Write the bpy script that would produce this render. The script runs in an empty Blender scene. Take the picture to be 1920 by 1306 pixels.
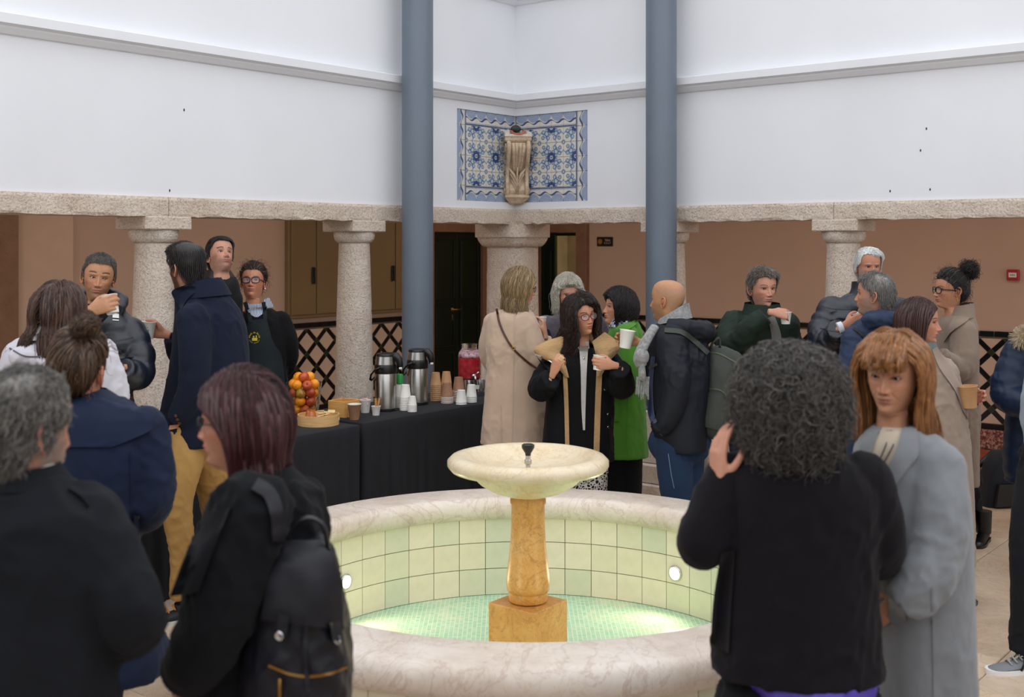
import bpy, math, random
import numpy as np
from mathutils import Vector, Matrix, Euler
random.seed(7); RNG = np.random.default_rng(7)
SC = bpy.context.scene
COL = SC.collection
PI = math.pi
# ---------------------------------------------------------------- camera, sky, exposure
F_PX, CU, HV, EYE = 2170.0, 960.0, 456.0, 1.9
cam_data = bpy.data.cameras.new('camera'); cam = bpy.data.objects.new('camera', cam_data); COL.objects.link(cam)
cam.location = (0, 0, EYE); cam.rotation_euler = (PI/2, 0, 0)
cam_data.sensor_width = 36.0; cam_data.lens = 36.0*F_PX/1920.0
cam_data.shift_y = -(653.0-HV)/1920.0
cam_data.clip_start = 0.05; cam_data.clip_end = 200
cam_data.dof.use_dof = True; cam_data.dof.focus_distance = 6.9; cam_data.dof.aperture_fstop = 3.2
SC.camera = cam
world = bpy.data.worlds.new('overcast_sky'); SC.world = world; world.use_nodes = True
bg = world.node_tree.nodes['Background']; bg.inputs['Color'].default_value = (0.95, 0.97, 1.0, 1); bg.inputs['Strength'].default_value = 1.75
SC.view_settings.view_transform = 'Standard'; SC.view_settings.look = 'None'
SC.view_settings.exposure = 0.0; SC.view_settings.gamma = 1.0; SC.view_settings.use_curve_mapping = False
SC.cycles.max_bounces = 8; SC.cycles.diffuse_bounces = 5; SC.cycles.transparent_max_bounces = 8; SC.cycles.transmission_bounces = 8

def px(u, v, d):
    """a point of the place as measured in the photograph (column, row, distance in metres)"""
    return Vector(((u-CU)/F_PX*d, d, EYE-(v-HV)/F_PX*d))
# courtyard frame: origin at the inner corner, a runs along the left wall, b along the right wall
CA = math.atan2(-0.779, -0.627)
def ab(a, b, z=0.0):
    return Vector((0.03-0.627*a+0.779*b, 10.2-0.779*a-0.627*b, z))
MCOURT = Matrix.Translation((0.03, 10.2, 0)) @ Matrix.Rotation(CA, 4, 'Z')
def inv_ab(p):
    q = MCOURT.inverted() @ Vector(p); return q.x, q.y, q.z
def on_plane(u, v, a=None, b=None):
    """(a,b,z) of the pixel ray on the plane a=const or b=const"""
    r = ((u-CU)/F_PX, 1.0)
    if b is not None:   # b = n.(P-C)
        n = (0.779, -0.627); c = b
    else:
        n = (-0.627, -0.779); c = a
    d = (c + n[0]*0.03 + n[1]*10.2)/(n[0]*r[0]+n[1]*r[1])
    return inv_ab(px(u, v, d))

# ---------------------------------------------------------------- materials
def srgb(h):
    if isinstance(h, str):
        h = h.lstrip('#'); c = [int(h[i:i+2], 16)/255 for i in (0, 2, 4)]
    else: c = h
    return tuple((x/12.92 if x <= .04045 else ((x+.055)/1.055)**2.4) for x in c)
MATS = {}
class NT:
    def __init__(s, name):
        s.m = bpy.data.materials.new(name); s.m.use_nodes = True
        s.t = s.m.node_tree; s.n = s.t.nodes; s.l = s.t.links
        s.bsdf = s.n['Principled BSDF']
    def node(s, typ, **kw):
        nd = s.n.new(typ)
        for k, v in kw.items():
            if k.startswith('i_'):
                key = k[2:]; key = int(key) if key.isdigit() else key.replace('_', ' ')
                s.put(nd.inputs[key], v)
            else: setattr(nd, k, v)
        return nd
    def put(s, inp, v):
        if isinstance(v, bpy.types.NodeSocket): s.l.new(v, inp)
        elif isinstance(v, (tuple, list)) and len(v) == 3 and inp.type == 'RGBA': inp.default_value = (*v, 1)
        else: inp.default_value = v
    def math(s, op, a, b=None, c=None, clamp=False):
        nd = s.n.new('ShaderNodeMath'); nd.operation = op; nd.use_clamp = clamp
        s.put(nd.inputs[0], a)
        if b is not None: s.put(nd.inputs[1], b)
        if c is not None: s.put(nd.inputs[2], c)
        return nd.outputs[0]
    def mix(s, f, a, b, blend='MIX'):
        nd = s.n.new('ShaderNodeMix'); nd.data_type = 'RGBA'; nd.blend_type = blend
        s.put(nd.inputs[0], f); s.put(nd.inputs[6], a); s.put(nd.inputs[7], b)
        return nd.outputs[2]
    def coord(s, kind='Object', scale=None):
        o = s.node('ShaderNodeTexCoord').outputs[kind]
        if scale is not None:
            mp = s.node('ShaderNodeMapping'); s.l.new(o, mp.inputs[0]); mp.inputs['Scale'].default_value = scale; o = mp.outputs[0]
        return o
    def noise(s, scale, detail=3, rough=.5, co=None, dist=0):
        nd = s.node('ShaderNodeTexNoise'); nd.inputs['Scale'].default_value = scale; nd.inputs['Detail'].default_value = detail
        nd.inputs['Roughness'].default_value = rough; nd.inputs['Distortion'].default_value = dist
        s.l.new(co if co is not None else s.coord(), nd.inputs['Vector']); return nd.outputs['Fac']
    def ramp(s, f, stops, interp='LINEAR'):
        nd = s.node('ShaderNodeValToRGB'); cr = nd.color_ramp; cr.interpolation = interp
        while len(cr.elements) < len(stops): cr.elements.new(.5)
        for e, (p, c) in zip(cr.elements, stops):
            e.position = p; e.color = (*c, 1) if len(c) == 3 else c
        s.l.new(f, nd.inputs[0]); return nd.outputs[0]
    def maprange(s, v, a, b, c=0, d=1):
        nd = s.node('ShaderNodeMapRange'); nd.clamp = True
        s.put(nd.inputs[0], v)
        for i, x in enumerate((a, b, c, d)): s.put(nd.inputs[i+1], x)
        return nd.outputs[0]
    def bump(s, h, strength=.3, dist=.01, prev=None):
        nd = s.node('ShaderNodeBump'); nd.inputs['Strength'].default_value = strength; nd.inputs['Distance'].default_value = dist
        s.l.new(h, nd.inputs['Height'])
        if prev is not None: s.l.new(prev, nd.inputs['Normal'])
        s.l.new(nd.outputs[0], s.bsdf.inputs['Normal']); return nd.outputs[0]
    def set(s, **kw):
        for k, v in kw.items(): s.put(s.bsdf.inputs[k.replace('_', ' ')], v)
        return s
def mat(name, col, rough=.6, metal=0.0, var=.12, vscale=6, bump=0, bscale=80, bdist=.004, sheen=0, rand=0, spec=.5, coat=0, detail=3):
    if name in MATS: return MATS[name]
    T = NT(name); c = srgb(col)
    f = T.noise(vscale, detail)
    lo = tuple(x*(1-var) for x in c); hi = tuple(min(1, x*(1+var)) for x in c)
    out = T.mix(T.maprange(f, .3, .7), lo, hi)
    if rand:
        r = T.node('ShaderNodeObjectInfo').outputs['Random']
        out = T.mix(1.0, out, T.mix(r, (1-rand,)*3, (1+rand,)*3), 'MULTIPLY')
    T.set(Base_Color=out, Roughness=rough, Metallic=metal)
    T.bsdf.inputs['Specular IOR Level'].default_value = spec
    if sheen:
        T.bsdf.inputs['Sheen Weight'].default_value = sheen; T.bsdf.inputs['Sheen Roughness'].default_value = .6
    if coat: T.bsdf.inputs['Coat Weight'].default_value = coat
    if bump: T.bump(T.noise(bscale, 4, .6), bump, bdist)
    MATS[name] = T.m; return T.m

# ---------------------------------------------------------------- mesh building
class MB:
    def __init__(s): s.v = []; s.f = []; s.mi = []; s.uv = None; s.mat = 0; s.col = []; s.ccol = None
    def add(s, vs, fs, mat_i=None):
        b = len(s.v); s.v.extend([tuple(map(float, p)) for p in vs])
        s.f.extend([tuple(int(i)+b for i in f) for f in fs]); s.mi.extend([s.mat if mat_i is None else mat_i]*len(fs))
        if s.ccol is not None or s.col:
            while len(s.col) < b: s.col.append((1, 1, 1))
            s.col.extend([s.ccol or (1, 1, 1)]*len(vs))
        return s
    def box(s, c, size, M=None, bevel=0):
        x, y, z = (q/2 for q in size)
        if bevel > 0:
            b = min(bevel, x*.9, y*.9, z*.9); vs = []; idx = {}
            for sx in (-1, 1):
                for sy in (-1, 1):
                    for sz in (-1, 1):
                        for ax in range(3):
                            p = [sx*(x-b), sy*(y-b), sz*(z-b)]; p[ax] = (sx*x, sy*y, sz*z)[ax]
                            idx[(sx, sy, sz, ax)] = len(vs); vs.append(p)
            fs = []
            for ax in range(3):
                o = [i for i in range(3) if i != ax]
                for sg in (-1, 1):
                    q = []
                    for (p1, p2) in ((-1, -1), (1, -1), (1, 1), (-1, 1)):
                        k = [0, 0, 0]; k[ax] = sg; k[o[0]] = p1; k[o[1]] = p2
                        q.append(idx[(k[0], k[1], k[2], ax)])
                    if (sg == 1) == (ax == 1): q.reverse()
                    fs.append(q)
            for ax in range(3):   # edges along ax
                o = [i for i in range(3) if i != ax]
                for p1 in (-1, 1):
                    for p2 in (-1, 1):
                        q = []
                        for (e, who) in ((-1, o[0]), (1, o[0]), (1, o[1]), (-1, o[1])):
                            k = [0, 0, 0]; k[ax] = e; k[o[0]] = p1; k[o[1]] = p2
                            q.append(idx[(k[0], k[1], k[2], who)])
                        if (p1*p2 == 1) == (ax != 1): q.reverse()
                        fs.append(q)
            for sx in (-1, 1):
                for sy in (-1, 1):
                    for sz in (-1, 1):
                        q = [idx[(sx, sy, sz, a)] for a in range(3)]
                        if sx*sy*sz < 0: q.reverse()
                        fs.append(q)
        else:
            vs = [(i*x, j*y, k*z) for i in (-1, 1) for j in (-1, 1) for k in (-1, 1)]
            fs = [(0, 1, 3, 2), (4, 6, 7, 5), (0, 4, 5, 1), (2, 3, 7, 6), (0, 2, 6, 4), (1, 5, 7, 3)]
        c = Vector(c); R = M if M is not None else Matrix.Identity(3)
        return s.add([c + R @ Vector(p) for p in vs], fs)
    def rings(s, R, cap0=True, cap1=True, closed=True):
        """R: list of rings (equal number of points)"""
        n = len(R[0]); vs = [p for r in R for p in r]; fs = []
        m = n if closed else n-1
        for i in range(len(R)-1):
            for j in range(m):
                k = (j+1) % n
                fs.append((i*n+j, i*n+k, (i+1)*n+k, (i+1)*n+j))
        if cap0: fs.append(tuple(reversed(range(n))))
        if cap1: fs.append(tuple((len(R)-1)*n+j for j in range(n)))
        return s.add(vs, fs)
    def lathe(s, prof, c=(0, 0, 0), n=32, M=None, cap0=True, cap1=True, sx=1, sy=1):
        c = Vector(c); R = []
        for r, z in prof:
            ring = []
            for j in range(n):
                a = 2*PI*j/n; p = Vector((r*math.cos(a)*sx, r*math.sin(a)*sy, z))
                ring.append(c + (M @ p if M is not None else p))
            R.append(ring)
        return s.rings(R, cap0, cap1)
    def tube(s, pts, rad, n=8, caps=True, flat=1.0, up=None, mod=None):
        pts = [Vector(p) for p in pts]; m = len(pts)
        if not hasattr(rad, '__len__'): rad = [rad]*m
        T = []
        for i in range(m):
            t = pts[min(i+1, m-1)]-pts[max(i-1, 0)]; T.append(t.normalized() if t.length > 1e-9 else Vector((0, 0, 1)))
        nrm = Vector(up) if up is not None else (Vector((0, 0, 1)) if abs(T[0].z) < .9 else Vector((1, 0, 0)))
        R = []
        for i in range(m):
            nrm = (nrm - T[i]*nrm.dot(T[i])); nrm = nrm.normalized() if nrm.length > 1e-6 else T[i].orthogonal().normalized()
            b = T[i].cross(nrm); ring = []
            for j in range(n):
                a = 2*PI*j/n; r = rad[i]*(mod(i, a) if mod else 1)
                ring.append(pts[i] + nrm*(r*flat*math.cos(a)) + b*(r*math.sin(a)))
            R.append(ring)
        return s.rings(R, caps, caps)
    def sphere(s, c, r, n=12, m=8, M=None):
        rx, ry, rz = r if hasattr(r, '__len__') else (r, r, r); c = Vector(c); vs = [(0, 0, -rz)]
        for i in range(1, m):
            t = PI*i/m
            for j in range(n):
                a = 2*PI*j/n; vs.append((rx*math.sin(t)*math.cos(a), ry*math.sin(t)*math.sin(a), -rz*math.cos(t)))
        vs.append((0, 0, rz)); fs = []
        for j in range(n):
            k = (j+1) % n; fs.append((0, 1+k, 1+j)); fs.append((len(vs)-1, 1+(m-2)*n+j, 1+(m-2)*n+k))
            for i in range(m-2): fs.append((1+i*n+j, 1+i*n+k, 1+(i+1)*n+k, 1+(i+1)*n+j))
        return s.add([c + (M @ Vector(p) if M is not None else Vector(p)) for p in vs], fs)
    def quadstrip(s, A, B, thick=0):
        vs = list(A)+list(B); n = len(A)
        return s.add(vs, [(i, i+1, n+i+1, n+i) for i in range(n-1)])
    def build(s, name, mats, parent=None, smooth=True, M=None, sharp=None):
        me = bpy.data.meshes.new(name); me.from_pydata(s.v, [], s.f)
        if not isinstance(mats, (list, tuple)): mats = [mats]
        for m in mats: me.materials.append(m)
        me.polygons.foreach_set('material_index', s.mi)
        me.polygons.foreach_set('use_smooth', [bool(smooth)]*len(s.f))
        if s.col:
            while len(s.col) < len(s.v): s.col.append((1, 1, 1))
            at = me.color_attributes.new('Col', 'FLOAT_COLOR', 'POINT')
            at.data.foreach_set('color', np.hstack([np.array(s.col, dtype=np.float32), np.ones((len(s.v), 1), np.float32)]).ravel())
        if smooth and sharp is not None:
            try: me.set_sharp_from_angle(angle=math.radians(sharp))
            except Exception: pass
        me.update()
        return link(name, me, parent, M)
def link(name, me, parent=None, M=None):
    o = bpy.data.objects.new(name, me); COL.objects.link(o)
    if M is not None: o.matrix_world = M
    if parent is not None: o.parent = parent
    return o
def tag(o, label=None, cat=None, group=None, kind=None):
    if label: o['label'] = label
    if cat: o['category'] = cat
    if group: o['group'] = group
    if kind: o['kind'] = kind
    return o
def empty(name, loc, label=None, cat=None, group=None, rz=0, kind=None):
    o = bpy.data.objects.new(name, None); COL.objects.link(o); o.location = loc; o.rotation_euler = (0, 0, rz); o.empty_display_size = .1
    return tag(o, label, cat, group, kind)
def struct(name, mb, m, M=None, parent=None, smooth=False, **k):
    o = mb.build(name, m, parent, smooth, M, **k)
    if parent is None: o['kind'] = 'structure'
    return o
def wparent(child, parent):
    """parent keeping the world placement (parent has only location / z rotation)"""
    pm = Matrix.Translation(parent.location) @ Matrix.Rotation(parent.rotation_euler.z, 4, 'Z')
    child.parent = parent; child.matrix_parent_inverse = pm.inverted(); return child
def copy_tree(o, parent=None):
    c = o.copy(); COL.objects.link(c)
    if parent is not None: c.parent = parent
    for ch in list(o.children): copy_tree(ch, c)
    return c
def text_obj(name, txt, size, m, M, parent, extrude=.001, align='CENTER'):
    cu = bpy.data.curves.new(name, 'FONT'); cu.body = txt; cu.size = size; cu.extrude = extrude; cu.align_x = align; cu.align_y = 'CENTER'
    tmp = bpy.data.objects.new(name, cu); COL.objects.link(tmp)
    dg = bpy.context.evaluated_depsgraph_get(); me = bpy.data.meshes.new_from_object(tmp.evaluated_get(dg))
    bpy.data.objects.remove(tmp); me.materials.clear(); me.materials.append(m)
    o = link(name, me); o.matrix_world = M
    if parent is not None: wparent(o, parent)
    return o
def face_matrix(p, right, up):
    r = Vector(right).normalized(); u = Vector(up).normalized(); n = r.cross(u)
    return Matrix(((r.x, u.x, n.x, p[0]), (r.y, u.y, n.y, p[1]), (r.z, u.z, n.z, p[2]), (0, 0, 0, 1)))
# ================================================================ materials of the place
def mk_stone(name, c1, c2, c3, scale=5, bump=.5, bscale=60, bdist=.006, rough=.85, speck=.5):
    T = NT(name); co = T.coord()
    big = T.noise(scale, 4, .6, co); fine = T.noise(bscale, 4, .65, co)
    base = T.ramp(big, [(.3, srgb(c1)), (.55, srgb(c2)), (.75, srgb(c3))])
    sp = T.ramp(fine, [(.36, tuple(x*.62 for x in srgb(c1))), (.48, srgb(c2)), (.62, srgb(c3))])
    T.set(Base_Color=T.mix(speck, base, sp), Roughness=rough)
    T.bump(T.math('ADD', fine, T.math('MULTIPLY', T.noise(bscale*.3, 3, .5, co), 1.2)), bump, bdist)
    return T.m
M_lintel = mk_stone('bush_hammered_limestone', '#bca694', '#d8c8b8', '#e6dbcf', 3, .9, 70, .012)
M_column = mk_stone('pitted_limestone', '#c2ad9b', '#dccdbe', '#ebe1d8', 4, 1.0, 85, .012)
M_corbel = mk_stone('carved_limestone', '#a98f72', '#cdb69a', '#dccab2', 14, .3, 60, .004, .8, .3)
M_white = mat('white_plaster', '#e4e5e9', .9, var=.025, vscale=1.2, bump=.15, bscale=14, bdist=.004)
M_cream = mat('cream_arcade_plaster', '#cdb2a0', .85, var=.03, vscale=1.5, bump=.1, bscale=20, bdist=.003)
M_ceil = mat('cream_ceiling_plaster', '#dcc6ae', .9, var=.03)
M_pole = mat('blue_grey_steel_paint', '#66717e', .42, var=.05, vscale=3, bump=.12, bscale=180, bdist=.001)
M_dgreen = mat('dark_green_gloss_paint', '#0d1a14', .3, var=.1)
M_frame = mk_stone('brown_marble_frame', '#7d5b45', '#8f6c55', '#9c7a62', 8, .1, 120, .002, .45, .3)
M_cab = mat('taupe_cabinet_paint', '#86704e', .45, var=.03)
M_blk = mat('black_plastic', '#121214', .35)
M_brass = mat('aged_brass', '#9a7440', .35, metal=1)
M_chrome = mat('chrome', '#d0d0d2', .15, metal=1)
M_steel = mat('brushed_steel', '#b8b6b2', .28, metal=1, var=.06, vscale=30)
M_btile = mat('glossy_black_tile', '#0a0b12', .15, rand=.2)
M_gtile = mat('dark_olive_glazed_tile', '#2b3418', .2)
M_pktile = mat('beige_pink_glazed_tile', '#d6bda8', .3, var=.04, rand=.05)
M_red = mat('red_plastic', '#b01020', .35)
M_wht = mat('white_plastic', '#e8e8e6', .4, var=.02)
M_pap = mat('white_paper_cup', '#e9e6e0', .55, var=.02, bump=.05)
M_kraft = mat('kraft_paper_cup', '#c19468', .65, var=.06, vscale=30)
M_brown = mat('brown_paper_cup', '#9a7156', .65, var=.10, vscale=60)
M_bamboo = None
def mk_wood(name, c1, c2, sc=(2, 2, 22)):
    T = NT(name); f = T.noise(3, 4, .6, T.coord('Object', sc), 1.2)
    T.set(Base_Color=T.ramp(f, [(.3, srgb(c1)), (.7, srgb(c2))]), Roughness=.5); T.bump(f, .1, .002); return T.m
M_bamboo = mk_wood('bamboo_board', '#c98f4a', '#e0ae68', (3, 3, 40))
M_tray = mk_wood('pale_beech', '#cf9f62', '#e3bd85', (3, 3, 30))
def mk_marble(name, base, veins, scale=3.0, vein_amt=.6, rough=.35, rand=0):
    T = NT(name); co = T.coord(); w = T.noise(scale, 5, .6, co, 1.5)
    v = T.math('ABSOLUTE', T.math('SUBTRACT', w, .5)); v = T.maprange(v, 0, .02, 1, 0)
    w2 = T.noise(scale*2.6, 6, .65, co, 2.5)
    v2 = T.maprange(T.math('ABSOLUTE', T.math('SUBTRACT', w2, .5)), 0, .025, 1, 0)
    cloud = T.noise(scale*.8, 5, .7, co)
    b = T.ramp(cloud, [(.3, srgb(base[0])), (.5, srgb(base[1])), (.7, srgb(base[2]))])
    b = T.mix(T.math('MULTIPLY', T.math('MAXIMUM', v, T.math('MULTIPLY', v2, .7)), vein_amt), b, srgb(veins))
    T.set(Base_Color=b, Roughness=rough); T.bump(T.noise(90, 3, .6, co), .06, .002); return T.m
M_rim = mk_marble('pinkish_cream_marble', ('#c9b7a8', '#dccfc2', '#e8dfd6'), '#a88a76', 2.6, .42)
M_bowl = mk_marble('honey_cream_marble', ('#d5bb94', '#e0cfae', '#e8dcc4'), '#b08a5a', 4, .35, .3)
M_ped = mk_marble('yellow_lit_marble', ('#c68a42', '#d69f58', '#deb076'), '#7a4a26', 5, .42, .35)  # yellow glow of the fountain lamps is put into this marble's base colour
def mk_mosaic():
    T = NT('green_glass_mosaic'); co = T.coord('Object')
    br = T.node('ShaderNodeTexBrick'); T.l.new(co, br.inputs['Vector'])
    br.inputs['Scale'].default_value = 1; br.inputs['Brick Width'].default_value = .022; br.inputs['Row Height'].default_value = .022
    br.inputs['Mortar Size'].default_value = .0022; br.offset = 0
    br.inputs['Color1'].default_value = (*srgb('#93c6a6'), 1); br.inputs['Color2'].default_value = (*srgb('#b0d6bc'), 1); br.inputs['Mortar'].default_value = (*srgb('#d2e0c4'), 1)
    stain = T.maprange(T.noise(3.2, 5, .7), .52, .68)
    T.set(Base_Color=T.mix(T.math('MULTIPLY', stain, .55), br.outputs['Color'], srgb('#e6e4be')), Roughness=.25)
    T.bump(T.math('SUBTRACT', 1.0, br.outputs['Fac']), .4, .002); return T.m
M_mosaic = mk_mosaic()
def mk_basintile():
    T = NT('pale_green_glazed_tile'); r = T.node('ShaderNodeObjectInfo').outputs['Random']
    c = T.ramp(r, [(0, srgb('#e2dac0')), (.35, srgb('#e9dfc8')), (.7, srgb('#dcd9be')), (1, srgb('#d2d4be'))])
    n = T.noise(9, 4, .6); c = T.mix(T.math('MULTIPLY', T.maprange(n, .45, .75), .35), c, srgb('#b8bf98'))
    T.set(Base_Color=c, Roughness=.28); return T.m
M_bastile = mk_basintile()
M_grout = mat('brownish_grout', '#9a8566', .9)
M_dgrout = mat('grey_grout', '#77695b', .9)
M_fgrout = mat('sandy_grout', '#a3907c', .9)
def mk_paver():
    T = NT('worn_pinkish_paving_stone'); co = T.coord(); r = T.node('ShaderNodeObjectInfo').outputs['Random']
    cl = T.noise(2.3, 6, .7, T.node('ShaderNodeTexCoord').outputs['Object'])
    b = T.ramp(cl, [(.3, srgb('#b29880')), (.5, srgb('#cbb7a0')), (.7, srgb('#d8c8b4'))])
    b = T.mix(1.0, b, T.mix(r, (.88, .86, .85), (1.06, 1.02, .98)), 'MULTIPLY')
    w = T.noise(4, 6, .7, co, 2.2); v = T.maprange(T.math('ABSOLUTE', T.math('SUBTRACT', w, .5)), 0, .012, 1, 0)
    T.set(Base_Color=T.mix(T.math('MULTIPLY', v, .5), b, srgb('#8a6850')), Roughness=.5)
    T.bump(T.noise(25, 5, .7, co), .35, .004); return T.m
M_paver = mk_paver()
M_terra = mat('terracotta_tile', '#a04a30', .5, var=.12, vscale=9, rand=.14, bump=.1, bscale=30)
def mk_speck():
    T = NT('red_speckled_marble'); w = T.noise(55, 4, .7)
    T.set(Base_Color=T.ramp(w, [(.4, srgb('#5d2b2b')), (.5, srgb('#8d5148')), (.6, srgb('#c9aa9a'))]), Roughness=.35); return T.m
M_speck = mk_speck()
M_cloth = mat('black_table_cloth', '#15161c', .85, var=.15, bump=.1, bscale=300, bdist=.001)

# ================================================================ floor
mb = MB(); mb.box((3.5, 3.2, -.06), (15.5, 14.5, .1)); struct('floor', mb, M_fgrout, MCOURT)
FLOOR = bpy.data.objects['floor']
pm = MB(); pm.box((0, 0, -.006), (.896, .596, .024), bevel=.004); pav = pm.build('paving_stone', M_paver, None, False); pme = pav.data
bpy.data.objects.remove(pav)
def floor_piece(name, me, a, b, rot=0, s=(1, 1, 1)):
    o = link(name, me); o.parent = FLOOR; o.matrix_parent_inverse = Matrix.Identity(4)
    o.location = (a, b, .0); o.rotation_euler = (0, 0, rot); o.scale = s; return o
j = 0
b0 = -.3
while b0 < 9.3:
    off = .45 if j % 2 else 0; i = 0
    for i in range(12):
        a0 = -1.6+off+i*.9
        if b0 < 0 and a0 < 0: pass
        # keep only stones the picture can show
        p = ab(a0, b0)
        if p.y < 2.6 or abs(p.x)/max(p.y, .1) > .62: continue
        if math.hypot(p.x-.07, p.y-5.05) < .75: continue
        floor_piece('paving_stone', pme, a0, b0)
    b0 += .6; j += 1
tm = MB(); tm.box((0, 0, -.006), (.272, .272, .024), bevel=.003); to = tm.build('terracotta_tile', M_terra, None, False); tme = to.data; bpy.data.objects.remove(to)
for i in range(10):
    for k in range(22):
        a0 = -3.0+i*.196; b0 = .2+k*.392+(.196 if i % 2 else 0)
        if a0 > -1.76+.0 and a0 > -1.8: continue
        floor_piece('terracotta_tile', tme, a0, b0, PI/4)

m = MB(); m.box((-1.66, 4.6, .006), (.16, 9.4, .028), bevel=.004); o = m.build('border_stone', M_paver, None, False); o.parent = FLOOR
m = MB(); m.box((-2.4, .13, .006), (1.5, .14, .028), bevel=.004); o = m.build('border_stone', M_paver, None, False); o.parent = FLOOR
# ================================================================ upper walls
H1, H2, LT, LB, TOP = 2.258, 3.02, 2.196, 2.07, 6.2
PA = .775
def upper(side):
    m = MB()
    def bx(a0, a1, d0, d1, z0, z1):
        c = ((a0+a1)/2, (d0+d1)/2, (z0+z1)/2); s_ = (a1-a0, d1-d0, z1-z0)
        if side == 'right': c = (c[1], c[0], c[2]); s_ = (s_[1], s_[0], s_[2])
        m.box(c, s_)
    L = 10.6 if side == 'left' else 9.6
    a_ = -.3 if side == 'left' else 0.0
    bx(a_, L, -.3, -.022, LT, TOP)
    bx(0, L, -.03, 0, LT+.001, H1); bx(PA, L, -.03, 0, H1, H2); bx(0, L, -.03, 0, H2, TOP)
    return m
struct('wall_left', upper('left'), M_white, MCOURT); struct('wall_right', upper('right'), M_white, MCOURT)
# tiny old nail marks in the plaster
for (u, v, w) in ((345, 206, 'L'), (318, 357, 'L'), (1737, 241, 'R'), (1744, 355, 'R'), (1669, 358, 'R'), (1726, 282, 'R')):
    q = on_plane(u, v, b=0) if w == 'L' else on_plane(u, v, a=0)
    mk = MB(); mk.sphere((0, 0, 0), (.005, .005, .010), 8, 6); o = mk.build('nail_hole', M_blk, bpy.data.objects['wall_left' if w == 'L' else 'wall_right']); o.location = q
# walls that close the courtyard behind the camera
m = MB(); m.box((10.7, 4.7, 1.6), (.2, 9.8, 3.2)); struct('wall_front', m, M_white, MCOURT)
m = MB(); m.box((5.2, 9.7, 1.6), (10.9, .2, 3.2)); struct('wall_back', m, M_white, MCOURT)

# lintels: stone beams over the columns, in separate blocks
def lintel(side, name):
    root = empty(name, (0, 0, 0), kind='structure'); root.matrix_world = MCOURT
    cuts = [-.32, 1.78, 3.58, 5.35, 7.1, 8.9, 10.6] if side == 'left' else [-.32+.345, 1.49, 2.955, 4.43, 5.9, 7.4, 9.6]
    for i in range(len(cuts)-1):
        m = MB(); a0, a1 = cuts[i]+.002, cuts[i+1]-.002; n = 24; R = []
        rr = random.Random(i*7+len(side))
        for k in range(n+1):
            a = a0+(a1-a0)*k/n; w = lambda s=.004: rr.uniform(-s, s)
            ring = [(a, .025+w(), LB+w(.006)), (a, .028+w(), LB+.02+w()), (a, .028+w(), LT-.02), (a, .02, LT), (a, -.30, LT), (a, -.30, LB), (a, -.02, LB+w(.006))]
            if side == 'right': ring = [(p[1], p[0], p[2]) for p in ring]; ring.reverse()
            R.append(ring)
        m.rings(R)
        m.build('stone_block', M_lintel, root, False)
    return root
lintel('left', 'trim_1'); lintel('right', 'trim_2')
# cornice mouldings
def cornice(name, z, drop=.06, pr=.085):
    prof = [(0, z), (pr, z), (pr+.005, z-.006), (pr+.003, z-drop), (pr-.012, z-drop-.004), (.052, z-drop-.010), (.05, z-drop-.02), (.02, z-drop-.05), (0, z-drop-.055)]
    m = MB(); R = []
    for (fa, fb) in ((10.6, None), (None, None), (None, 9.6)):
        ring = []
        for (p, zz) in prof:
            if fa: ring.append((fa, p, zz))
            elif fb: ring.append((p, fb, zz))
            else: ring.append((p, p, zz))
        R.append(ring)
    m.rings(R); struct(name, m, M_white, MCOURT)
cornice('trim_3', 3.20); cornice('trim_4', 4.10)

# ================================================================ arcade shell
RB, RA = -2.68, -3.15     # rear wall planes
q1 = on_plane(1015, 600, a=RA); q2 = on_plane(1086, 600, a=RA); q3 = on_plane(1050, 436, a=RA); q4 = on_plane(1105, 600, a=RA)
OB0, OB1, OZ = q1[1], q2[1], q3[2]
m = MB(); m.box((2.9, RB-.1, 1.4), (12.1, .2, 2.9)); struct('wall_rear_left', m, M_cream, MCOURT)
m = MB()
m.box((RA-.1, (RB+OB0)/2, 1.4), (.2, OB0-RB, 2.9)); m.box((RA-.1, (OB0+OB1)/2, (OZ+2.85)/2), (.2, OB1-OB0, 2.85-OZ)); m.box((RA-.1, (OB1+9.6)/2, 1.4), (.2, 9.6-OB1, 2.9))
struct('wall_rear_right', m, M_cream, MCOURT)
m = MB(); m.box((3.7, -1.5, 2.80), (14.2, 2.6, .1)); m.box((-1.75, 4.7, 2.80), (3.0, 9.8, .1)); struct('ceiling', m, M_ceil, MCOURT)
# stone door frame at the far left and pier beside it
qa = on_plane(26, 600, b=RB+.05); qb = on_plane(130, 600, b=RB)
m = MB(); m.box(((qa[0]+qb[0])/2, RB+.03, 1.4), (qa[0]-qb[0], .06, 2.8)); struct('trim_5', m, mat('paler_cream_plaster', '#d6bba8', .85, var=.03), MCOURT)
m = MB(); m.box((qa[0]+.3, RB+.06, 1.4), (.6, .14, 2.8), bevel=.006); struct('trim_6', m, M_frame, MCOURT)
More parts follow.
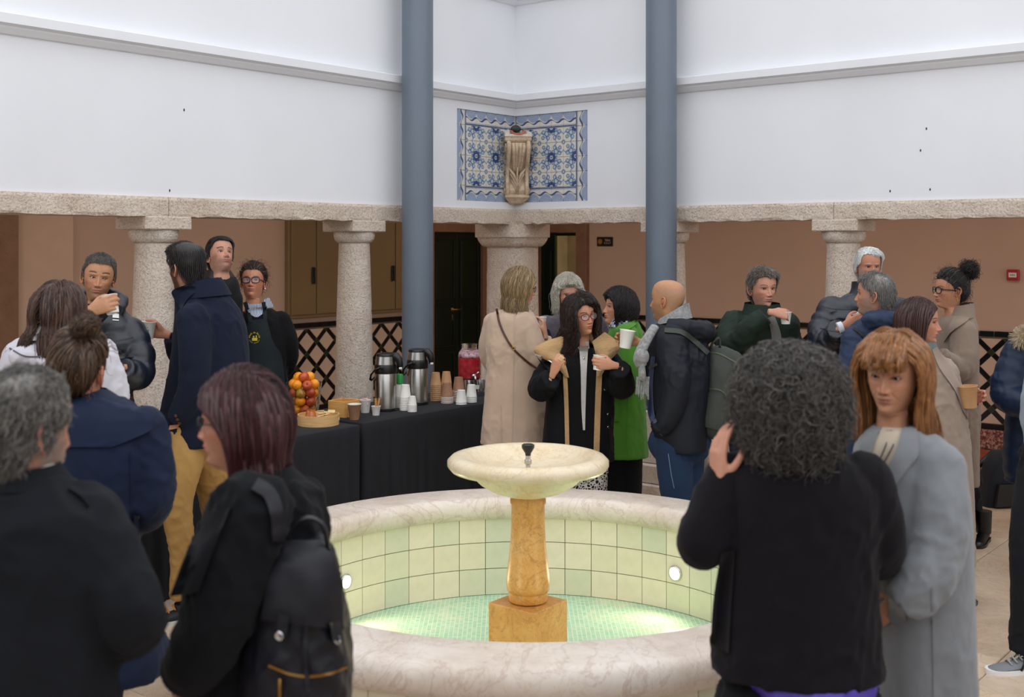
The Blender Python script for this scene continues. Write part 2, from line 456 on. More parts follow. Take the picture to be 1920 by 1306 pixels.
# frames around door and opening
ql, qr = on_plane(811, 600, b=RB+.05), on_plane(903, 600, b=RB+.05)
DA1, DA0, DZ = ql[0], qr[0], on_plane(850, 435, b=RB+.05)[2]
m = MB(); m.box((DA1+.06, RB+.04, DZ/2+.05), (.12, .09, DZ+.1), bevel=.005); m.box((DA0-.08, RB+.04, DZ/2+.05), (.16, .09, DZ+.1), bevel=.005)
m.box(((DA0+DA1)/2, RB+.04, DZ+.075), (DA1-DA0+.001, .09, .15), bevel=.005); struct('trim_7', m, M_frame, MCOURT)
m = MB(); m.box((RA+.03, OB1+(q4[1]-OB1)/2, OZ/2+.05), (.09, q4[1]-OB1, OZ+.1), bevel=.005); m.box((RA+.03, (OB0+OB1)/2, OZ+.07), (.09, OB1-OB0+.001, .14), bevel=.005)
m.box((RA+.03, OB0-.07, OZ/2+.05), (.09, .14, OZ+.1), bevel=.005); struct('trim_8', m, M_frame, MCOURT)
# dark green panelled door
def panelled(name, lab):
    w = DA1-DA0; root = empty(name, (0, 0, 0), kind='structure'); root.matrix_world = MCOURT
    for k in range(2):
        c = DA0+w*(.25+.5*k); m = MB(); m.box((c, RB+.02, DZ/2), (w/2-.004, .035, DZ), bevel=.003)
        leaf = m.build('door_leaf', M_dgreen, root, False)
        for (z0, z1) in ((.12, .62), (.70, 1.18), (1.26, DZ-.1)):
            m = MB(); m.box((c, RB+.04, (z0+z1)/2), (w/2-.16, .014, z1-z0), bevel=.006)
            for s in (-1, 1):
                m.box((c+s*(w/4-.06), RB+.043, (z0+z1)/2), (.018, .02, z1-z0+.03), bevel=.005)
            for zz in (z0, z1): m.box((c, RB+.043, zz), (w/2-.11, .02, .018), bevel=.005)
            m.build('door_panel', M_dgreen, leaf, False)
    q = on_plane(849, 580, b=RB+.05)
    m = MB(); m.lathe([(.0, 0), (.028, 0), (.028, .006), (.012, .01), (.012, .04)], (q[0], RB+.045, q[2]), 20, Matrix.Rotation(-PI/2, 3, 'X'))
    m.tube([(q[0], RB+.085, q[2]), (q[0]-.05, RB+.088, q[2]), (q[0]-.12, RB+.085, q[2]+.002)], [.011, .010, .008], 10)
    m.box((q[0], RB+.045, q[2]-.09), (.022, .008, .07), bevel=.004); m.build('door_handle', M_brass, root, True)
    return root
panelled('door_1', '')
# second dark door standing open in the right hand opening
root = empty('door_2', (0, 0, 0), kind='structure'); root.matrix_world = MCOURT
q5 = on_plane(1041, 600, a=RA)
m = MB(); m.box((RA-.02, (OB0+q5[1])/2, OZ/2), (.05, q5[1]-OB0, OZ), bevel=.004); leaf = m.build('door_leaf', M_dgreen, root, False)
m = MB(); m.box((RA+.01, (OB0+q5[1])/2, 1.5), (.02, (q5[1]-OB0)*.5, .6), bevel=.004); m.build('door_panel', M_dgreen, leaf, False)
m = MB(); m.box((RA-.02, (q5[1]+OB1)/2, OZ-.02), (.05, OB1-q5[1], .035), bevel=.003); m.build('door_frame', M_dgreen, root, False)
# green tiled room beyond it
M_gwall = mat('olive_green_glazed_tile', '#85882c', .25, var=.05, rand=.05)
bk = MB(); bk.box((RA-1.2, OB0+.6, 1.4), (.1, 3.2, 2.8)); bk.box((RA-.7, OB0-.5, 1.4), (1.2, .1, 2.8)); bk.box((RA-.7, OB0-.5+2.6, 1.4), (1.2, .1, 2.8)); bk.box((RA-.7, OB0+.6, 2.75), (1.2, 3.2, .1)); bk.box((RA-.7, OB0+.6, -.05), (1.2, 3.2, .1))
wr = struct('wall_inner_room', bk, M_grout, MCOURT)
tm = MB(); tm.box((0, 0, 0), (.014, .192, .192), bevel=.003); to = tm.build('wall_tile', M_gwall, None, False); wtm = to.data; bpy.data.objects.remove(to)
for i in range(9):
    for k in range(13):
        o = link('wall_tile', wtm); o.parent = wr; o.location = (RA-1.145, OB0+.0+i*.196, .1+k*.196+.05)
L = bpy.data.lights.new('room_lamp', 'AREA'); L.energy = 16; L.size = .4; L.color = (1, .97, .8)
lo = bpy.data.objects.new('room_lamp_light', L); COL.objects.link(lo); lo.matrix_world = MCOURT @ Matrix.Translation((RA-.6, OB0+.9, 2.6))

# ================================================================ lattice dado on the rear walls
def dado(side, s0, s1):
    root = empty('baseboard_'+side, (0, 0, 0), kind='structure'); root.matrix_world = MCOURT
    D0 = RB if side == 'left' else RA
    def P(s, d, z): return (s, D0+d, z) if side == 'left' else (D0+d, s, z)
    def Q(s, d, z): return (s, d, z) if side == 'left' else (d, s, z)
    def S(l, t, h): return (l, t, h) if side == 'left' else (t, l, h)
    m = MB(); m.box(P((s0+s1)/2, .006, .60), S(s1-s0, .012, .92)); m.build('tile_backing', M_dgrout, root, False)
    m = MB(); m.box(P((s0+s1)/2, .015, .09), S(s1-s0, .03, .18), bevel=.004); m.build('marble_plinth', M_speck, root, False)
    # border rows
    pt = .266; z0 = .235; rows = 3; hh = .263
    for zz in (1.065, .207):
        bm_ = MB(); bm_.box((0, 0, 0), S(.126, .012, .05), bevel=.002); bo = bm_.build('border_tile', M_btile, None, False); me = bo.data; bpy.data.objects.remove(bo)
        n = int((s1-s0)/.13)
        for i in range(n):
            o = link('border_tile', me, root); o.location = P(s0+.065+i*.13, .016, zz)
    n = int((s1-s0)/pt)
    def prism(name, poly, th, mt, par=root):
        k = MB(); A = [Q(x, .008, y) for x, y in poly]; B = [Q(x, .008+th, y) for x, y in poly]
        if side == 'left': A, B = B, A
        N = len(poly); k.add(A+B, [tuple(range(N)), tuple(range(2*N-1, N-1, -1))]+[(i, (i+1) % N, N+(i+1) % N, N+i) for i in range(N)])
        o = k.build(name, mt, None, False); me = o.data; bpy.data.objects.remove(o); return me
    # per-piece shared meshes
    hw, hh2 = pt/2, hh/2; w = .024
    d_full = prism('d', [(-hw+w*1.45, 0), (0, -hh2+w*1.45), (hw-w*1.45, 0), (0, hh2-w*1.45)], .008, M_pktile)
    d_top = prism('d', [(-hw+w*1.6, -.004), (0, -hh2+w*1.45), (hw-w*1.6, -.004)], .008, M_pktile)
    d_bot = prism('d', [(-hw+w*1.6, .004), (hw-w*1.6, .004), (0, hh2-w*1.45)], .008, M_pktile)
    def bar(sg):
        ux, uz = hw, sg*hh2; l = math.hypot(ux, uz); ux /= l; uz /= l; nx, nz = -uz, ux; h = l/2-w-.003; t = w-.002
        return prism('b', [(ux*i*h+nx*j_*t, uz*i*h+nz*j_*t) for i, j_ in ((-1, -1), (1, -1), (1, 1), (-1, 1))], .0095, M_btile)
    b_up, b_dn = bar(1), bar(-1)
    x_ = MB()
    for i in range(n):
        sx = s0+pt*(i+.5)
        for r in range(rows+1):
            zc = z0+hh*r
            if r < rows:
                for (q, mesh, dx, dz) in ((0, b_up, -hw/2, hh2/2), (1, b_dn, hw/2, hh2/2), (2, b_dn, -hw/2, hh2*1.5), (3, b_up, hw/2, hh2*1.5)):
                    # diamond of black strips around (sx, zc+hh2)
                    dxx = dx; s_up = q in (1, 2)
                    me = {0: b_dn, 1: b_up, 2: b_up, 3: b_dn}[q]
                    o = link('black_strip_tile', me, root); o.location = P(sx+dx, 0, zc+dz)
                o = link('diamond_tile', d_full, root); o.location = P(sx, 0, zc+hh2)
                if r > 0: o = link('diamond_tile', d_full, root); o.location = P(sx+hw, 0, zc)
                for (cx, cz) in ((sx, zc), (sx+hw, zc+hh2)):
                    a_ = [P(cx+dx, .019, cz+dz) for dx, dz in ((-w*1.3, 0), (0, -w*1.3), (w*1.3, 0), (0, w*1.3))]
                    x_.add(a_+[P(cx, .008, cz)], [(0, 1, 2, 3)])
        o = link('diamond_tile', d_bot, root); o.location = P(sx+hw, 0, z0)
        o = link('diamond_tile', d_top, root); o.location = P(sx+hw, 0, z0+hh*rows)
        for zc in (z0+hh*rows,):
            a_ = [P(sx+dx, .019, zc+dz) for dx, dz in ((-w*1.3, 0), (0, -w*1.3), (w*1.3, 0))]; x_.add(a_, [(0, 1, 2)])
    o = x_.build('crossing_tile', M_gtile, root, False); o['kind'] = 'stuff'
    return root
dado('left', DA1+.12, 2.9)
dado('right', q4[1]+.01, 6.4)

# ================================================================ electrical cabinets on the rear left wall
a_r = on_plane(543, 500, b=RB+.06)[0]; a_m = on_plane(592, 500, b=RB+.06)[0]; a_e = on_plane(740, 500, b=RB+.06)[0]; a_x = DA1+.15
zb = on_plane(543, 596, b=RB+.06)[2]
cab = empty('wall_cabinet', tuple(MCOURT @ Vector(((a_r+a_x)/2, RB, zb))), 'long taupe metal wall cabinet with black latches above the lattice tiles, behind the column', 'cabinet'); cab.rotation_euler = (0, 0, CA)
ca = (a_r+a_x)/2; W_ = a_r-a_x
m = MB(); m.box((0, .03, .55), (W_+.03, .06, 1.12), bevel=.006); m.build('cabinet_body', M_cab, cab, False)
edges = [a_r-.01, a_m, a_e, a_x+.01]
for i in range(3):
    x1, x0 = edges[i]-ca, edges[i+1]-ca
    m = MB(); m.box(((x0+x1)/2, .067, .55), (x1-x0-.012, .016, 1.05), bevel=.004); d = m.build('cabinet_door', M_cab, cab, False)
    m = MB(); hx = x0+.05
    m.box((hx, .085, .42), (.05, .022, .17), bevel=.009); m.box((hx, .10, .44), (.018, .014, .08), bevel=.005); m.build('latch', M_blk, d, False)

# ================================================================ columns
def column(a, b, lab, hidden_base=None):
    p = ab(a, b); root = empty('stone_column', p, lab, 'column', rz=CA)
    m = MB(); m.box((0, 0, 2.03), (.345, .345, .085), bevel=.007); m.build('abacus', M_lintel, root, False)
    m = MB(); m.lathe([(.125, 1.905), (.135, 1.912), (.150, 1.93), (.157, 1.955), (.157, 1.985), (.150, 1.99)], n=40); m.build('echinus', M_column, root, True, sharp=50)
    m = MB(); R = []; rr = random.Random(int(a*100+b*10)); n = 40
    for k in range(41):
        z = .60+k*(1.905-.60)/40; t = 1-(z/1.905); r = .118+.03*math.sin(min(1, t*1.25)*PI/2)
        R.append([(r*(1+rr.uniform(-.012, .012))*math.cos(2*PI*j/n), r*(1+rr.uniform(-.012, .012))*math.sin(2*PI*j/n), z) for j in range(n)])
    m.rings(R); m.build('shaft', M_column, root, True)
    m = MB(); m.box((0, 0, .305), (.35, .35, .61), bevel=.01); m.build('pedestal_block', M_rim, root, False)
    return root
column(3.578, -.14, 'stone column behind the man in the navy coat, left of the buffet table')
column(1.805, -.14, 'stone column behind the first steel airpot on the buffet table')
column(-.14, 1.49, 'stone column half hidden behind the right grey steel pole')
column(-.14, 2.958, 'pale stone column behind the white-haired man in the dark puffer')
column(-.14, 4.43, 'stone column capital cut off by the right edge of the picture')
# wide corner column
root = empty('corner_column', ab(-.16, -.16), 'broad stone corner column behind the woman in the beige coat', 'column', rz=CA)
def superring(r, z, e=3.2, n=48, j=0, rr=None):
    out = []
    for k in range(n):
        a = 2*PI*k/n; c, s_ = math.cos(a), math.sin(a); q = (abs(c)**e+abs(s_)**e)**(-1/e)
        q *= 1+(rr.uniform(-.008, .008) if rr else 0); out.append((r*q*c, r*q*s_, z))
    return out
rr = random.Random(3)
m = MB(); m.rings([superring(.20+.012*(1-z/1.9), z, 3.4, 48, 0, rr) for z in np.linspace(.0, 1.87, 40)]); m.build('shaft', M_column, root, True)
m = MB(); m.rings([superring(r, z, 4) for r, z in ((.205, 1.87), (.225, 1.875), (.245, 1.895), (.262, 1.925), (.268, 1.945), (.27, 1.95), (.285, 1.955), (.285, 2.07))]); m.build('capital', M_lintel, root, True, sharp=40)
# low stone bench steps between the corner column and the first right hand column
root = empty('stone_bench', ab(-.15, .72), 'low stepped stone parapet behind the woman in the green coat', 'bench', rz=CA)
for i, (w_, z0, z1) in enumerate(((.44, 0, .075), (.38, .08, .22))):
    m = MB(); m.box((0, 0, (z0+z1)/2), (w_, 1.14, z1-z0), bevel=.008); m.build('step_stone', M_rim, root, False)

# ================================================================ steel poles
for (a, b, lab) in ((1.487, .226, 'tall blue-grey round steel pole behind the airpots, left of the tile panel'), (.226, 1.633, 'tall blue-grey round steel pole behind the bald man, right of the tile panel')):
    root = empty('steel_pole', ab(a, b), lab, 'pole', 'blue-grey steel roof poles')
    m = MB(); m.lathe([(.12, .62), (.12, 6.2)], n=64); m.build('pole_shaft', M_pole, root, True, sharp=60)
    m = MB(); m.lathe([(.17, .62), (.17, .632), (.125, .636)], n=48); m.build('base_plate', M_pole, root, True, sharp=40)
    ped = empty('stone_pedestal', ab(a, b), 'square stepped stone pedestal under the steel pole '+('behind the airpots' if a > 1 else 'behind the bald man'), 'pedestal', rz=CA)
    m = MB(); m.box((0, 0, .42), (.38, .38, .40), bevel=.008); m.build('pedestal_block', M_rim, ped, False)
    for w_, z0, z1 in ((.56, 0, .075), (.48, .077, .218)):
        m = MB(); m.box((0, 0, (z0+z1)/2), (w_, w_, z1-z0), bevel=.008); m.build('step_stone', M_rim, ped, False)

# ================================================================ painted tile panel in the corner
def tile_mat(kind):
    T = NT('blue_white_tile_'+kind); uv = T.node('ShaderNodeUVMap').outputs[0]
    sp = T.node('ShaderNodeSeparateXYZ'); T.l.new(uv, sp.inputs[0]); x, y = sp.outputs[0], sp.outputs[1]
    nz = T.noise(9, 3, .6, uv); white = T.mix(T.noise(20, 3, .6, T.coord()), srgb('#cfc9bc'), srgb('#d9d6cd'))
    blue, mid, pale, green = srgb('#2c4479'), srgb('#4a6a9c'), srgb('#8fb0bf'), srgb('#7f9c8c')
    M = T.math
    def dist(cx, cy):
        return M('SQRT', M('ADD', M('POWER', M('SUBTRACT', x, cx), 2.0), M('POWER', M('SUBTRACT', y, cy), 2.0)))
    def band(d, r, w, soft=.012):
        return T.maprange(M('ABSOLUTE', M('SUBTRACT', d, r)), w-soft, w+soft, 1, 0)
    def disc(d, r, soft=.012): return T.maprange(d, r-soft, r+soft, 1, 0)
    c = white
    if kind == 'flower':
        # quarter rosette in one corner, curling petals round the diagonal
        d0 = dist(0, 0); d1 = dist(1, 1)
        ang = M('ARCTAN2', y, x)
        pet = M('ABSOLUTE', M('SINE', M('MULTIPLY', ang, 4.0)))
        rad = M('ADD', .52, M('MULTIPLY', pet, .22))
        dd = M('SUBTRACT', d0, rad)
        c = T.mix(M('MULTIPLY', T.maprange(M('ABSOLUTE', dd), .02, .10, 1, 0), .65), c, pale)
        c = T.mix(T.maprange(M('ABSOLUTE', dd), .022, .04, 1, 0), c, mid)
        for (cx, cy, r) in ((.33, .72, .13), (.72, .33, .13), (.62, .62, .16), (.30, .36, .11), (.84, .62, .1), (.62, .86, .1)):
            dk = dist(cx, cy); c = T.mix(M('MULTIPLY', disc(dk, r), .5), c, pale if r > .12 else green); c = T.mix(band(dk, r, .028), c, mid)
        for (cx, cy) in ((.5, .5), (.42, .62), (.62, .42), (.72, .74)): c = T.mix(disc(dist(cx, cy), .045), c, blue)
        c = T.mix(band(d1, .24, .11), c, blue); c = T.mix(M('MULTIPLY', disc(d1, .12), .9), c, white); c = T.mix(disc(d1, .07), c, mid)
        c = T.mix(band(d0, .12, .035), c, mid)
    else:
        # scrolling wave border: x runs along the border, y from the outer edge (0) to the inner edge (1)
        for k in (-.5, .5, 1.5):
            dk = dist(k, .05)
            c = T.mix(M('MULTIPLY', disc(dk, .47), .75), c, srgb('#9fb2cc'))
            for r in (.47, .38, .29, .19, .09): c = T.mix(M('MULTIPLY', band(dk, r, .022), .85), c, mid)
        wv = M('ADD', .56, M('MULTIPLY', M('COSINE', M('MULTIPLY', M('SUBTRACT', x, .5), 2*PI)), .10))
        thick = M('ADD', .045, M('MULTIPLY', M('SINE', M('MULTIPLY', x, 2*PI)), .03))
        c = T.mix(T.maprange(M('SUBTRACT', M('ABSOLUTE', M('SUBTRACT', y, wv)), thick), -.01, .02, 1, 0), c, blue)
        c = T.mix(T.maprange(M('ABSOLUTE', M('SUBTRACT', y, .93)), .035, .05, 1, 0), c, blue)
        c = T.mix(T.maprange(M('ABSOLUTE', M('SUBTRACT', y, .84)), .008, .02, 1, 0), c, mid)
    c = T.mix(M('MULTIPLY', T.maprange(nz, .5, .8), .25), c, white)
    T.set(Base_Color=c, Roughness=.22); T.bump(T.noise(30, 2, .5), .05, .002); return T.m
M_flower, M_border = tile_mat('flower'), tile_mat('border')
M_corner = tile_mat('border_corner')
def tile_mesh(name, rot, mt, w, h, side):
    m = MB(); t = .01
    m.box((0, 0, 0), (w-.003, t, h-.003) if side == 'L' else (t, w-.003, h-.003), bevel=.0015)
    o = m.build(name, mt, None, False); me = o.data; bpy.data.objects.remove(o)
    uvl = me.uv_layers.new(name='UVMap')
    for lp in me.loops:
        v = me.vertices[lp.vertex_index].co; s = (v.x if side == 'L' else v.y)/w+.5; q = v.z/h+.5
        if side == 'L': s = 1-s
        x, y = s, q
        for _ in range(rot % 4): x, y = y, 1-x
        if rot >= 4: x = 1-x
        uvl.data[lp.index].uv = (x, y)
    return me
pan = empty('tile_panel', tuple(MCOURT @ Vector((0, 0, H1))), 'blue and white painted tile panel folded into the wall corner', 'tile panel'); pan.rotation_euler = (0, 0, CA)
NW = 6; tw = PA/NW; th = (H2-H1)/6
for side in 'LR':
    cache = {}
    for i in range(NW):          # 0 at the corner
        for k in range(6):
            outer = i == NW-1; top = k == 5; bot = k == 0
            # uv y must point inward from the outer edge
            if top and not outer: rot, mt = 2, M_border
            elif bot and not outer: rot, mt = 0, M_border
            elif outer: rot, mt = (3 if side == 'L' else 1), M_border
            else: mt = M_flower; rot = (0, 1, 3, 2)[(i % 2)+2*(k % 2)]
            key = (rot, mt.name)
            if key not in cache: cache[key] = tile_mesh('tile', rot, mt, tw, th, side)
            o = link('tile', cache[key], pan)
            s = tw*(i+.5); o.location = (s, -.016, th*(k+.5)) if side == 'L' else (-.016, s, th*(k+.5))

# ================================================================ carved corbel with the broken spout, in the corner
cb = empty('stone_corbel', tuple(MCOURT @ Vector((0, 0, 2.24))), 'carved scroll stone corbel with a broken terracotta spout on the tile panel', 'corbel'); cb.rotation_euler = (0, 0, CA+PI/4)
# local x: out along the corner's diagonal, y sideways, z up (0 .. .66)
def prof_extrude(m, prof, y0, y1):
    n = len(prof); A = [(x, y0, z) for x, z in prof]; B = [(x, y1, z) for x, z in prof]
    m.add(A+B, [tuple(range(n)), tuple(range(2*n-1, n-1, -1))]+[(i, n+i, n+(i+1) % n, (i+1) % n) for i in range(n)])
body = [(0, .06), (.10, .06), (.12, .09), (.135, .12), (.125, .16), (.108, .2), (.108, .26), (.135, .32), (.185, .38), (.235, .43), (.255, .48), (.24, .52), (.20, .54), (0, .54)]
m = MB(); prof_extrude(m, body, -.085, .085); m.build('scroll_body', M_corbel, cb, True, sharp=40)
for s in (-1, 1):
    m = MB()
    off = [(x+.02 if x > 0 else x, z) for x, z in body[1:-1]]
    pts = [Vector((x, s*.085, z)) for x, z in off]; m.tube(pts, [.018]*len(pts), 10)
    for (cx, cz, r) in ((.19, .475, .05), (.095, .11, .035)):
        sp_ = [Vector((cx+r*(1-t/14)*math.cos(t*.75), s*.105, cz+r*(1-t/14)*math.sin(t*.75))) for t in range(13)]; m.tube(sp_, .009, 8)
        m.lathe([(.0, -.01), (r*.9, -.01), (r, 0), (r*.9, .01), (0, .01)], (cx, s*.095, cz), 20, Matrix.Rotation(PI/2, 3, 'X'))
    m.build('volute', M_corbel, cb, True)
for y in (-.05, -.018, .018, .05):   # flutes on the upper scroll
    m = MB(); pts = [Vector((x+.012, y*(1-.5*(.54-z)/.3), z)) for x, z in body[6:12]]; m.tube(pts, [.008, .013, .016, .017, .015, .01], 8); m.build('flute', M_corbel, cb, True)
for s in (-1, 1):                    # leaves on the lower scroll
    for (z0, l, sp2) in ((.30, .09, .055), (.25, .11, .04), (.20, .09, .03)):
        m = MB(); pts = [Vector((.135+.03*(z0-.2)/.1, s*.008, z0-.10)), Vector((.142+.2*(z0-.25), s*(sp2*.6), z0-.04)), Vector((.14+.3*(z0-.24), s*(sp2+.022), z0+.015))]
        m.tube(pts, [.005, .013, .004], 8, flat=.6); m.build('carved_leaf', M_corbel, cb, True)
m = MB(); m.tube([Vector((.14, 0, .10)), Vector((.14, 0, .2)), Vector((.165, 0, .32))], [.006, .009, .007], 8); m.build('leaf_stem', M_corbel, cb, True)
m = MB(); m.rings([[(x*w_, y*w2, z) for x, y in ((0, -1), (1, -1), (1, 1), (0, 1))] for (w_, w2, z) in ((.075, .05, 0), (.10, .062, .012), (.14, .10, .05), (.155, .105, .06), (.155, .105, .075), (.13, .095, .085))]); m.build('corbel_foot', M_corbel, cb, False)
m = MB(); m.rings([[(x*w_, y*w2, z) for x, y in ((0, -1), (1, -1), (1, 1), (0, 1))] for (w_, w2, z) in ((.225, .105, .535), (.235, .115, .55), (.235, .115, .575), (.245, .122, .58))]); m.build('cap_moulding', M_corbel, cb, False)
M_fresh = mat('pale_broken_stone', '#d8d0c6', .8, var=.08, vscale=20, bump=.3, bscale=40)
m = MB()
for s in (-1, 1):
    m.rings([[(x, s*(.062+y), z) for x, y, z in ((.0, .06, zz), (.0, .0, zz+(.02 if zz > .6 else 0)), (.22, .012, zz-(.035 if zz > .6 else 0)), (.24, .055, zz-(.045 if zz > .6 else 0)))][::s] for zz in (.58, .655)])
m.box((.12, 0, .59), (.23, .16, .025)); m.build('spout_block', M_fresh, cb, False)
m = MB(); pts = [Vector((.245, .062*math.cos(t), .635+.035*math.sin(t))) for t in np.linspace(PI+.1, 2*PI-.1, 14)]; m.tube(pts, .006, 8); pts = [p-Vector((.09, 0, -.01)) for p in pts]; m.tube(pts, .005, 8)
m.build('terracotta_spout', mat('broken_terracotta', '#c96f48', .8), cb, True)
m = MB(); m.sphere((.035, 0, .665), (.012, .046, .034), 7, 6); m.build('spout_hole', M_blk, cb, False)

# ================================================================ small things on the right rear wall
def wall_thing_right(u0, v0, u1, v1, off=.012):
    A_, B_ = on_plane(u0, v0, a=RA+off), on_plane(u1, v1, a=RA+off)
    c = ((A_[1]+B_[1])/2, (A_[2]+B_[2])/2); return c, abs(B_[1]-A_[1]), abs(A_[2]-B_[2])
c, w, h = wall_thing_right(1119, 444, 1148.5, 461.5)
p = MCOURT @ Vector((RA, c[0], c[1])); sg = empty('room_sign', tuple(p), 'small black room sign with a yellow sun emblem beside the corner doorway', 'sign', rz=CA)
m = MB(); m.box((.006, 0, 0), (.012, w, h), bevel=.002); m.build('sign_plate', M_blk, sg, False)
right = MCOURT.to_3x3() @ Vector((0, 1, 0)); up = Vector((0, 0, 1)); nrm = MCOURT.to_3x3() @ Vector((1, 0, 0))
M_txt = mat('cream_lettering', '#cfc4b0', .6); M_gold = mat('ochre_emblem', '#a8741c', .6)
sgp = Vector(p)
text_obj('lettering', 'Salas', h*.36, M_txt, face_matrix(sgp+nrm*.0125+right*w*.19+up*h*.16, right, up), sg, .0006)
text_obj('lettering', '4 5 6 7', h*.30, M_txt, face_matrix(sgp+nrm*.0125+right*w*.17-up*h*.17, right, up), sg, .0006)
m = MB()
for k in range(10):
    t = 2*PI*k/10; m.box((.0135, -w*.29+math.cos(t)*h*.24, math.sin(t)*h*.24), (.002, h*.11, h*.11), Matrix.Rotation(t, 3, 'X'))
m.lathe([(0, 0), (h*.17, 0), (h*.17, .002), (0, .002)], (.0125, -w*.29, 0), 20, Matrix.Rotation(PI/2, 3, 'Y')); m.build('sun_emblem', M_gold, sg, False)
c, w, h = wall_thing_right(1889, 505, 1911.5, 525.5)
p = MCOURT @ Vector((RA, c[0], c[1])); fc = empty('fire_alarm', tuple(p), 'red square fire alarm call point on the wall at far right', 'fire alarm', rz=CA)
m = MB(); m.box((.02, 0, 0), (.04, w, h), bevel=.005); m.build('alarm_housing', M_red, fc, False)
m = MB(); m.box((.041, 0, 0), (.004, w*.66, h*.44), bevel=.002); m.build('press_plate', M_wht, fc, False)
m = MB()
for k in (-1, 0, 1): m.box((.0435, k*w*.14, 0), (.002, w*.07, h*.12))
m.build('press_symbol', M_blk, fc, False)

# arcade ceiling lamps (warm)
for i, (a, b) in enumerate(((.9, -1.4), (2.7, -1.4), (4.5, -1.4), (-1.6, .75), (-1.6, 2.3), (-1.6, 3.9), (-1.6, 5.5), (-1.5, -1.4))):
    p = ab(a, b, 2.72); lp = empty('ceiling_lamp', p, 'round flat lamp on the arcade ceiling above the rear walkway', 'lamp', 'arcade ceiling lamps')
    m = MB(); m.lathe([(.14, .03), (.15, .02), (.15, 0), (.135, -.01)], n=28); m.build('lamp_rim', M_wht, lp, True)
    T = NT('warm_lamp_glass') if i == 0 else None
    if T: T.set(Base_Color=(1, .8, .6)); T.bsdf.inputs['Emission Color'].default_value = (1, .75, .5, 1); T.bsdf.inputs['Emission Strength'].default_value = 3; M_lampg = T.m
    m = MB(); m.lathe([(.135, -.01), (.10, -.022), (.0001, -.028)], n=28, cap0=False); m.build('lamp_glass', M_lampg, lp, True)
    L = bpy.data.lights.new('lamp_light', 'AREA'); L.shape = 'DISK'; L.size = .26; L.energy = 5.5; L.color = (1.0, .86, .72)
    lo = bpy.data.objects.new('lamp_light', L); COL.objects.link(lo); lo.parent = lp; lo.location = (0, 0, -.04)
# ================================================================ fountain
FX, FY, RIMZ, RO, RI = .07, 5.05, .55, 1.40, 1.084
ft = empty('fountain', (FX, FY, 0), 'round tiled marble fountain with a pedestal bowl in the middle of the courtyard', 'fountain')
m = MB(); prof = []
rc = .055
for t in np.linspace(-PI/2, PI/2, 9): prof.append((RO-rc+rc*math.cos(t), RIMZ-.06+.06*math.sin(t)))
for t in np.linspace(PI/2, 3*PI/2, 9): prof.append((RI+rc+rc*math.cos(t), RIMZ-.06+.06*math.sin(t)))
R = [[(r*math.cos(a), r*math.sin(a), z) for r, z in prof] for a in np.linspace(0, 2*PI, 161)]
m.rings(R, False, False); m.build('marble_rim', M_rim, ft, True)
wi, wo = RI+.045, RO-.055
m = MB(); m.lathe([(wi+.01, 0), (wi+.01, RIMZ-.1), (wo-.01, RIMZ-.1), (wo-.01, 0)], n=120, cap0=False, cap1=False); m.build('basin_wall', M_grout, ft, True, sharp=40)
def curved_tile(r, n, h, inward, name='basin_tile'):
    m = MB(); da = 2*PI/n; g = .0018/r; t = .009*(-1 if inward else 1); r0 = r; r1 = r+t
    k = 3; xs = np.linspace(-da/2+g, da/2-g, k+1); R = []
    for a in xs: R.append([(r0*math.cos(a), r0*math.sin(a), 0), (r1*math.cos(a), r1*math.sin(a), .0005), (r1*math.cos(a), r1*math.sin(a), h-.0035), (r0*math.cos(a), r0*math.sin(a), h-.003)])
    m.rings(R); o = m.build(name, M_bastile, None, False); me = o.data; bpy.data.objects.remove(o); return me
N = 50; ih = .139
tfull, ttop = curved_tile(wi+.008, N, ih, True), curved_tile(wi+.008, N, .05, True)
for i in range(N):
    for k in range(4):
        me = tfull if k < 3 else ttop
        o = link('basin_tile', me, ft); o.rotation_euler = (0, 0, 2*PI*(i+.5)/N); o.location = (0, 0, .032+k*ih)
tout = curved_tile(wo-.012, 60, ih, False)
for i in range(60):
    a = 2*PI*(i+.5)/60
    if math.sin(a) > -.3: continue
    for k in range(3):
        o = link('outer_tile', tout, ft); o.rotation_euler = (0, 0, a); o.location = (0, 0, .03+k*ih)
m = MB(); m.lathe([(0.0001, .03), (wi+.005, .03)], n=96, cap0=False, cap1=False); m.v = [(x, y, .03) for x, y, z in m.v]; m.build('mosaic_floor', M_mosaic, ft, False, Matrix.Translation((0, 0, 0)))
